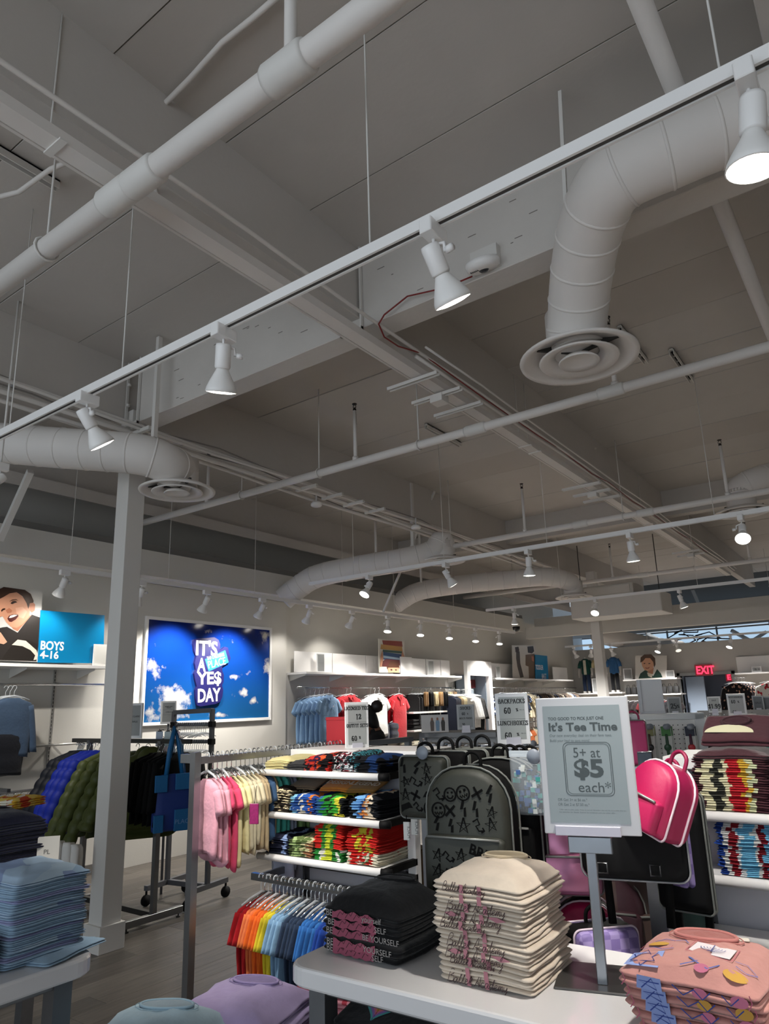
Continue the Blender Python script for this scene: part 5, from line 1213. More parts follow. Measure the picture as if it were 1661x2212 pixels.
# ---------------------------------------------------------------- the shopper
def person():
    hc = dep(816, 1572, 5.7); px_, py_ = hc.x, hc.y
    t = thing('person', 'person with dark hair in a bun, black cap and black shirt, head bowed', 'person', (px_, py_, 0), math.radians(128))
    # local frame: faces +y, x to the right hand
    V = {'pel':(0,0,.86,.12), 'waist':(0,.0,1.0,.115), 'chest':(0,.01,1.16,.13), 'neckb':(0,.02,1.27,.055), 'neck':(0,.04,1.33,.045)}
    for s, n in ((-1,'L'),(1,'R')):
        V.update({n+'sh':(s*.15,.0,1.22,.055), n+'el':(s*.22,.04,.98,.04), n+'wr':(s*.17,.24,.92,.027), n+'ha':(s*.16,.30,.92,.022), n+'hip':(s*.085,0,.82,.085), n+'kn':(s*.09,.01,.45,.058), n+'an':(s*.09,-.01,.08,.04), n+'toe':(s*.10,.16,.03,.03)})
    E = [('pel','waist'),('waist','chest'),('chest','neckb'),('neckb','neck')]
    for n in 'LR': E += [('chest',n+'sh'),(n+'sh',n+'el'),(n+'el',n+'wr'),(n+'wr',n+'ha'),('pel',n+'hip'),(n+'hip',n+'kn'),(n+'kn',n+'an'),(n+'an',n+'toe')]
    for s, n in ((-1,'L'),(1,'R')):
        for i in range(5):
            dx = (i-2)*.016; a = n+'f%d' % i; L_ = (.05,.065,.072,.066,.052)[i]
            if i == 0: V[a] = (s*(.16-.03),.29,.90,.009); V[a+'b'] = (s*(.16-.05),.33,.895,.007)
            else: V[a] = (s*(.16+dx-.006),.33+L_*.3,.918,.0085); V[a+'b'] = (s*(.16+dx-.006),.33+L_,.905,.007)
            E += [((n+'ha'),a),(a,a+'b')]
    V = {k: (v[0]*1.12, v[1], v[2]*1.085, v[3]*1.1) for k, v in V.items()}
    ks = list(V); me = bpy.data.meshes.new('body'); me.from_pydata([V[k][:3] for k in ks], [(ks.index(a),ks.index(b)) for a,b in E], [])
    o = bpy.data.objects.new('body', me); COL.objects.link(o); o.parent = t
    m = o.modifiers.new('skin', 'SKIN'); sv = me.skin_vertices[0].data
    for i, k in enumerate(ks): sv[i].radius = (V[k][3],)*2; sv[i].use_root = (k == 'pel')
    o.modifiers.new('sub', 'SUBSURF').levels = 1; o.modifiers['sub'].render_levels = 1
    dg = bpy.context.evaluated_depsgraph_get(); me2 = bpy.data.meshes.new_from_object(o.evaluated_get(dg)); o.modifiers.clear(); o.data = me2
    me2.materials.clear(); 
    for mm in (mat('0d0d0f', .85), mat('8a5f4a', .6), mat('17181c', .8)): me2.materials.append(mm)
    for p in me2.polygons:
        c = p.center; p.use_smooth = True
        p.material_index = 1 if (c.z > 1.40 or c.y > .2 and c.z > .87 or (abs(c.x) > .2 and c.z < 1.08 and c.z > .87)) else (2 if c.z < .91 else 0)
    # head with face, tilted forward
    hd = bpy.data.objects.new('head', None)
    M = Matrix.Translation((0,.10,1.47)) @ Matrix.Rotation(-.35,4,'X')
    def H(nm, b, m_): return obj(nm, b, m_, t)
    b = B(); b.M = M; R_ = []
    for z, rx, ry, dy in ((-.115,.02,.025,.05),(-.105,.04,.05,.035),(-.07,.055,.075,.015),(-.02,.068,.088,.0),(.03,.072,.092,-.004),(.07,.066,.084,-.008),(.1,.045,.06,-.01),(.115,.01,.015,-.01)):
        R_.append([(rx*math.cos(a), dy+ry*math.sin(a), z) for a in [j*2*PI/18 for j in range(18)]])
    H('head', b.loft(R_), mat('8a5f4a', .6))
    b = B(); b.M = M; b.loft([[(rx*math.cos(a),.085+dy+ry*math.sin(a),z) for a in [j*2*PI/8 for j in range(8)]] for z,rx,ry,dy in ((.02,.006,.005,0),(-.01,.009,.012,.006),(-.03,.013,.016,.008),(-.038,.008,.008,.004))]); H('nose', b, mat('8a5f4a', .6))
    b = B(); b.M = M; b.tube([(-.022,.083,-.062),(0,.09,-.058),(.022,.083,-.062)], .005, 6); H('mouth', b, mat('6a352d', .5))
    for s in (-1,1):
        b = B(); b.M = M @ Matrix.Translation((s*.028,.082,.004)); b.lathe([(.001,-.008),(.008,-.004),(.009,0),(.008,.004),(.001,.008)], 10); H('eye', b, mat('1c130f', .3))
        b = B(); b.M = M; b.loft([[(s*.07+s*.008*math.cos(a), .0+.02*k*math.sin(a), z) for a in [j*2*PI/8 for j in range(8)]] for z,k in ((-.04,.4),(-.02,.9),(.01,1.),(.03,.5))]); H('ear', b, mat('7d5442', .6))
    HM = mat('120d0c', .5)
    b = B(); b.M = M; R_ = []
    for z, rx, ry, dy in ((-.09,.045,.03,-.06),(-.05,.074,.055,-.045),(.0,.08,.075,-.03),(.05,.08,.092,-.012),(.09,.068,.085,-.012),(.118,.045,.055,-.012),(.13,.01,.015,-.012)):
        R_.append([(rx*math.cos(a), dy+ry*math.sin(a), z) for a in [j*2*PI/18 for j in range(18)]])
    H('hair', b.loft(R_), HM)
    b = B(); b.M = M @ Matrix.Translation((0,-.13,.075)); b.lathe([(.001,-.052),(.03,-.045),(.05,-.015),(.05,.015),(.03,.042),(.001,.05)], 14); H('hair_bun', b, mat('1e1210', .5))
    b = B(); b.M = M; b.loft([[(.078*k*math.cos(a), .0+.095*k*math.sin(a), z) for a in [j*2*PI/18 for j in range(18)]] for z,k in ((.055,1.02),(.075,1.03),(.11,.85),(.135,.45),(.14,.05))]); b.cbox(-.055,.055,.085,.15,.055,.062,.003); H('cap', b, mat('131316', .8))
    b = B(); b.M = M; b.tube([(.08,-.03,.04),(.07,-.06,.06),(.05,-.08,.075)], .005, 6); H('hair_clip', b, mat('8d8f92', .3, .8))
person()
# ---------------------------------------------------------------- far end of the hall
for i, (x, top_, tc2, lg, lab) in enumerate(((-6.50, '1d4a42', 'd6cfbd', '2f3f5c', 'child mannequin in a green jacket and jeans on the far shelf'), (-6.16, 'c4b791', 'd6cfbd', '6d5a45', 'child mannequin in a cream hooded top half behind the far column'), (-5.78, '34618f', '34618f', '15161a', 'child mannequin in a blue top and black trousers on the far shelf'))):
    t = thing('mannequin', lab, 'mannequin', (x, 17.6, 1.72))
    sk = mat('cfcac6', .4)
    for s in (-1,1):
        obj('trouser_leg', B().tube([(s*.05,0,.46),(s*.06,-.01,.25),(s*.06,0,.05)], [.055,.048,.045], 10), cloth(lg), t)
        obj('shoe', B().cbox(s*.06-.03,s*.06+.03,-.10,.04,0,.05,.02), mat('dcdad6', .5), t)
        obj('sleeve', B().tube([(s*.10,0,.80),(s*.15,-.01,.70),(s*.165,-.02,.62)], [.045,.045,.042], 10), cloth(top_), t)
        obj('arm', B().tube([(s*.16,-.02,.64),(s*.17,-.04,.52),(s*.165,-.06,.44)], [.028,.024,.02], 8), sk, t)
        for f in range(4): obj('finger', B().tube([(s*.165+(f-1.5)*.011,-.06,.44),(s*.165+(f-1.5)*.012,-.065,.41),(s*.163+(f-1.5)*.012,-.07,.385+.004*abs(f-1.5))], .006, 5), sk, t)
        obj('thumb', B().tube([(s*.15,-.065,.445),(s*.142,-.08,.42)], .007, 5), sk, t)
    obj('jacket', B().loft([[(w_*math.cos(a),.06*math.sin(a)*k2,z) for a in [j*2*PI/16 for j in range(16)]] for z,w_,k2 in ((.44,.10,.9),(.5,.12,1),(.65,.115,1),(.78,.12,1),(.83,.09,.8),(.855,.045,.6))]), cloth(top_), t)
    obj('shirt_front', B().cbox(-.035,.035,-.066,-.055,.46,.82,.004), cloth(tc2), t)
    obj('neck', B().tube([(0,0,.84),(0,0,.90)], .025, 10), sk, t)
tag(obj('far_shelf', B().cbox(-6.98,-5.56,17.35,18,1.69,1.72,.004), SHELFW), 'far white shelf carrying the child mannequins', 'shelf')
tag(obj('far_shelf', B().cbox(-5.56,-4.30,17.5,18,1.98,2.01,.004), SHELFW), 'far white shelf below the portrait of the boy in green', 'shelf')
tag(obj('far_shelf', B().cbox(-5.56,-4.25,17.5,18,1.62,1.65,.004), SHELFW), 'far white shelf under the row of black bags', 'shelf')
tag(obj('far_shelf', B().cbox(-3.05,-1.0,17.5,18,2.02,2.05,.004), SHELFW), 'far white shelf at the right above the floral tops', 'shelf')
tag(obj('backing_board', B().cbox(-3.05,-1.0,17.9,17.98,2.06,2.42,.004), SHELFW), 'white panel behind the far right shelf', 'panel')
def b2(pts): return [(1200+p[0]/3.603, 1380+p[1]/3.603) for p in pts]
picture('poster', 'portrait poster of a smiling boy in a dark green hooded jacket', 'poster', 17.55, [(1372,1416),(1440,1416),(1440,1467),(1372,1467)], 'd0cbc4', [
 ('jacket', '123a30', b2([(645,310),(660,270),(700,240),(760,290),(790,235),(820,270),(832,300)])), ('shirt', 'cfc4b2', b2([(712,262),(755,262),(750,302),(720,290)])), ('neck', 'b07a5e', b2([(705,225),(765,225),(757,275),(722,265)])),
 ('face', 'c79475', b2([(668,180),(690,140),(750,145),(772,190),(755,235),(725,250),(695,245),(675,215)])), ('hair', '4a2f1c', b2([(660,185),(662,145),(690,122),(745,120),(775,150),(778,200),(768,225),(760,180),(735,150),(700,150),(680,175)])),
 ('eye', '2a1a14', b2([(685,190),(697,187),(699,193),(688,196)])), ('eye', '2a1a14', b2([(722,190),(738,188),(738,194),(724,197)])), ('mouth', '7d3f35', b2([(695,222),(715,226),(735,218),(725,232),(705,233)]))], plane='b')
PN = B()
for px, wd, ht in ((1356,18,22),(1447,18,22)): esl(px, 1456, wd, ht, 0, .35, 'small framed price sign %s of the boy portrait' % ('left' if px < 1400 else 'right'), [('_',0,0,.5)], foot=False, pl=dict(y=17.6), zb=2.012)
esl(1287, 1481, 15, 20, 0, .35, 'small price sign between the mannequins and the far column', [('_',0,0,.4)], foot=False, pl=dict(y=17.45), zb=1.722)
esl(1634, 1446, 19, 26, 0, -.1, 'small price sign on the far right shelf', [('25', .3, .4, .35), ('%', .2, .75, .4)], foot=False, pl=dict(y=17.6), zb=2.052)
for i in range(9):
    t = thing('small_bag', 'small %s bag on the far shelf under the boy portrait, %s' % ('white' if i in (2,) else 'black', ORD[i]), 'bag', (-5.48+i*.14, 17.6, 1.65), 0, 'bags on the far shelf')
    obj('bag_body', B().loft(sack(.12,.1,.17,10)), mat('d2d0cc' if i == 2 else '111113', .7), t); obj('handle', B().tube([(-.03,0,.16),(-.02,0,.23),(.02,0,.23),(.03,0,.16)], .006, 5), BLACK, t)
for i in range(10):
    hang((-5.5+i*.12, 17.6, 1.6), .5, 'dark_garment', 'dark garment hung below the far bag shelf, %s' % ORD[i], 'outfit', 'dark garments below the far bag shelf', cloth(['1b1c20','241f20','2b2526','5a1c20'][i % 4]), w=.3, l=.5, sl=.15, th=.05, seed=i % 4)
t = thing('exit_sign', 'glowing red EXIT sign on the far wall above the doorway', 'exit sign', (-3.78, 17.95, 2.165))
RG = mat('ff2d4a', .4, em=2.6)
obj('housing', B().cbox(-.19,.19,-.03,.05,-.13,.13,.01), mat('8d2a34', .4, em=.25), t); text('EXIT', .25, Matrix(((1,0,0,-.165),(0,0,-1,-.032),(0,1,0,-.085),(0,0,0,1))), RG, t, bold=.03, sx=.78)
t = thing('exit_sign', 'second smaller red exit sign beyond the far doorway', 'exit sign', (-3.42, 18.9, 2.0)); obj('housing', B().cbox(-.08,.08,-.03,.03,-.1,.1,.006), mat('9a2433', .4, em=.4), t); text('E', .17, Matrix(((1,0,0,-.05),(0,0,-1,-.032),(0,1,0,-.06),(0,0,0,1))), RG, t, bold=.03)
t = struct('door_1', B().cbox(-4.40,-4.33,17.93,18.15,0,2.12,.004).cbox(-3.2,-3.13,17.93,18.15,0,2.12,.004).cbox(-4.40,-3.13,17.93,18.15,2.05,2.12,.004), mat('9a9b9b', .5))
struct('wall_passage', B().box(-4.6,-2.9,19.2,19.3,0,2.8).box(-4.6,-4.33,18.15,19.2,0,2.8).box(-3.2,-2.9,18.15,19.2,0,2.8), mat('767e8e', .8))
t = thing('open_door', 'pale blue open door leaf in the far passage', 'door', (-4.3, 18.3, 0)); obj('leaf', B().cbox(0,.42,0,.04,0,2.03,.004), mat('a7b7cc', .5), t); obj('handle', B().tube([(.38,-.04,1.0),(.30,-.04,1.0)], .01, 6), STEEL, t)
tag(obj('hanging_strap', B().tube([(-3.55,18.6,1.78),(-3.52,18.6,1.55),(-3.36,18.6,1.44),(-3.18,18.6,1.55),(-3.16,18.6,1.72)], .02, 6), BLACK), 'black strap looped in the far passage', 'strap')
FL1 = blotch('floralblack', ['17151a','17151a','17151a','17151a','17151a','b08a78'], 34); FL2 = blotch('floralwhite', ['e2ded8','e2ded8','e2ded8','e2ded8','b02a34','e2ded8'], 22)
for i in range(4): hang((-2.78+i*.03, 15.9+i*.15, 1.92), .1, 'floral_top_shirt', 'black floral blouse on the far right wall, %s' % ORD[i], 'blouse', 'black floral blouses', FL1, w=.5, l=.85, sl=.5, th=.08, ang=.25, seed=i)
for i in range(3): hang((-2.10+i*.05, 15.9+i*.15, 1.92), .1, 'floral_top_shirt', 'white floral blouse with a red collar on the far right wall, %s' % ORD[i], 'blouse', 'white floral blouses', FL2, w=.6, l=.8, sl=.5, th=.08, ang=.3, seed=i)
# ================================================================ backpack stand
BP = Vector((-1.2, 2.5, 0))
t = thing('backpack_stand', 'dark steel stand with two posts carrying backpacks and lunch bags', 'stand', (-1.63, 2.52, 0))
for x in (0, .87): obj('post', bar(B(), (x,0,0), (x,0,1.37), .027), STEEL, t)
obj('top_rail', B().cbox(-.1,.9,-.02,.02,1.335,1.365,.003), STEEL, t); obj('low_rail', B().cbox(.0,.87,-.02,.02,.52,.56,.003), CHROME, t)
obj('rail_bracket', B().cbox(.83,.91,-.03,.03,.5,.6,.004), mat('8f8a94', .3, .6), t)
obj('rail_clip', B().cbox(.2,.27,-.035,-.02,1.33,1.37,.004), mat('bcd2e2', .3), t)
obj('base', B().cbox(-.03,.03,-.3,.3,0,.05,.004).cbox(.84,.9,-.3,.3,0,.05,.004), STEEL, t)
def peg(p, i): 
    t = thing('peg_hook', 'chrome peg hook with a big round end disc holding %s' % i, 'hook', p, 0); obj('rod', B().tube([(0,.0,0),(0,.34,.0)], .005, 6), CHROME, t); b = B(); b.M = Matrix.Rotation(PI/2,4,'X'); b.lathe([(.001,0),(.022,0),(.024,.004),(.022,.01),(.001,.01)], 18); obj('end_disc', b, mat('7f8690', .4), t)
pk = [at(914,1626,y=2.17), at(1154,1634,y=2.16)]
peg(pk[0], 'the lunch bags'); peg(pk[1], 'the clear bag')
def bagshape(w, h, d, top=.5, n=10):
    """front outline with a rounded crown, lofted back to front with soft edges"""
    def outline(k):
        pts = []
        W, Hh = w/2*k, h
        r = w/2*(top if top < .4 else .86)
        for i in range(7): a = PI*i/12; pts.append(((W-r*k)+r*k*math.cos(a), h/2-r+r*math.sin(a)))
        for i in range(7): a = PI/2+PI*i/12; pts.append((-(W-r*k)+r*k*math.cos(a), h/2-r+r*math.sin(a)))
        rb = w*.1
        for i in range(5): a = PI+PI*i/8; pts.append((-(W-rb)+rb*math.cos(a), -h/2+rb+rb*math.sin(a)))
        for i in range(5): a = 1.5*PI+PI*i/8; pts.append(((W-rb)+rb*math.cos(a), -h/2+rb+rb*math.sin(a)))
        return pts
    o = outline(1)
    return [[(x*k, y, z*k) for x, z in o] for y, k in ((d/2,.90),(d/2-.01,.97),(d/2-.03,1),(0,1.02),(-d/2+.03,1),(-d/2+.012,.965),(-d/2,.88))]
def doodles(w, h, seed, y, n=15, wd=.0052, text_=None):
    rd = random.Random(seed); b = B(); b.M = Matrix(((1,0,0,0),(0,0,-1,y),(0,1,0,0),(0,0,0,1)))
    cells = [(cx, cz) for cz in range(int(h/.046)) for cx in range(int(w/.046))]
    for i, (cx, cz) in enumerate(cells):
        x = -w/2+.025+cx*.046+rd.uniform(-.006,.006); z = -h/2+.025+cz*.046+rd.uniform(-.006,.006); s = .0215*rd.uniform(.85,1.15); k = (0,3,1,2,5,6,4,2,0,5,3)[(cx*4+cz*3+seed) % 11]; a0 = rd.uniform(-.4,.4)
        def P(L): return [(x+s*(px*math.cos(a0)-pz*math.sin(a0)), z+s*(px*math.sin(a0)+pz*math.cos(a0))) for px,pz in L]
        if k == 0:
            b.ribbon(P([(math.sin(j*4*PI/5), math.cos(j*4*PI/5)) for j in range(6)]), wd)
        elif k in (1, 4):
            b.ribbon(P(ell(0,0,1,1,16)+[(1,0)]), wd)
            for q in (-.35,.35):
                if k == 1: b.ribbon(P([(q,.15),(q,.45)]), wd*1.3)
                else: b.ribbon(P([(q-.15,.15),(q+.15,.45)]), wd*.8); b.ribbon(P([(q+.15,.15),(q-.15,.45)]), wd*.8)
            b.ribbon(P([(-.55,-.15),(-.3,-.5),(0,-.6),(.3,-.5),(.55,-.15)] if k == 1 else [(-.6,-.2),(-.4,-.55),(-.2,-.25),(0,-.6),(.2,-.25),(.4,-.55),(.6,-.2)]), wd)
        elif k == 2: b.ribbon(P([(.3,1.1),(-.5,0),(.1,.05),(-.3,-1.1)]), wd*1.7)
        elif k == 3: b.ribbon(P([(-.7,-.7),(.7,.7)]), wd*1.5); b.ribbon(P([(.7,-.7),(-.7,.7)]), wd*1.5)
        elif k == 5: b.ribbon(P([(-1,.2),(-.4,.8),(.1,.2),(-.4,-.2),(.2,-.7),(1,-.4)]), wd); b.ribbon(P([(.6,-.1),(1,-.4),(.6,-.8)]), wd)
        else:
            b.prism(P([(-1,-.5),(-.7,.5),(.7,.5),(1,-.5),(.5,-.3),(-.5,-.3)]), .0006)
    return b
KH = mat('2e3028', .6, var=.1, vs=12., bump=.1, bs=40.); KB = mat('080808', .8, spec=.15); PIPE = mat('6f716c', .5)
def backpack(name, label, p, rz, w, h, d, m, side, cat='backpack', doodle=None, pocket=True, rot=None, pipe=PIPE, straps=None, group=None):
    t = thing(name, label, cat, p, rz, group, rot)
    obj('bag_body', B().loft(bagshape(w,h,d,.5 if pocket else .22)), m, t)
    obj('side_panel', B().loft([[(x*1.012,y*.86,z*1.012) for x,y,z in r] for r in bagshape(w,h,d,.5 if pocket else .22)[2:5]], cap=False), side, t)
    for yy in (-d/2+.028, d/2-.028):
        o_ = [(x,yy,z) for x,y,z in bagshape(w*1.015,h*1.012,d,.5 if pocket else .22)[3]]
        obj('piping', B().tube(o_, .0035, 5, closed=True), pipe, t)
    if pocket:
        pk_ = obj('front_pocket', B().loft([[(x*.94,y*.30-d/2-.012,z*.46-h*.24) for x,y,z in r] for r in bagshape(w,h,d,.25)]), m, t)
        obj('zip', B().tube([(-w*.43,-d/2-.03,-h*.02),(0,-d/2-.034,-h*.018),(w*.43,-d/2-.03,-h*.02)], .004, 6), mat('9a9c98', .3, .6), pk_)
    obj('handle', B().tube(smooth_path([(-.03,d*.2,h/2-.01),(-.027,d*.2,h/2+.032),(0,d*.2,h/2+.048),(.027,d*.2,h/2+.032),(.03,d*.2,h/2-.01)], 4), .006, 6), side, t)
    if doodle:
        if pocket:
            a = doodles(w*.82,h*.42,doodle,-d/2-.0015); o1 = obj('printed_doodles', a, KB, t, (0,0,h*.22))
            a = doodles(w*.8,h*.38,doodle+2,-d/2-.012-d*.15-.0015); o2 = obj('printed_doodles', a, KB, t, (0,0,-h*.25))
            for o in (o1,o2): o['kind'] = 'stuff'
            text('BRUH', .045, Matrix(((.94,.3,0,.02),(0,0,-1,-d/2-.012-d*.15-.002),(-.3,.94,0,-h*.12),(0,0,0,1))), KB, t, bold=.02)
        else:
            o1 = obj('printed_doodles', doodles(w*.9,h*.9,doodle,-d/2-.0015), KB, t); o1['kind'] = 'stuff'
    if straps:
        for sx_ in (-1,1):
            b = B(); b.tube([(sx_*w*.25,d/2,h*.42),(sx_*w*.3,d/2+.05,h*.1),(sx_*w*.33,d/2+.03,-h*.35),(sx_*w*.30,d/2,-h*.5),(sx_*w*.28,d/2-.02,-h*.5-straps)], .014, 4, sq=True); obj('shoulder_strap', b, side, t)
    return t
c = at(1022,1795,y=2.16)
backpack('backpack', 'dark khaki doodle-print backpack hanging at the front of the stand', c, .12, .29, .40, .13, KH, KB, doodle=3)
c = at(918,1700,y=2.20)
backpack('lunch_bag', 'khaki doodle-print lunch bag, foremost on its hook', c, .10, .19, .205, .07, KH, KB, 'lunch bag', doodle=5, pocket=False)
for i in range(3): backpack('lunch_bag', 'black lunch bag behind the khaki one, %s' % ['nearest','middle','farthest'][i], c+Vector((.035+.03*i,.085*(i+1),.015)), .10, .19, .2, .07, KB, BLACK, 'lunch bag', pocket=False, group='black lunch bags')
t = thing('hang_tag', 'white PLACE hang tag below the khaki lunch bag', 'tag', at(878,1795,y=2.16), .3); obj('tag_card', B().cbox(-.011,.011,-.001,.001,-.03,.03,.002), mat('d8d6d0', .5), t); obj('cord', B().tube([(0,0,.03),(0,.01,.08)], .002, 4), BLACK, t); text('PLACE', .014, Matrix(((0,1,0,.004),(0,0,-1,-.0015),(1,0,0,-.024),(0,0,0,1))), mat('44423f', .6), t)
t = thing('hang_tag', 'second white PLACE tag behind the lunch bag', 'tag', at(895,1785,y=2.3), .3); obj('tag_card', B().cbox(-.013,.013,-.001,.001,-.03,.03,.002), mat('cfcdc6', .5), t); text('PLACE', .016, Matrix(((0,1,0,.004),(0,0,-1,-.0015),(1,0,0,-.026),(0,0,0,1))), mat('44423f', .6), t)
GEO = T('geo', [(0,'0c0c0d'),(.45,'0c0c0d'),(.52,'8a8d90'),(.56,'0c0c0d'),(.8,'6d6f74'),(.83,'0c0c0d')], scale=7., warp=1.6, wscale=26)
for i in range(4):
    c = at(1085+i*22,1772-i*2,y=2.30+.07*i)
    backpack('backpack', 'black backpack with fine white geometric print behind the khaki one, %s' % ORD[i], c, .1, .28, .40, .10, GEO if i > 0 else KB, KB, group='black printed backpacks')
for i in range(7):
    c = at(985+i*30, 1660, y=2.42)
    tag(obj('carry_loop', B().tube([c+Vector((-.035,0,-.09)), c+Vector((-.012,0,.0)), c+Vector((.0,0,.02)), c+Vector((.014,0,.0)), c+Vector((.04,0,-.09))], .009, 5), mat('c08fb5', .5) if i == 2 else KB), '%s carry strap looped over the top rail of the stand, %s' % ('lilac' if i == 2 else 'black', ORD[i]), 'strap', 'carry straps on the top rail')
# clear bag of small things
c = at(1152,1690,y=2.24)
t = thing('clear_bag', 'clear plastic bag filled with blue and green trinkets on a hook', 'bag', c, .2)
b = B(); rd = random.Random(5)
for i in range(150):
    q = Vector((rd.uniform(-.06,.06), rd.uniform(-.01,.01), rd.uniform(-.09,.05))); s_ = .007
    b.box(q.x-s_,q.x+s_,q.y-s_,q.y+s_,q.z-s_,q.z+s_, rd.randrange(4))
o = obj('trinkets', b, [mat('2f8f86', .4), mat('30548a', .4), mat('c9ccc6', .3), mat('1b2026', .5)], t); o['kind'] = 'stuff'
obj('bag_film', B().loft(sack(.15,.035,.19,14,-.1)), mat('dfe6ea', .06, alpha=.22, spec=1.), t); obj('header', B().cbox(-.075,.075,-.006,.006,.08,.10,.002), mat('c6cfd4', .2, alpha=.7), t)
# pink, lilac and black bags to the right
HOT = mat('a8104c', .5, bump=.08, bs=40.); HOT2 = mat('8a0f40', .5); LIL = checker('lilac', '8f7fb0', '74639a', 34.); PINKM = mat('b0708f', .25, .5, var=.25, vs=12.)
c = at(1428,1725,y=2.28)
backpack('backpack', 'hot pink backpack with black and white piping right of the big sign', c, -.6, .17, .205, .12, HOT, HOT2, rot=(-.3,.25,-.6), pipe=mat('e3cfd6', .5))
c = at(1458,1790,y=2.50); backpack('backpack', 'lilac checked backpack hanging behind the hot pink one', c, -.5, .17, .33, .09, LIL, HOT, rot=(0,0,-.5))
c = at(1365,1812,y=2.30); BB = backpack('backpack', 'black backpack seen from behind with loose straps below the big sign', c, .25, .30, .22, .10, BLACK, KB, pocket=False, straps=.14, pipe=mat('8a8a8c', .4))
c = at(1472,1838,y=2.48); backpack('backpack', 'black and lilac backpack back with dangling straps beside the right gondola', c, -.1, .16, .34, .08, BLACK, KB, pocket=False, straps=.16)
for sx_ in (-.09, .06):
    b = B(); b.M = Matrix.Translation((sx_,-.058,-.075)); b.tube([(.018*math.cos(a)*1.1, 0, .02*math.sin(a)) for a in [PI/4+j*PI/2 for j in range(4)]], .003, 5, closed=True); obj('strap_buckle', b, mat('77787a', .3, .6), BB)
c = at(1215,1835,y=2.42); backpack('backpack', 'metallic pink backpack seen between the black ones and the sign pole', c, .4, .24, .26, .12, PINKM, mat('b276a8', .5), straps=.28)
ly = .03
for i, (px, py, y, m_, w_, h_, lab) in enumerate(((1290,1950,2.75,mat('3a2128', .4, var=.3, vs=20.),.34,.26,'dark maroon glossy backpack lying low behind the sign pole'),(1268,2020,2.45,HOT,.2,.22,'hot pink bag standing low behind the cream tees'),(1370,1960,2.8,mat('4a3a35', .35, var=.3, vs=16.),.3,.28,'brown metallic backpack lying low beside the sign pole'),
                              (1300,2060,2.3,LIL,.2,.16,'lilac checked lunch bag standing low behind the sign plate'),(1405,1955,2.9,KB,.3,.3,'black backpack with white print low behind the post'),(1470,2000,2.9,mat('12302c', .6),.22,.28,'dark green bag low beside the right post'))):
    backpack('backpack', lab, at(px,py,y=y), .2+.2*i, w_, h_, .14, m_, KB, pocket=i in (0,1,2), pipe=mat('c8b9c4', .5) if i in (1,3) else PIPE)
tag(obj('wall_board', B().cbox(-1.55,-.85,3.02,3.06,.0,.95,.004), mat('cfcdc9', .5)), 'white low board behind the hanging bags', 'board')
esl(1107, 1552, 70, 106, 3.2, -.12, 'white price sign reading BACKPACKS 60 LUNCHBOXES 60 above the stand', [('BACKPACKS', .085, .5, .80), ('60', .115, .36, .60), ('%', .06, .66, .64), ('_',0,0,.49), ('LUNCHBOXES', .085, .5, .37), ('60', .115, .34, .11), ('%', .06, .64, .16), ('REG. 50', .026, .8, .66, .0), ('REG. 30', .026, .8, .2, .0)], screen='a6aaa7', frame='efefef')
p = dep(1107,1606,3.2); tag(obj('sign_post', B().tube([(p.x,p.y,p.z-.02),(p.x,p.y,0)], .012, 8).cbox(p.x-.05,p.x+.05,p.y-.03,p.y+.03,p.z-.05,p.z-.02,.004), STEEL), 'steel post under the backpacks price sign', 'post')
# ---------------------------------------------------------------- right gondola
t = gondola('white display gondola with folded tees at the right edge', -.80, .60, 3.06, 1.365, (1.188, .977, .768, .61), 2.84, endcap=False)
b = B()
for z in [i*.05+.3 for i in range(21)]: b.box(.066,.08,-.0175,-.0165,z,z+.022)
o = obj('slots', b, BLACK, t); o['kind'] = 'stuff'
MAR = T('maroon', [(0,'43242a'),(.14,'d8d2b2'),(.3,'3a3a34'),(.42,'d8d2b2'),(.5,'b3222c'),(.66,'c9a13a'),(.72,'c7c9a6'),(.8,'4a2a30')], scale=3.7, warp=.35, wscale=14)
stack(12, .255, .30, .0165, (-.565, 2.85, 1.190), .0, MAR, 'maroon tee with cream print', 'on the right gondola', 'maroon printed tees', top=cloth('4a2a30'), top_label='plain-backed maroon tee propped on top of the maroon pile', puff=.02, lean=(.0,.002))
o = link('folded_tee', fold_mesh(.24,.17,.03,cloth('4a2a30'),4), None, (-.545,2.93,1.405), (.55,0,0)); tag(o, 'maroon tee standing up at the back of the maroon pile', 't-shirt'); neck_rim(o, .24, .17, .032, 0., cloth('3a2126'), .2)
b = B(); b.M = Matrix.Translation((0,.02,.034)); b.prism(ell(-.02,.03,.085,.05,18,0,PI), .0008); obj('printed_arch', b, mat('d5d0ae', .8), o)
BLU = T('bluestack', [(0,'1f3f8c'),(.12,'d5d5d2'),(.18,'8a1f2a'),(.26,'d0d4d6'),(.3,'6fb0cf'),(.46,'d6d6d2'),(.5,'7a1c28'),(.56,'6fb0cf'),(.72,'7a1c28'),(.78,'d6d3cf'),(.84,'1f3f8c')], scale=3.4, warp=.22, wscale=16)
stack(14, .275, .30, .0125, (-.50, 2.85, .979), .0, BLU, 'blue and maroon tee', 'on the right gondola', 'blue printed tees', puff=.015)
o = link('folded_tee', fold_mesh(.30,.10,.02,cloth('1a2f6a'),4), None, (-.42,3.0,1.06), (1.2,0,0)); tag(o, 'dark blue tee with white lettering standing behind the blue pile', 't-shirt')
text('BRONCO', .055, Matrix(((1,0,0,-.13),(0,1,0,.02),(0,0,1,.024),(0,0,0,1))), mat('cfd4da', .6), o, bold=.03)
WRD = blotch('whitered', ['ded9d0','ded9d0','ded9d0','b3202a','ded9d0','c9a13a'], 34)
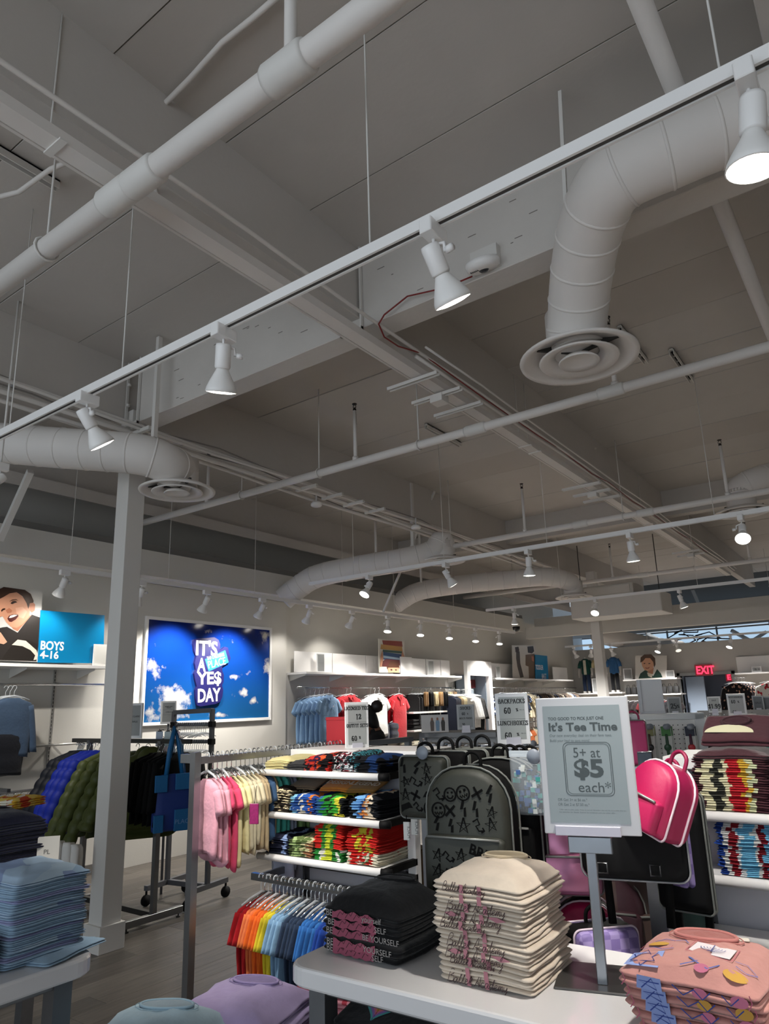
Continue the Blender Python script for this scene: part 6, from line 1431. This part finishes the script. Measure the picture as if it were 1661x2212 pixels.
stack(5, .26, .3, .013, (-.46, 2.85, .612), .0, WRD, 'white tee with small red print', 'low on the right gondola', 'white and red tees low right', puff=.012, wav=.004)
stack(3, .26, .22, .014, (-.44, 2.95, .69), .0, blotch('greyred', ['a39a90','a39a90','b3202a','6a7a3a'], 26), 'grey tee with red print', 'behind the low white tees', 'grey and red tees low right', puff=.012)
c = at(1602,1620,y=3.2); t = thing('cap', 'turquoise cap with a button lying on the right gondola', 'cap', (c.x,c.y,1.366), .4)
obj('crown', B().lathe([(.11,0),(.105,.03),(.085,.06),(.05,.08),(.001,.085)], 20), cloth('62b3a4'), t); obj('brim', B().cbox(-.09,.09,-.17,-.06,.0,.008,.03), cloth('3f8f83'), t); obj('button', B().lathe([(.012,.083),(.01,.09),(.001,.092)], 10), cloth('5aa597'), t)
# pegboard with watches
p0_ = dep(1370,1600,3.95); p1_ = dep(1515,1600,3.85); rz = math.atan2(p1_.y-p0_.y,p1_.x-p0_.x); W = (p1_-p0_).length; zt = dep(1440,1547,3.9).z
t = thing('pegboard', 'white perforated board with wrist watches at the right', 'pegboard', (p0_.x,p0_.y,0), rz)
obj('board', B().box(.0,W,0,.012,.6,zt), mat('d6d4d0', .5), t); obj('frame', B().cbox(W-.02,W+.03,-.01,.03,.0,zt+.01,.003).cbox(-.03,W+.03,-.01,.03,zt-.02,zt+.015,.003).cbox(-.03,.0,-.01,.03,0,zt,.003), mat('bfc1c1', .4), t)
b = B()
for i in range(int(W/.025)):
    for j in range(16):
        b.M = Matrix.Translation((.015+i*.025,-.0006,zt-.05-j*.025)) @ Matrix.Rotation(PI/2,4,'X'); b.prism(ell(0,0,.0032,.0032,6), .0003)
o = obj('peg_holes', b, mat('2b2b2d', .8), t); o['kind'] = 'stuff'
R2 = Matrix.Rotation(rz,3,'Z')
for i, (px, wc, fc, bc) in enumerate(((1400,'4a4038','1c1c1e','8a8a5a'),(1437,'2c4a35','20452f','3f7a3a'),(1488,'4a2438','a51f2a','1b2236'))):
    for k in (1,0):
        q = dep(px,1577,3.85)+R2 @ Vector((.012*k,-.03+.03*k,0))
        t = thing('wrist_watch', 'child wrist watch on a card, %s%s' % (['left one, brown strap','middle one, green strap','right one, red and blue strap'][i], '' if k == 0 else ', the one behind it'), 'watch', q, rz, 'watches on the pegboard')
        obj('card', B().cbox(-.028,.028,.004,.007,-.2,.02,.003), mat('c3c4bf', .4), t); obj('strap', B().tube([(0,-.002,-.02),(0,-.004,-.06),(0,-.004,-.19)], [.007,.009,.007], 6), mat(wc, .5), t)
        b = B(); b.M = Matrix.Translation((0,-.006,-.09)) @ Matrix.Rotation(PI/2,4,'X'); b.lathe([(.001,.008),(.012,.008),(.018,.004),(.019,0),(.017,-.004),(.001,-.004)], 16); obj('dial', b, mat(fc, .3), t)
        obj('header', B().cbox(-.024,.024,-.004,.004,-.03,.02,.003), mat(bc, .5), t); b = B(); b.M = Matrix.Translation((0,-.04,.02)) @ Matrix.Rotation(PI/2,4,'X'); b.lathe([(.001,0),(.016,0),(.016,.006),(.001,.006)], 14); obj('hook_disc', b, mat('7f848c', .4), t)
c = dep(1406,1510,3.9); t = thing('display_sign', 'back of a tall pale grey sign panel above the watches', 'sign', (c.x,c.y,zt+.016), rz); w_ = 52*3.9/CF; h_ = 72*3.9/CF
obj('panel', B().cbox(-w_/2,w_/2,0,.02,0,h_,.004), mat('bdbdbd', .4), t); obj('mount', B().cbox(-w_/2+.005,-w_/2+.02,-.01,.0,.0,h_,.002).cbox(-w_/2,w_/2,-.01,.0,0,.012,.002), mat('b2b2b4', .4), t)
t = thing('phone_case', 'glossy blue grey flat case standing beside the hot pink backpack', 'case', dep(1393,1640,3.0), .5); obj('shell', B().cbox(-.03,.03,-.008,.008,-.05,.03,.006), mat('515a66', .15, .4), t); obj('edge', B().tube([(-.03,-.008,.03),(.03,-.008,.03)], .003, 6), CHROME, t)
c = dep(1372,1605,3.6); backpack('backpack', 'pink case hanging at the left edge of the watch board', c, .3, .12, .22, .06, mat('b3406f', .5), HOT2, pocket=False)
# accessories rack
A0 = dep(1520,1548,5.2)
for i, (px, py, wd, ht, t_, c, lab) in enumerate(((1528,1570,22,40,4.9,'9fb4c8','pale blue sock card'),(1541,1566,20,34,4.8,'cfcac0','white sock card'),(1555,1570,18,44,4.9,'a79f92','beige sock card'),(1520,1590,26,44,4.6,'9a9084','brown sock card'),(1545,1612,30,50,4.7,'8a7d70','taupe folded tights'),(1572,1590,18,50,4.5,'d2ccb4','cream ruffled sock pair'),
                                     (1586,1560,16,40,5.,'5a4a40','brown sock card'),(1612,1566,20,36,5.,'d09aa0','pink sock card'),(1626,1560,18,36,5.,'c9c4bc','grey sock card'),(1640,1570,18,40,5.,'3a4a7a','navy sock card'),(1655,1570,16,36,5.,'c7a0ac','rose sock card'),(1600,1615,30,40,5.1,'2a2422','dark sock card'))):
    q = dep(px,py,t_); t = thing('sock_card', '%s on the accessories rack, %s from the left' % (lab, ORD[i]), 'socks', q, .1); w_ = wd*t_/CF; h_ = ht*t_/CF
    obj('card', B().cbox(-w_/2,w_/2,0,.004,-h_/2,h_/2,.004), mat('cfccc6', .5), t)
    obj('sock', B().loft([[(w_*.42*k*math.cos(a), -.012+.012*math.sin(a), z*h_/2) for a in [j*2*PI/10 for j in range(10)]] for z,k in ((.55,.7),(.4,.9),(0,.95),(-.5,.85),(-.9,1.),(-.98,.5))]), cloth(c), t)
    obj('hook', B().tube([(0,.15,h_/2+.005),(0,-.02,h_/2+.005)], .003, 5), CHROME, t)
for i in range(3):
    q = dep(1596+i*5,1582,4.5+.05*i); b = B(); b.tube([(.062*math.cos(a),0,.075*math.sin(a)) for a in [j*2*PI/24 for j in range(24)]], .011, 8, closed=True)
    t = thing('headband', '%s hair band hanging on the accessories rack' % ['cream','gold','brown'][i], 'hair band', q, .2*i-.2); obj('band', b, cloth(['d8cbb4','b28a4a','6d4a2c'][i]), t); 
    if i == 0: obj('tag_card', B().cbox(-.02,.02,-.014,-.012,-.14,-.08,.002), mat('bcd6c2', .5), t)
c = dep(1645,1605,4.3); t = thing('sun_hat', 'pink ruffled sun hat hanging at the right edge', 'hat', c, .2); b = B(); b.M = Matrix.Rotation(PI/2,4,'X'); b.lathe([(.10,.0),(.085,.01),(.06,.03),(.05,.06),(.001,.075)], 20); obj('crown', b, cloth('d08a98'), t); b = B(); b.tube([(.10*math.cos(a),.012*math.sin(6*a),.10*math.sin(a)) for a in [j*2*PI/40 for j in range(40)]], .014, 6, closed=True); obj('ruffle', b, cloth('c67f8f'), t)
c = dep(1524,1600,4.3); t = thing('dark_hat', 'dark cap hanging beside the watch board', 'cap', c, .5); obj('crown', B().lathe([(.07,-.08),(.075,-.02),(.06,.03),(.001,.05)], 16), cloth('161616'), t); obj('brim', B().cbox(-.06,.06,-.13,-.05,-.08,-.07,.02), cloth('161616'), t)
t = thing('accessory_rack', 'grey rack with chrome hooks carrying socks and hair bands', 'rack', (A0.x, A0.y+.25, 0)); obj('panel', B().cbox(-.1,1.0,0,.03,0,1.48,.004), mat('a9a6a2', .5), t)
b = B()
for i in range(22): b.tube([(-.08+i*.05,0,1.44-.03*(i % 2)),(-.08+i*.05,-.12,1.44-.03*(i % 2)),(-.08+i*.05,-.13,1.455-.03*(i % 2))], .004, 5)
o = obj('chrome_hooks', b, CHROME, t); o['kind'] = 'stuff'
esl(1543, 1522, 26, 34, 5.3, -.1, 'price sign reading 1.99 left of the accessories sign', [('$1.99', .28, .5, .25), ('SALE', .12, .5, .72, .02)], screen='a2a3a0', frame='dcdcdc', stem=True)
esl(1591, 1522, 36, 46, 5.0, -.1, 'price sign reading ACCESSORIES 60 above the hair bands', [('ACCESSORIES', .085, .5, .80), ('60', .15, .34, .56), ('%', .09, .62, .58), ('60', .13, .34, .10), ('%', .08, .62, .12)], screen='9b9d9c', frame='dcdcdc', stem=True)
esl(1457, 1525, 28, 38, 5.5, .1, 'grey price sign reading 25 beside the tall sign panel', [('25', .28, .42, .35), ('%', .16, .74, .4)], screen='76797a', frame='a5a7a8', stem=True)
esl(1638, 1520, 22, 34, 5.6, -.1, 'dark grey price sign at the right edge, left of a pair', [('SALE', .16, .5, .5, .03)], screen='5d6062', frame='b9bbbb', stem=True); esl(1660, 1522, 22, 34, 5.6, -.1, 'dark grey price sign cut by the right edge', [], screen='5d6062', frame='b9bbbb', stem=True)

# ================================================================ near tables
def table(label, c, rz, w, d, z, th=.05, legs=True, low=None):
    t = thing('display_table', label, 'table', (c[0],c[1],0), rz)
    b = B(); R_ = []
    for zz, k in ((z-th,-.004),(z-th+.006,0),(z-.008,0),(z-.002,-.003),(z,-.008)):
        R_.append([(x,y,zz) for x,y in rrect(w+2*k, d+2*k, .07, 6, -k, -k)])
    obj('tabletop', b.loft(R_, smooth=False), mat('dcdada', .18, spec=.6, coat=.3), t)
    for x, y in ((.08,.08),(w-.08,.08),(.08,d-.08),(w-.08,d-.08)): obj('leg', bar(B(), (x,y,0), (x,y,z-th), .028), mat('76777a', .35, .8, var=.1, vs=20.), t)
    obj('apron', B().cbox(.06,w-.06,.06,d-.06,z-th-.03,z-th,.01), mat('8d8e90', .4, .6), t)
    if low: obj('low_shelf', B().cbox(.04,w-.04,.05,d-.05,low-.025,low,.01), mat('dcdada', .3), t)
    return t
ZT = .905
tr = .03
table('white display table with the cream and black tees and the big sign', (-1.53,1.575), tr, 1.7, .55, ZT, low=.52)
R3 = Matrix.Rotation(tr,3,'Z')
CRM = cloth('cdbfae'); 
def place(u, v, z=0): q = R3 @ Vector((u,v,0)); return Vector((-1.50+q.x,1.56+q.y,ZT+z))
INK = mat('3a2326', .8); BOW = mat('a9707a', .8)
# cursive words for the tees: simple joined loops written with a thin pen
_CUR = {'B':[(0,0),(.1,1.),(.4,1.1),(.45,.75),(.15,.55),(.5,.5),(.5,.1),(.1,0),(.6,.1)],'A':[(0,0),(.4,1.1),(.45,0),(.3,.4),(.1,.35),(.6,.1)],'a':[(.35,.4),(.1,.4),(.02,.1),(.2,0),(.35,.4),(.35,.05),(.5,.1)],'l':[(0,.05),(.25,.8),(.3,1.05),(.18,1.),(.15,.1),(.35,.1)],'e':[(0,.15),(.25,.3),(.2,.45),(.05,.3),(.1,0),(.4,.1)],'t':[(0,.1),(.2,.8),(.15,.1),(.1,.6),(.3,.6),(.15,.1),(.35,.1)],'c':[(.3,.38),(.1,.4),(.02,.1),(.2,0),(.4,.1)],'d':[(.35,.4),(.1,.4),(.02,.1),(.2,0),(.38,1.05),(.35,.05),(.5,.1)],'m':[(0,.4),(.05,0),(.1,.35),(.2,.38),(.22,0),(.28,.35),(.4,.38),(.4,0),(.55,.1)],'y':[(0,.4),(.05,.1),(.2,.05),(.32,.4),(.25,-.4),(.1,-.4),(.4,.1)]}
def cursive(b, s, size, x, y, wd):
    for ch in s:
        if ch == ' ': x += size*.35; continue
        P = [Vector((px*1.05,py)) for px,py in _CUR[ch]]; out = []
        for i in range(len(P)-1):
            a, p, q, d = P[max(i-1,0)], P[i], P[i+1], P[min(i+2,len(P)-1)]
            for k in range(4):
                u = k/4; v = .5*((2*p)+(q-a)*u+(2*a-5*p+4*q-d)*u*u+(3*p-a-3*q+d)*u**3); out.append((x+(v.x+v.y*.25)*size, y+v.y*size))
        out.append((x+(P[-1].x+P[-1].y*.25)*size, y+P[-1].y*size)); b.ribbon(out, wd); x += size*(_CUR[ch][-1][0]*1.0+.0)
    return x
def front_ink(o, w, h, fn, m, y=-.0035):
    """flat print on the folded front edge of a tee"""
    b = B(); b.M = Matrix(((1,0,0,0),(0,.12,-1,y),(0,1,0,0),(0,0,0,1))); fn(b); return obj('printed_script' if m is INK else 'printed_bow', b, m, o)
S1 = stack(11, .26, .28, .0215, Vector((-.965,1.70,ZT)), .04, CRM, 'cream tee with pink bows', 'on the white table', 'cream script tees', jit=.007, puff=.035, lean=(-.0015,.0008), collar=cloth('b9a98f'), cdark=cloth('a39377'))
for i, o in enumerate(S1):
    k = i % 4
    ph = (i*37 % 11)*.004
    if k in (0,2,3): front_ink(o, .2, .028, lambda b: cursive(b, 'Ballet Academy', .026 if k != 2 else .02, -.10+ph*.3, .003 if k != 3 else -.003, .0015), INK)
    def bow(b):
        for x in (-.045+ph*.2, .005+ph*.3): b.prism([(x,.001),(x+.012,.001),(x+.009,.021),(x-.002,.021)], .0004)
        if k == 3:
            b.prism([(.03,.018),(.06,.008),(.085,.013),(.06,.02)], .0004); b.prism([(-.09,.014),(-.07,.006),(-.05,.012),(-.07,.02)], .0004)
    front_ink(o, .2, .028, bow, BOW)
BLK = cloth('0d0d0f'); RSE = mat('8c4458', .85, var=.2, vs=30.)
S2 = stack(5, .275, .27, .0245, Vector((-1.36,1.70,ZT)), .0, BLK, 'black tee with rose print', 'on the left of the white table', 'black rose tees', jit=.01, puff=.05, collar=BLK)
for i, o in enumerate(S2):
    rd = random.Random(i); b = B(); b.M = Matrix(((1,0,0,0),(0,.1,-1,-.004),(0,1,0,0),(0,0,0,1)))
    up = [(-.09+.01*j, .021+.004*math.sin(j*1.3+i)) for j in range(16)]; lo = [(.06-.01*j, .002+.002*math.sin(j*1.7+i)) for j in range(16)]
    b.prism(up+lo, .0006); obj('printed_rose', b, RSE, o)
    b = B(); b.M = Matrix(((1,0,0,0),(0,.1,-1,-.0048),(0,1,0,0),(0,0,0,1)))
    for j in range(5): x = -.07+j*.03; b.ribbon([(x,.006),(x+.01,.02),(x+.02,.014),(x+.026,.024)], .0014)
    obj('printed_outline', b, mat('1d0e12', .8), o)
    text(['SELF','YOURSELF','BE YOURSELF','SELF','yourself'][i], .021, Matrix(((1,0,0,.055 if i in (0,3) else .02),(0,0,-1,-.0055),(0,1,0,.006),(0,0,0,1))), mat('9a9490', .8), o)
    text('BE', .024, Matrix(((1,0,0,-.112),(0,0,-1,-.0055),(0,1,0,.006),(0,0,0,1))), mat('9a9490', .8), o)
# big sign stand
c = dep(1302,2130,1.80)
t = thing('sign_stand', 'brushed steel stand with the big grey sign reading Its Tee Time', 'sign', (0,0,0))
pb = at(1302,2140,z=ZT); sd = dep(1275,1655,1.80)
top = dep(1276,1835,1.80)
rzs = math.atan2(sd.y,sd.x)-PI/2-.08
Rz = Matrix.Rotation(rzs,4,'Z')
base = Vector((top.x,top.y,ZT)); t.location = base; t.rotation_euler = (0,0,rzs)
PS = mat('8b8f94', .25, .9, var=.12, vs=25.)
obj('base_plate', B().cbox(-.115,.105,-.05,.14,.0,.006,.004), mat('5d5b5a', .3, .7), t)
zp = top.z-ZT
obj('pole', B().cbox(-.013,.013,-.009,.009,.006,zp-.0,.003), PS, t)
obj('clamp', B().cbox(-.055,.055,-.012,.014,zp-.008,zp+.032,.004), PS, t)
w_, h_ = 203*1.8/CF, 290*1.8/CF; z0 = zp+.036
obj('cradle', B().cbox(-.085,.08,-.016,.012,z0-.002,z0+.022,.003), mat('b9b8c4', .3), t)
M0 = Matrix.Translation((.008,0,z0)) @ Matrix.Rotation(-.03,4,'X')
b = B(); b.M = M0; b.cbox(-w_/2,w_/2,-.006,.012,0,h_,.005); obj('frame', b, mat('b4b5b8', .35), t)
MF = M0 @ Matrix(((1,0,0,0),(0,0,-1,-.0065),(0,1,0,0),(0,0,0,1)))
b = B(); b.M = MF; b.prism([(-w_/2+.019,.028),(w_/2-.023,.028),(w_/2-.023,h_-.022),(-w_/2+.019,h_-.022)], .0008); obj('display', b, mat('818b8d', .3), t)
INKG = mat('3e4749', .6); INKL = mat('5a6466', .6)
def st(s, size, u, v, m=INKG, bold=0., sx=1., al='LEFT'): return text(s, size*1.0, MF @ Matrix.Translation((-w_/2+u*w_, v*h_, .0012)), m, t, bold=bold, sx=sx, align=al)
def sf(tx, u0, v0, u1, v1, m=INKG, bold=.01): return fit_text(tx, MF @ Matrix.Translation((-w_/2,0,.0012)), (u0*w_,v0*h_,u1*w_,v1*h_), m, t, bold)
sf('TOO GOOD TO PICK JUST ONE', .13, .822, .73, .852, INKG, .015); sf("It's Tee Time", .13, .745, .865, .812, INKG, .03)
sf('Our new everyday deal on their fave tees.', .135, .698, .80, .724, INKL, .0); sf('Build your haul to save more!', .135, .660, .56, .686, INKL, .0)
sf('5+ at', .375, .55, .66, .622, INKG, 0); sf('$5', .37, .385, .68, .54, INKG, .04); sf('each*', .40, .30, .74, .376, INKG, 0)
sf('OR Get 3+ at $6 ea.*', .17, .232, .48, .256, INKL, 0); sf('OR Get 2 at $7.50 ea.*', .17, .198, .50, .222, INKL, 0)
sf('*Offer valid on select styles. Prices as marked. Quantities may vary by store while they last.', .175, .168, .87, .178, INKL, 0); sf('See associate for details. Cannot be combined with any other offer.', .175, .150, .76, .160, INKL, 0)
b = B(); b.M = MF @ Matrix.Translation((0,0,.0012))
for k, wd in ((0,.0016),(.004,.0012)):
    rr = rrect(.122-2*k, .134-2*k, .013, 5, -w_/2+.27*w_+k, .275*h_+k); b.ribbon(rr+[rr[0]], wd, .0003)
obj('printed_box', b, INKG, t)
# pink tees, right foreground
PK = cloth('b9847c')
dp_ = dep(1490,2010,1.36)
rp = math.atan2(dp_.y,dp_.x)-PI/2-.28
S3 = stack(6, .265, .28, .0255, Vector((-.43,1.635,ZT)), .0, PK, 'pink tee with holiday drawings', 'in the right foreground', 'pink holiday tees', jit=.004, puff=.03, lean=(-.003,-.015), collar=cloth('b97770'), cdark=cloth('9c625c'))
for i, o in enumerate(S3):
    b = B(); b.M = Matrix(((1,0,0,0),(0,.1,-1,-.0045),(0,1,0,0),(0,0,0,1)))
    b.prism([(-.09,.004),(-.04,.003),(-.042,.026),(-.088,.027)], .0004); obj('printed_panel', b, mat('7f8fbf', .85), o)
    b = B(); b.M = Matrix(((1,0,0,0),(0,.1,-1,-.0052),(0,1,0,0),(0,0,0,1)))
    b.ribbon([(-.08,.006),(-.06,.024),(-.05,.006),(-.085,.018),(-.045,.018)], .0022); b.ribbon([(-.02,.022),(0,.008),(.02,.02),(.035,.006),(.05,.02)], .0022); b.ribbon([(.07,.02),(.085,.006),(.10,.02)], .002)
    obj('printed_lines', b, mat('2c3f86', .85), o)
    b = B(); b.M = Matrix(((1,0,0,0),(0,.1,-1,-.0048),(0,1,0,0),(0,0,0,1))); b.prism(ell(.03,.015,.014,.009,12), .0004); b.prism(ell(.10,.014,.016,.01,12), .0004); obj('printed_gold', b, mat('b98a3a' if i % 2 == 0 else 'b5657f', .85), o)
    b = B(); b.M = Matrix(((1,0,0,0),(0,.1,-1,-.005),(0,1,0,0),(0,0,0,1))); b.ribbon([(-.12,.004),(-.112,.014),(-.118,.026)], .002); b.ribbon([(.115,.004),(.122,.016),(.118,.028)], .002); obj('printed_edge', b, mat('a9556a', .85), o)
# left table with the tie-dye tees
table('white round-cornered table with the pale blue tees at the left edge', (-3.05,.45), .0, .985, .905, .905)
TD = blotch('tiedye', ['8fa6bd','9db2c6','7f8fb0','a9bccb','8497b8'], 9.); LB = cloth('8ea8bd'); LV = cloth('8f94b8')
stack(21, .235, .30, .0108, Vector((-2.135,1.225,.905)), PI/2, [LB,LB,LV,LB,TD,LB,LB,LV,LB], 'pale blue tee', 'on the left table', 'pale blue tees', jit=.008, puff=.025, top=TD, top_label='topmost tie-dye pale blue tee on the left table', lean=(.0003,.0))
stack(1, .24, .26, .012, Vector((-2.10,1.30,.906)), PI/2+.3, LB, 'pale blue tee', 'x', 'pale blue tees', top_label='loose pale blue tee sticking out under the blue pile')
stack(9, .24, .30, .012, Vector((-2.14,.96,.905)), PI/2, cloth('5a2028'), 'dark red tee', 'at the left edge', 'dark red tees at the left edge')
# second table behind it
table('white table with the navy tees behind the pale blue pile', (-4.6,1.25), .0, 1.13, .78, .905)
NV = cloth('11142a')
stack(9, .36, .34, .0215, Vector((-3.52,1.80,.905)), PI/2, NV, 'navy tee', 'on the second table', 'navy tees', jit=.012, puff=.05, top_label='topmost navy tee with a white and blue glove print', collar=NV)
o = bpy.data.objects.new('printed_shape', None); bpy.data.objects.remove(o)
t = thing('card_sign', 'small tilted white card by the navy tees', 'card', at(104,1835,x=-3.5), .9); obj('card', B().cbox(-.05,.05,-.002,.002,-.05,.06,.002), mat('d5d0c6', .5), t); text('PL', .03, Matrix(((1,0,0,-.02),(0,0,-1,-.003),(0,1,0,-.02),(0,0,0,1))), mat('55524e', .6), t)
stack(9, .30, .30, .026, Vector((-3.95,1.93,.905)), PI/2, cloth('8d7a5c'), 'tan tee', 'behind the navy pile', 'tan tees', puff=.03)
o = stack(2, .22, .2, .022, Vector((-3.78,2.02,1.13)), PI/2+.3, blotch('yellowprint', ['c9a032','b5452a','d2b65a','d9d2c0'], 30), 'yellow printed tee', 'on the tan pile', 'yellow printed tees', puff=.01)
# low table in front with lavender and light blue tees
table('low white table with lavender and light blue tees at the bottom', (-2.22,1.02), .0, .66, 1.10, .55)
LVD = cloth('9a8bb0'); LBL = cloth('9fb6c2')
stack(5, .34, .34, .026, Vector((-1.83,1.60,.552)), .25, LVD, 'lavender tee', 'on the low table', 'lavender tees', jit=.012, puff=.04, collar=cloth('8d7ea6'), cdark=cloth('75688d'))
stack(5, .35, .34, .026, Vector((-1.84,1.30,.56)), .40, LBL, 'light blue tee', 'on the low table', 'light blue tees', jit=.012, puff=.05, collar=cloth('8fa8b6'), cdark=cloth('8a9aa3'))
GB = T('ginger', [(0,'7d1420'),(.42,'7d1420'),(.5,'d58f9a'),(.66,'b5404e'),(.72,'d58f9a'),(.85,'6a4028')], scale=3., warp=.25, wscale=12)
stack(3, .30, .12, .03, Vector((-1.74,2.02,.56)), .25, GB, 'red and pink holiday tee', 'behind the lavender pile', 'red and pink tees', puff=.02)
tag(link('folded_tee', fold_mesh(.3,.12,.04,GB,9), None, (-1.72,2.05,.655), (.2,0,.22)), 'red and pink holiday tee rolled on top behind the lavender collar', 't-shirt')
# black tees on the low shelf of the white table
stack(9, .30, .28, .022, Vector((-1.30,1.66,.522)), .0, BLK, 'black tee', 'on the shelf under the white table', 'black tees under the table', puff=.02)
o = link('folded_tee', fold_mesh(.30,.26,.02,BLK,8), None, (-1.28,1.66,.735), (.35,0,0)); tag(o, 'black tee with a rainbow outlined heart under the white table', 't-shirt')
def heart(k): return [(k*.06*math.sin(a)**3, k*(.05*math.cos(a)-.02*math.cos(2*a)-.008*math.cos(3*a)-.004*math.cos(4*a))) for a in [j*2*PI/30 for j in range(31)]]
for k, c_ in ((1.,'4f9a9a'),(.82,'8a6aa8'),(.64,'c96f86'),(.46,'c98f4a')):
    b = B(); b.M = Matrix.Translation((-.03,.10,.0265+.0008*(1-k))); b.ribbon(heart(k*.9), .007); obj('printed_heart', b, mat(c_, .8), o)
stack(8, .30, .28, .022, Vector((-.93,1.66,.522)), .0, BLK, 'black tee with a small rainbow print', 'under the cream tees', 'rainbow print black tees', puff=.02)
tp = S3[-1]; ZP = .075
def topz(x, y, w=.265, d=.28, h=.0255, puff=.03, wav=.002):
    return h*1.05+wav*(math.sin(x*31+.7)+math.sin(y*24+1.9))+puff*(max(0,1-(2*x/w)**4)*max(0,1-(2*(y-d/2)/d)**4))
def flat(nm, m, fn, z=0.):
    b = B(); fn(b)
    b.v = [(x, y, topz(x,y)+.002+q+(z-.075 if z else 0)) for x, y, q in b.v]
    return obj(nm, b, m, tp)
ZP = .075
BLI = mat('4f63a8', .85); DBL = mat('26377a', .85)

flat('printed_card', mat('d9d0d2', .85), lambda b: b.prism([(-.01,.10),(.07,.09),(.072,.15),(-.005,.155)], .0005))
def menorah(b):
    for k in range(4):
        r_ = .006+.006*k; b.ribbon([(.032+r_*math.cos(a), .128+r_*.9*math.sin(a)) for a in [PI+PI*j/8 for j in range(9)]], .0014)
    b.ribbon([(.032,.145),(.032,.106)], .0018); b.ribbon([(.024,.105),(.040,.105)], .002)
flat('printed_menorah', DBL, menorah, ZP+.001)
flat('printed_bow', BLI, lambda b: (b.ribbon([(-.09,.14),(-.07,.155),(-.05,.148),(-.03,.156),(-.02,.14)], .003), b.ribbon([(-.10,.09),(-.08,.10),(-.06,.085),(-.04,.10)], .003), b.ribbon([(.08,.09),(.10,.10),(.12,.08),(.105,.06),(.085,.07)], .0022), b.ribbon([(-.01,.03),(.02,.05),(.0,.06),(.04,.03),(.06,.05)], .0028)))
flat('printed_star', DBL, lambda b: (b.ribbon([(-.11,.03),(-.085,.075),(-.06,.03),(-.11,.03)], .003), b.ribbon([(-.11,.06),(-.085,.015),(-.06,.06),(-.11,.06)], .003)), ZP+.001)
flat('printed_flag', mat('8a9acb', .85), lambda b: b.prism([(-.12,.018),(-.05,.016),(-.052,.078),(-.118,.08)], .0005))
flat('printed_frame', mat('b3606f', .85), lambda b: (b.ribbon([(-.015,.095),(.075,.085),(.077,.155),(-.01,.16),(-.015,.095)], .0022), b.ribbon([(-.11,.10),(-.045,.10),(-.05,.15),(-.105,.148),(-.11,.10)], .0018)))
flat('printed_gold', mat('c2953f', .85), lambda b: (b.prism(ell(-.078,.125,.022,.012,14), .0005), b.prism(ell(.09,.035,.022,.016,14), .0005)))
flat('printed_rose', mat('b5657f', .85), lambda b: b.prism(ell(.03,.03,.014,.012,12), .0005))
b = B(); b.M = Matrix.Translation((.06,.235,.052)) @ Matrix.Rotation(.3,4,'Z'); b.cbox(-.02,.02,-.01,.01,0,.002,.004); obj('paper_label', b, mat('c9c2b5', .6), tp)

for o in bpy.data.objects:
    if o.parent and o.name.split('.')[0] in ('printed_gold','printed_bow','printed_lines','printed_edge','printed_script','printed_frame','printed_star','printed_menorah'): o['kind'] = 'stuff'   # small flat print, too fine to pick apart
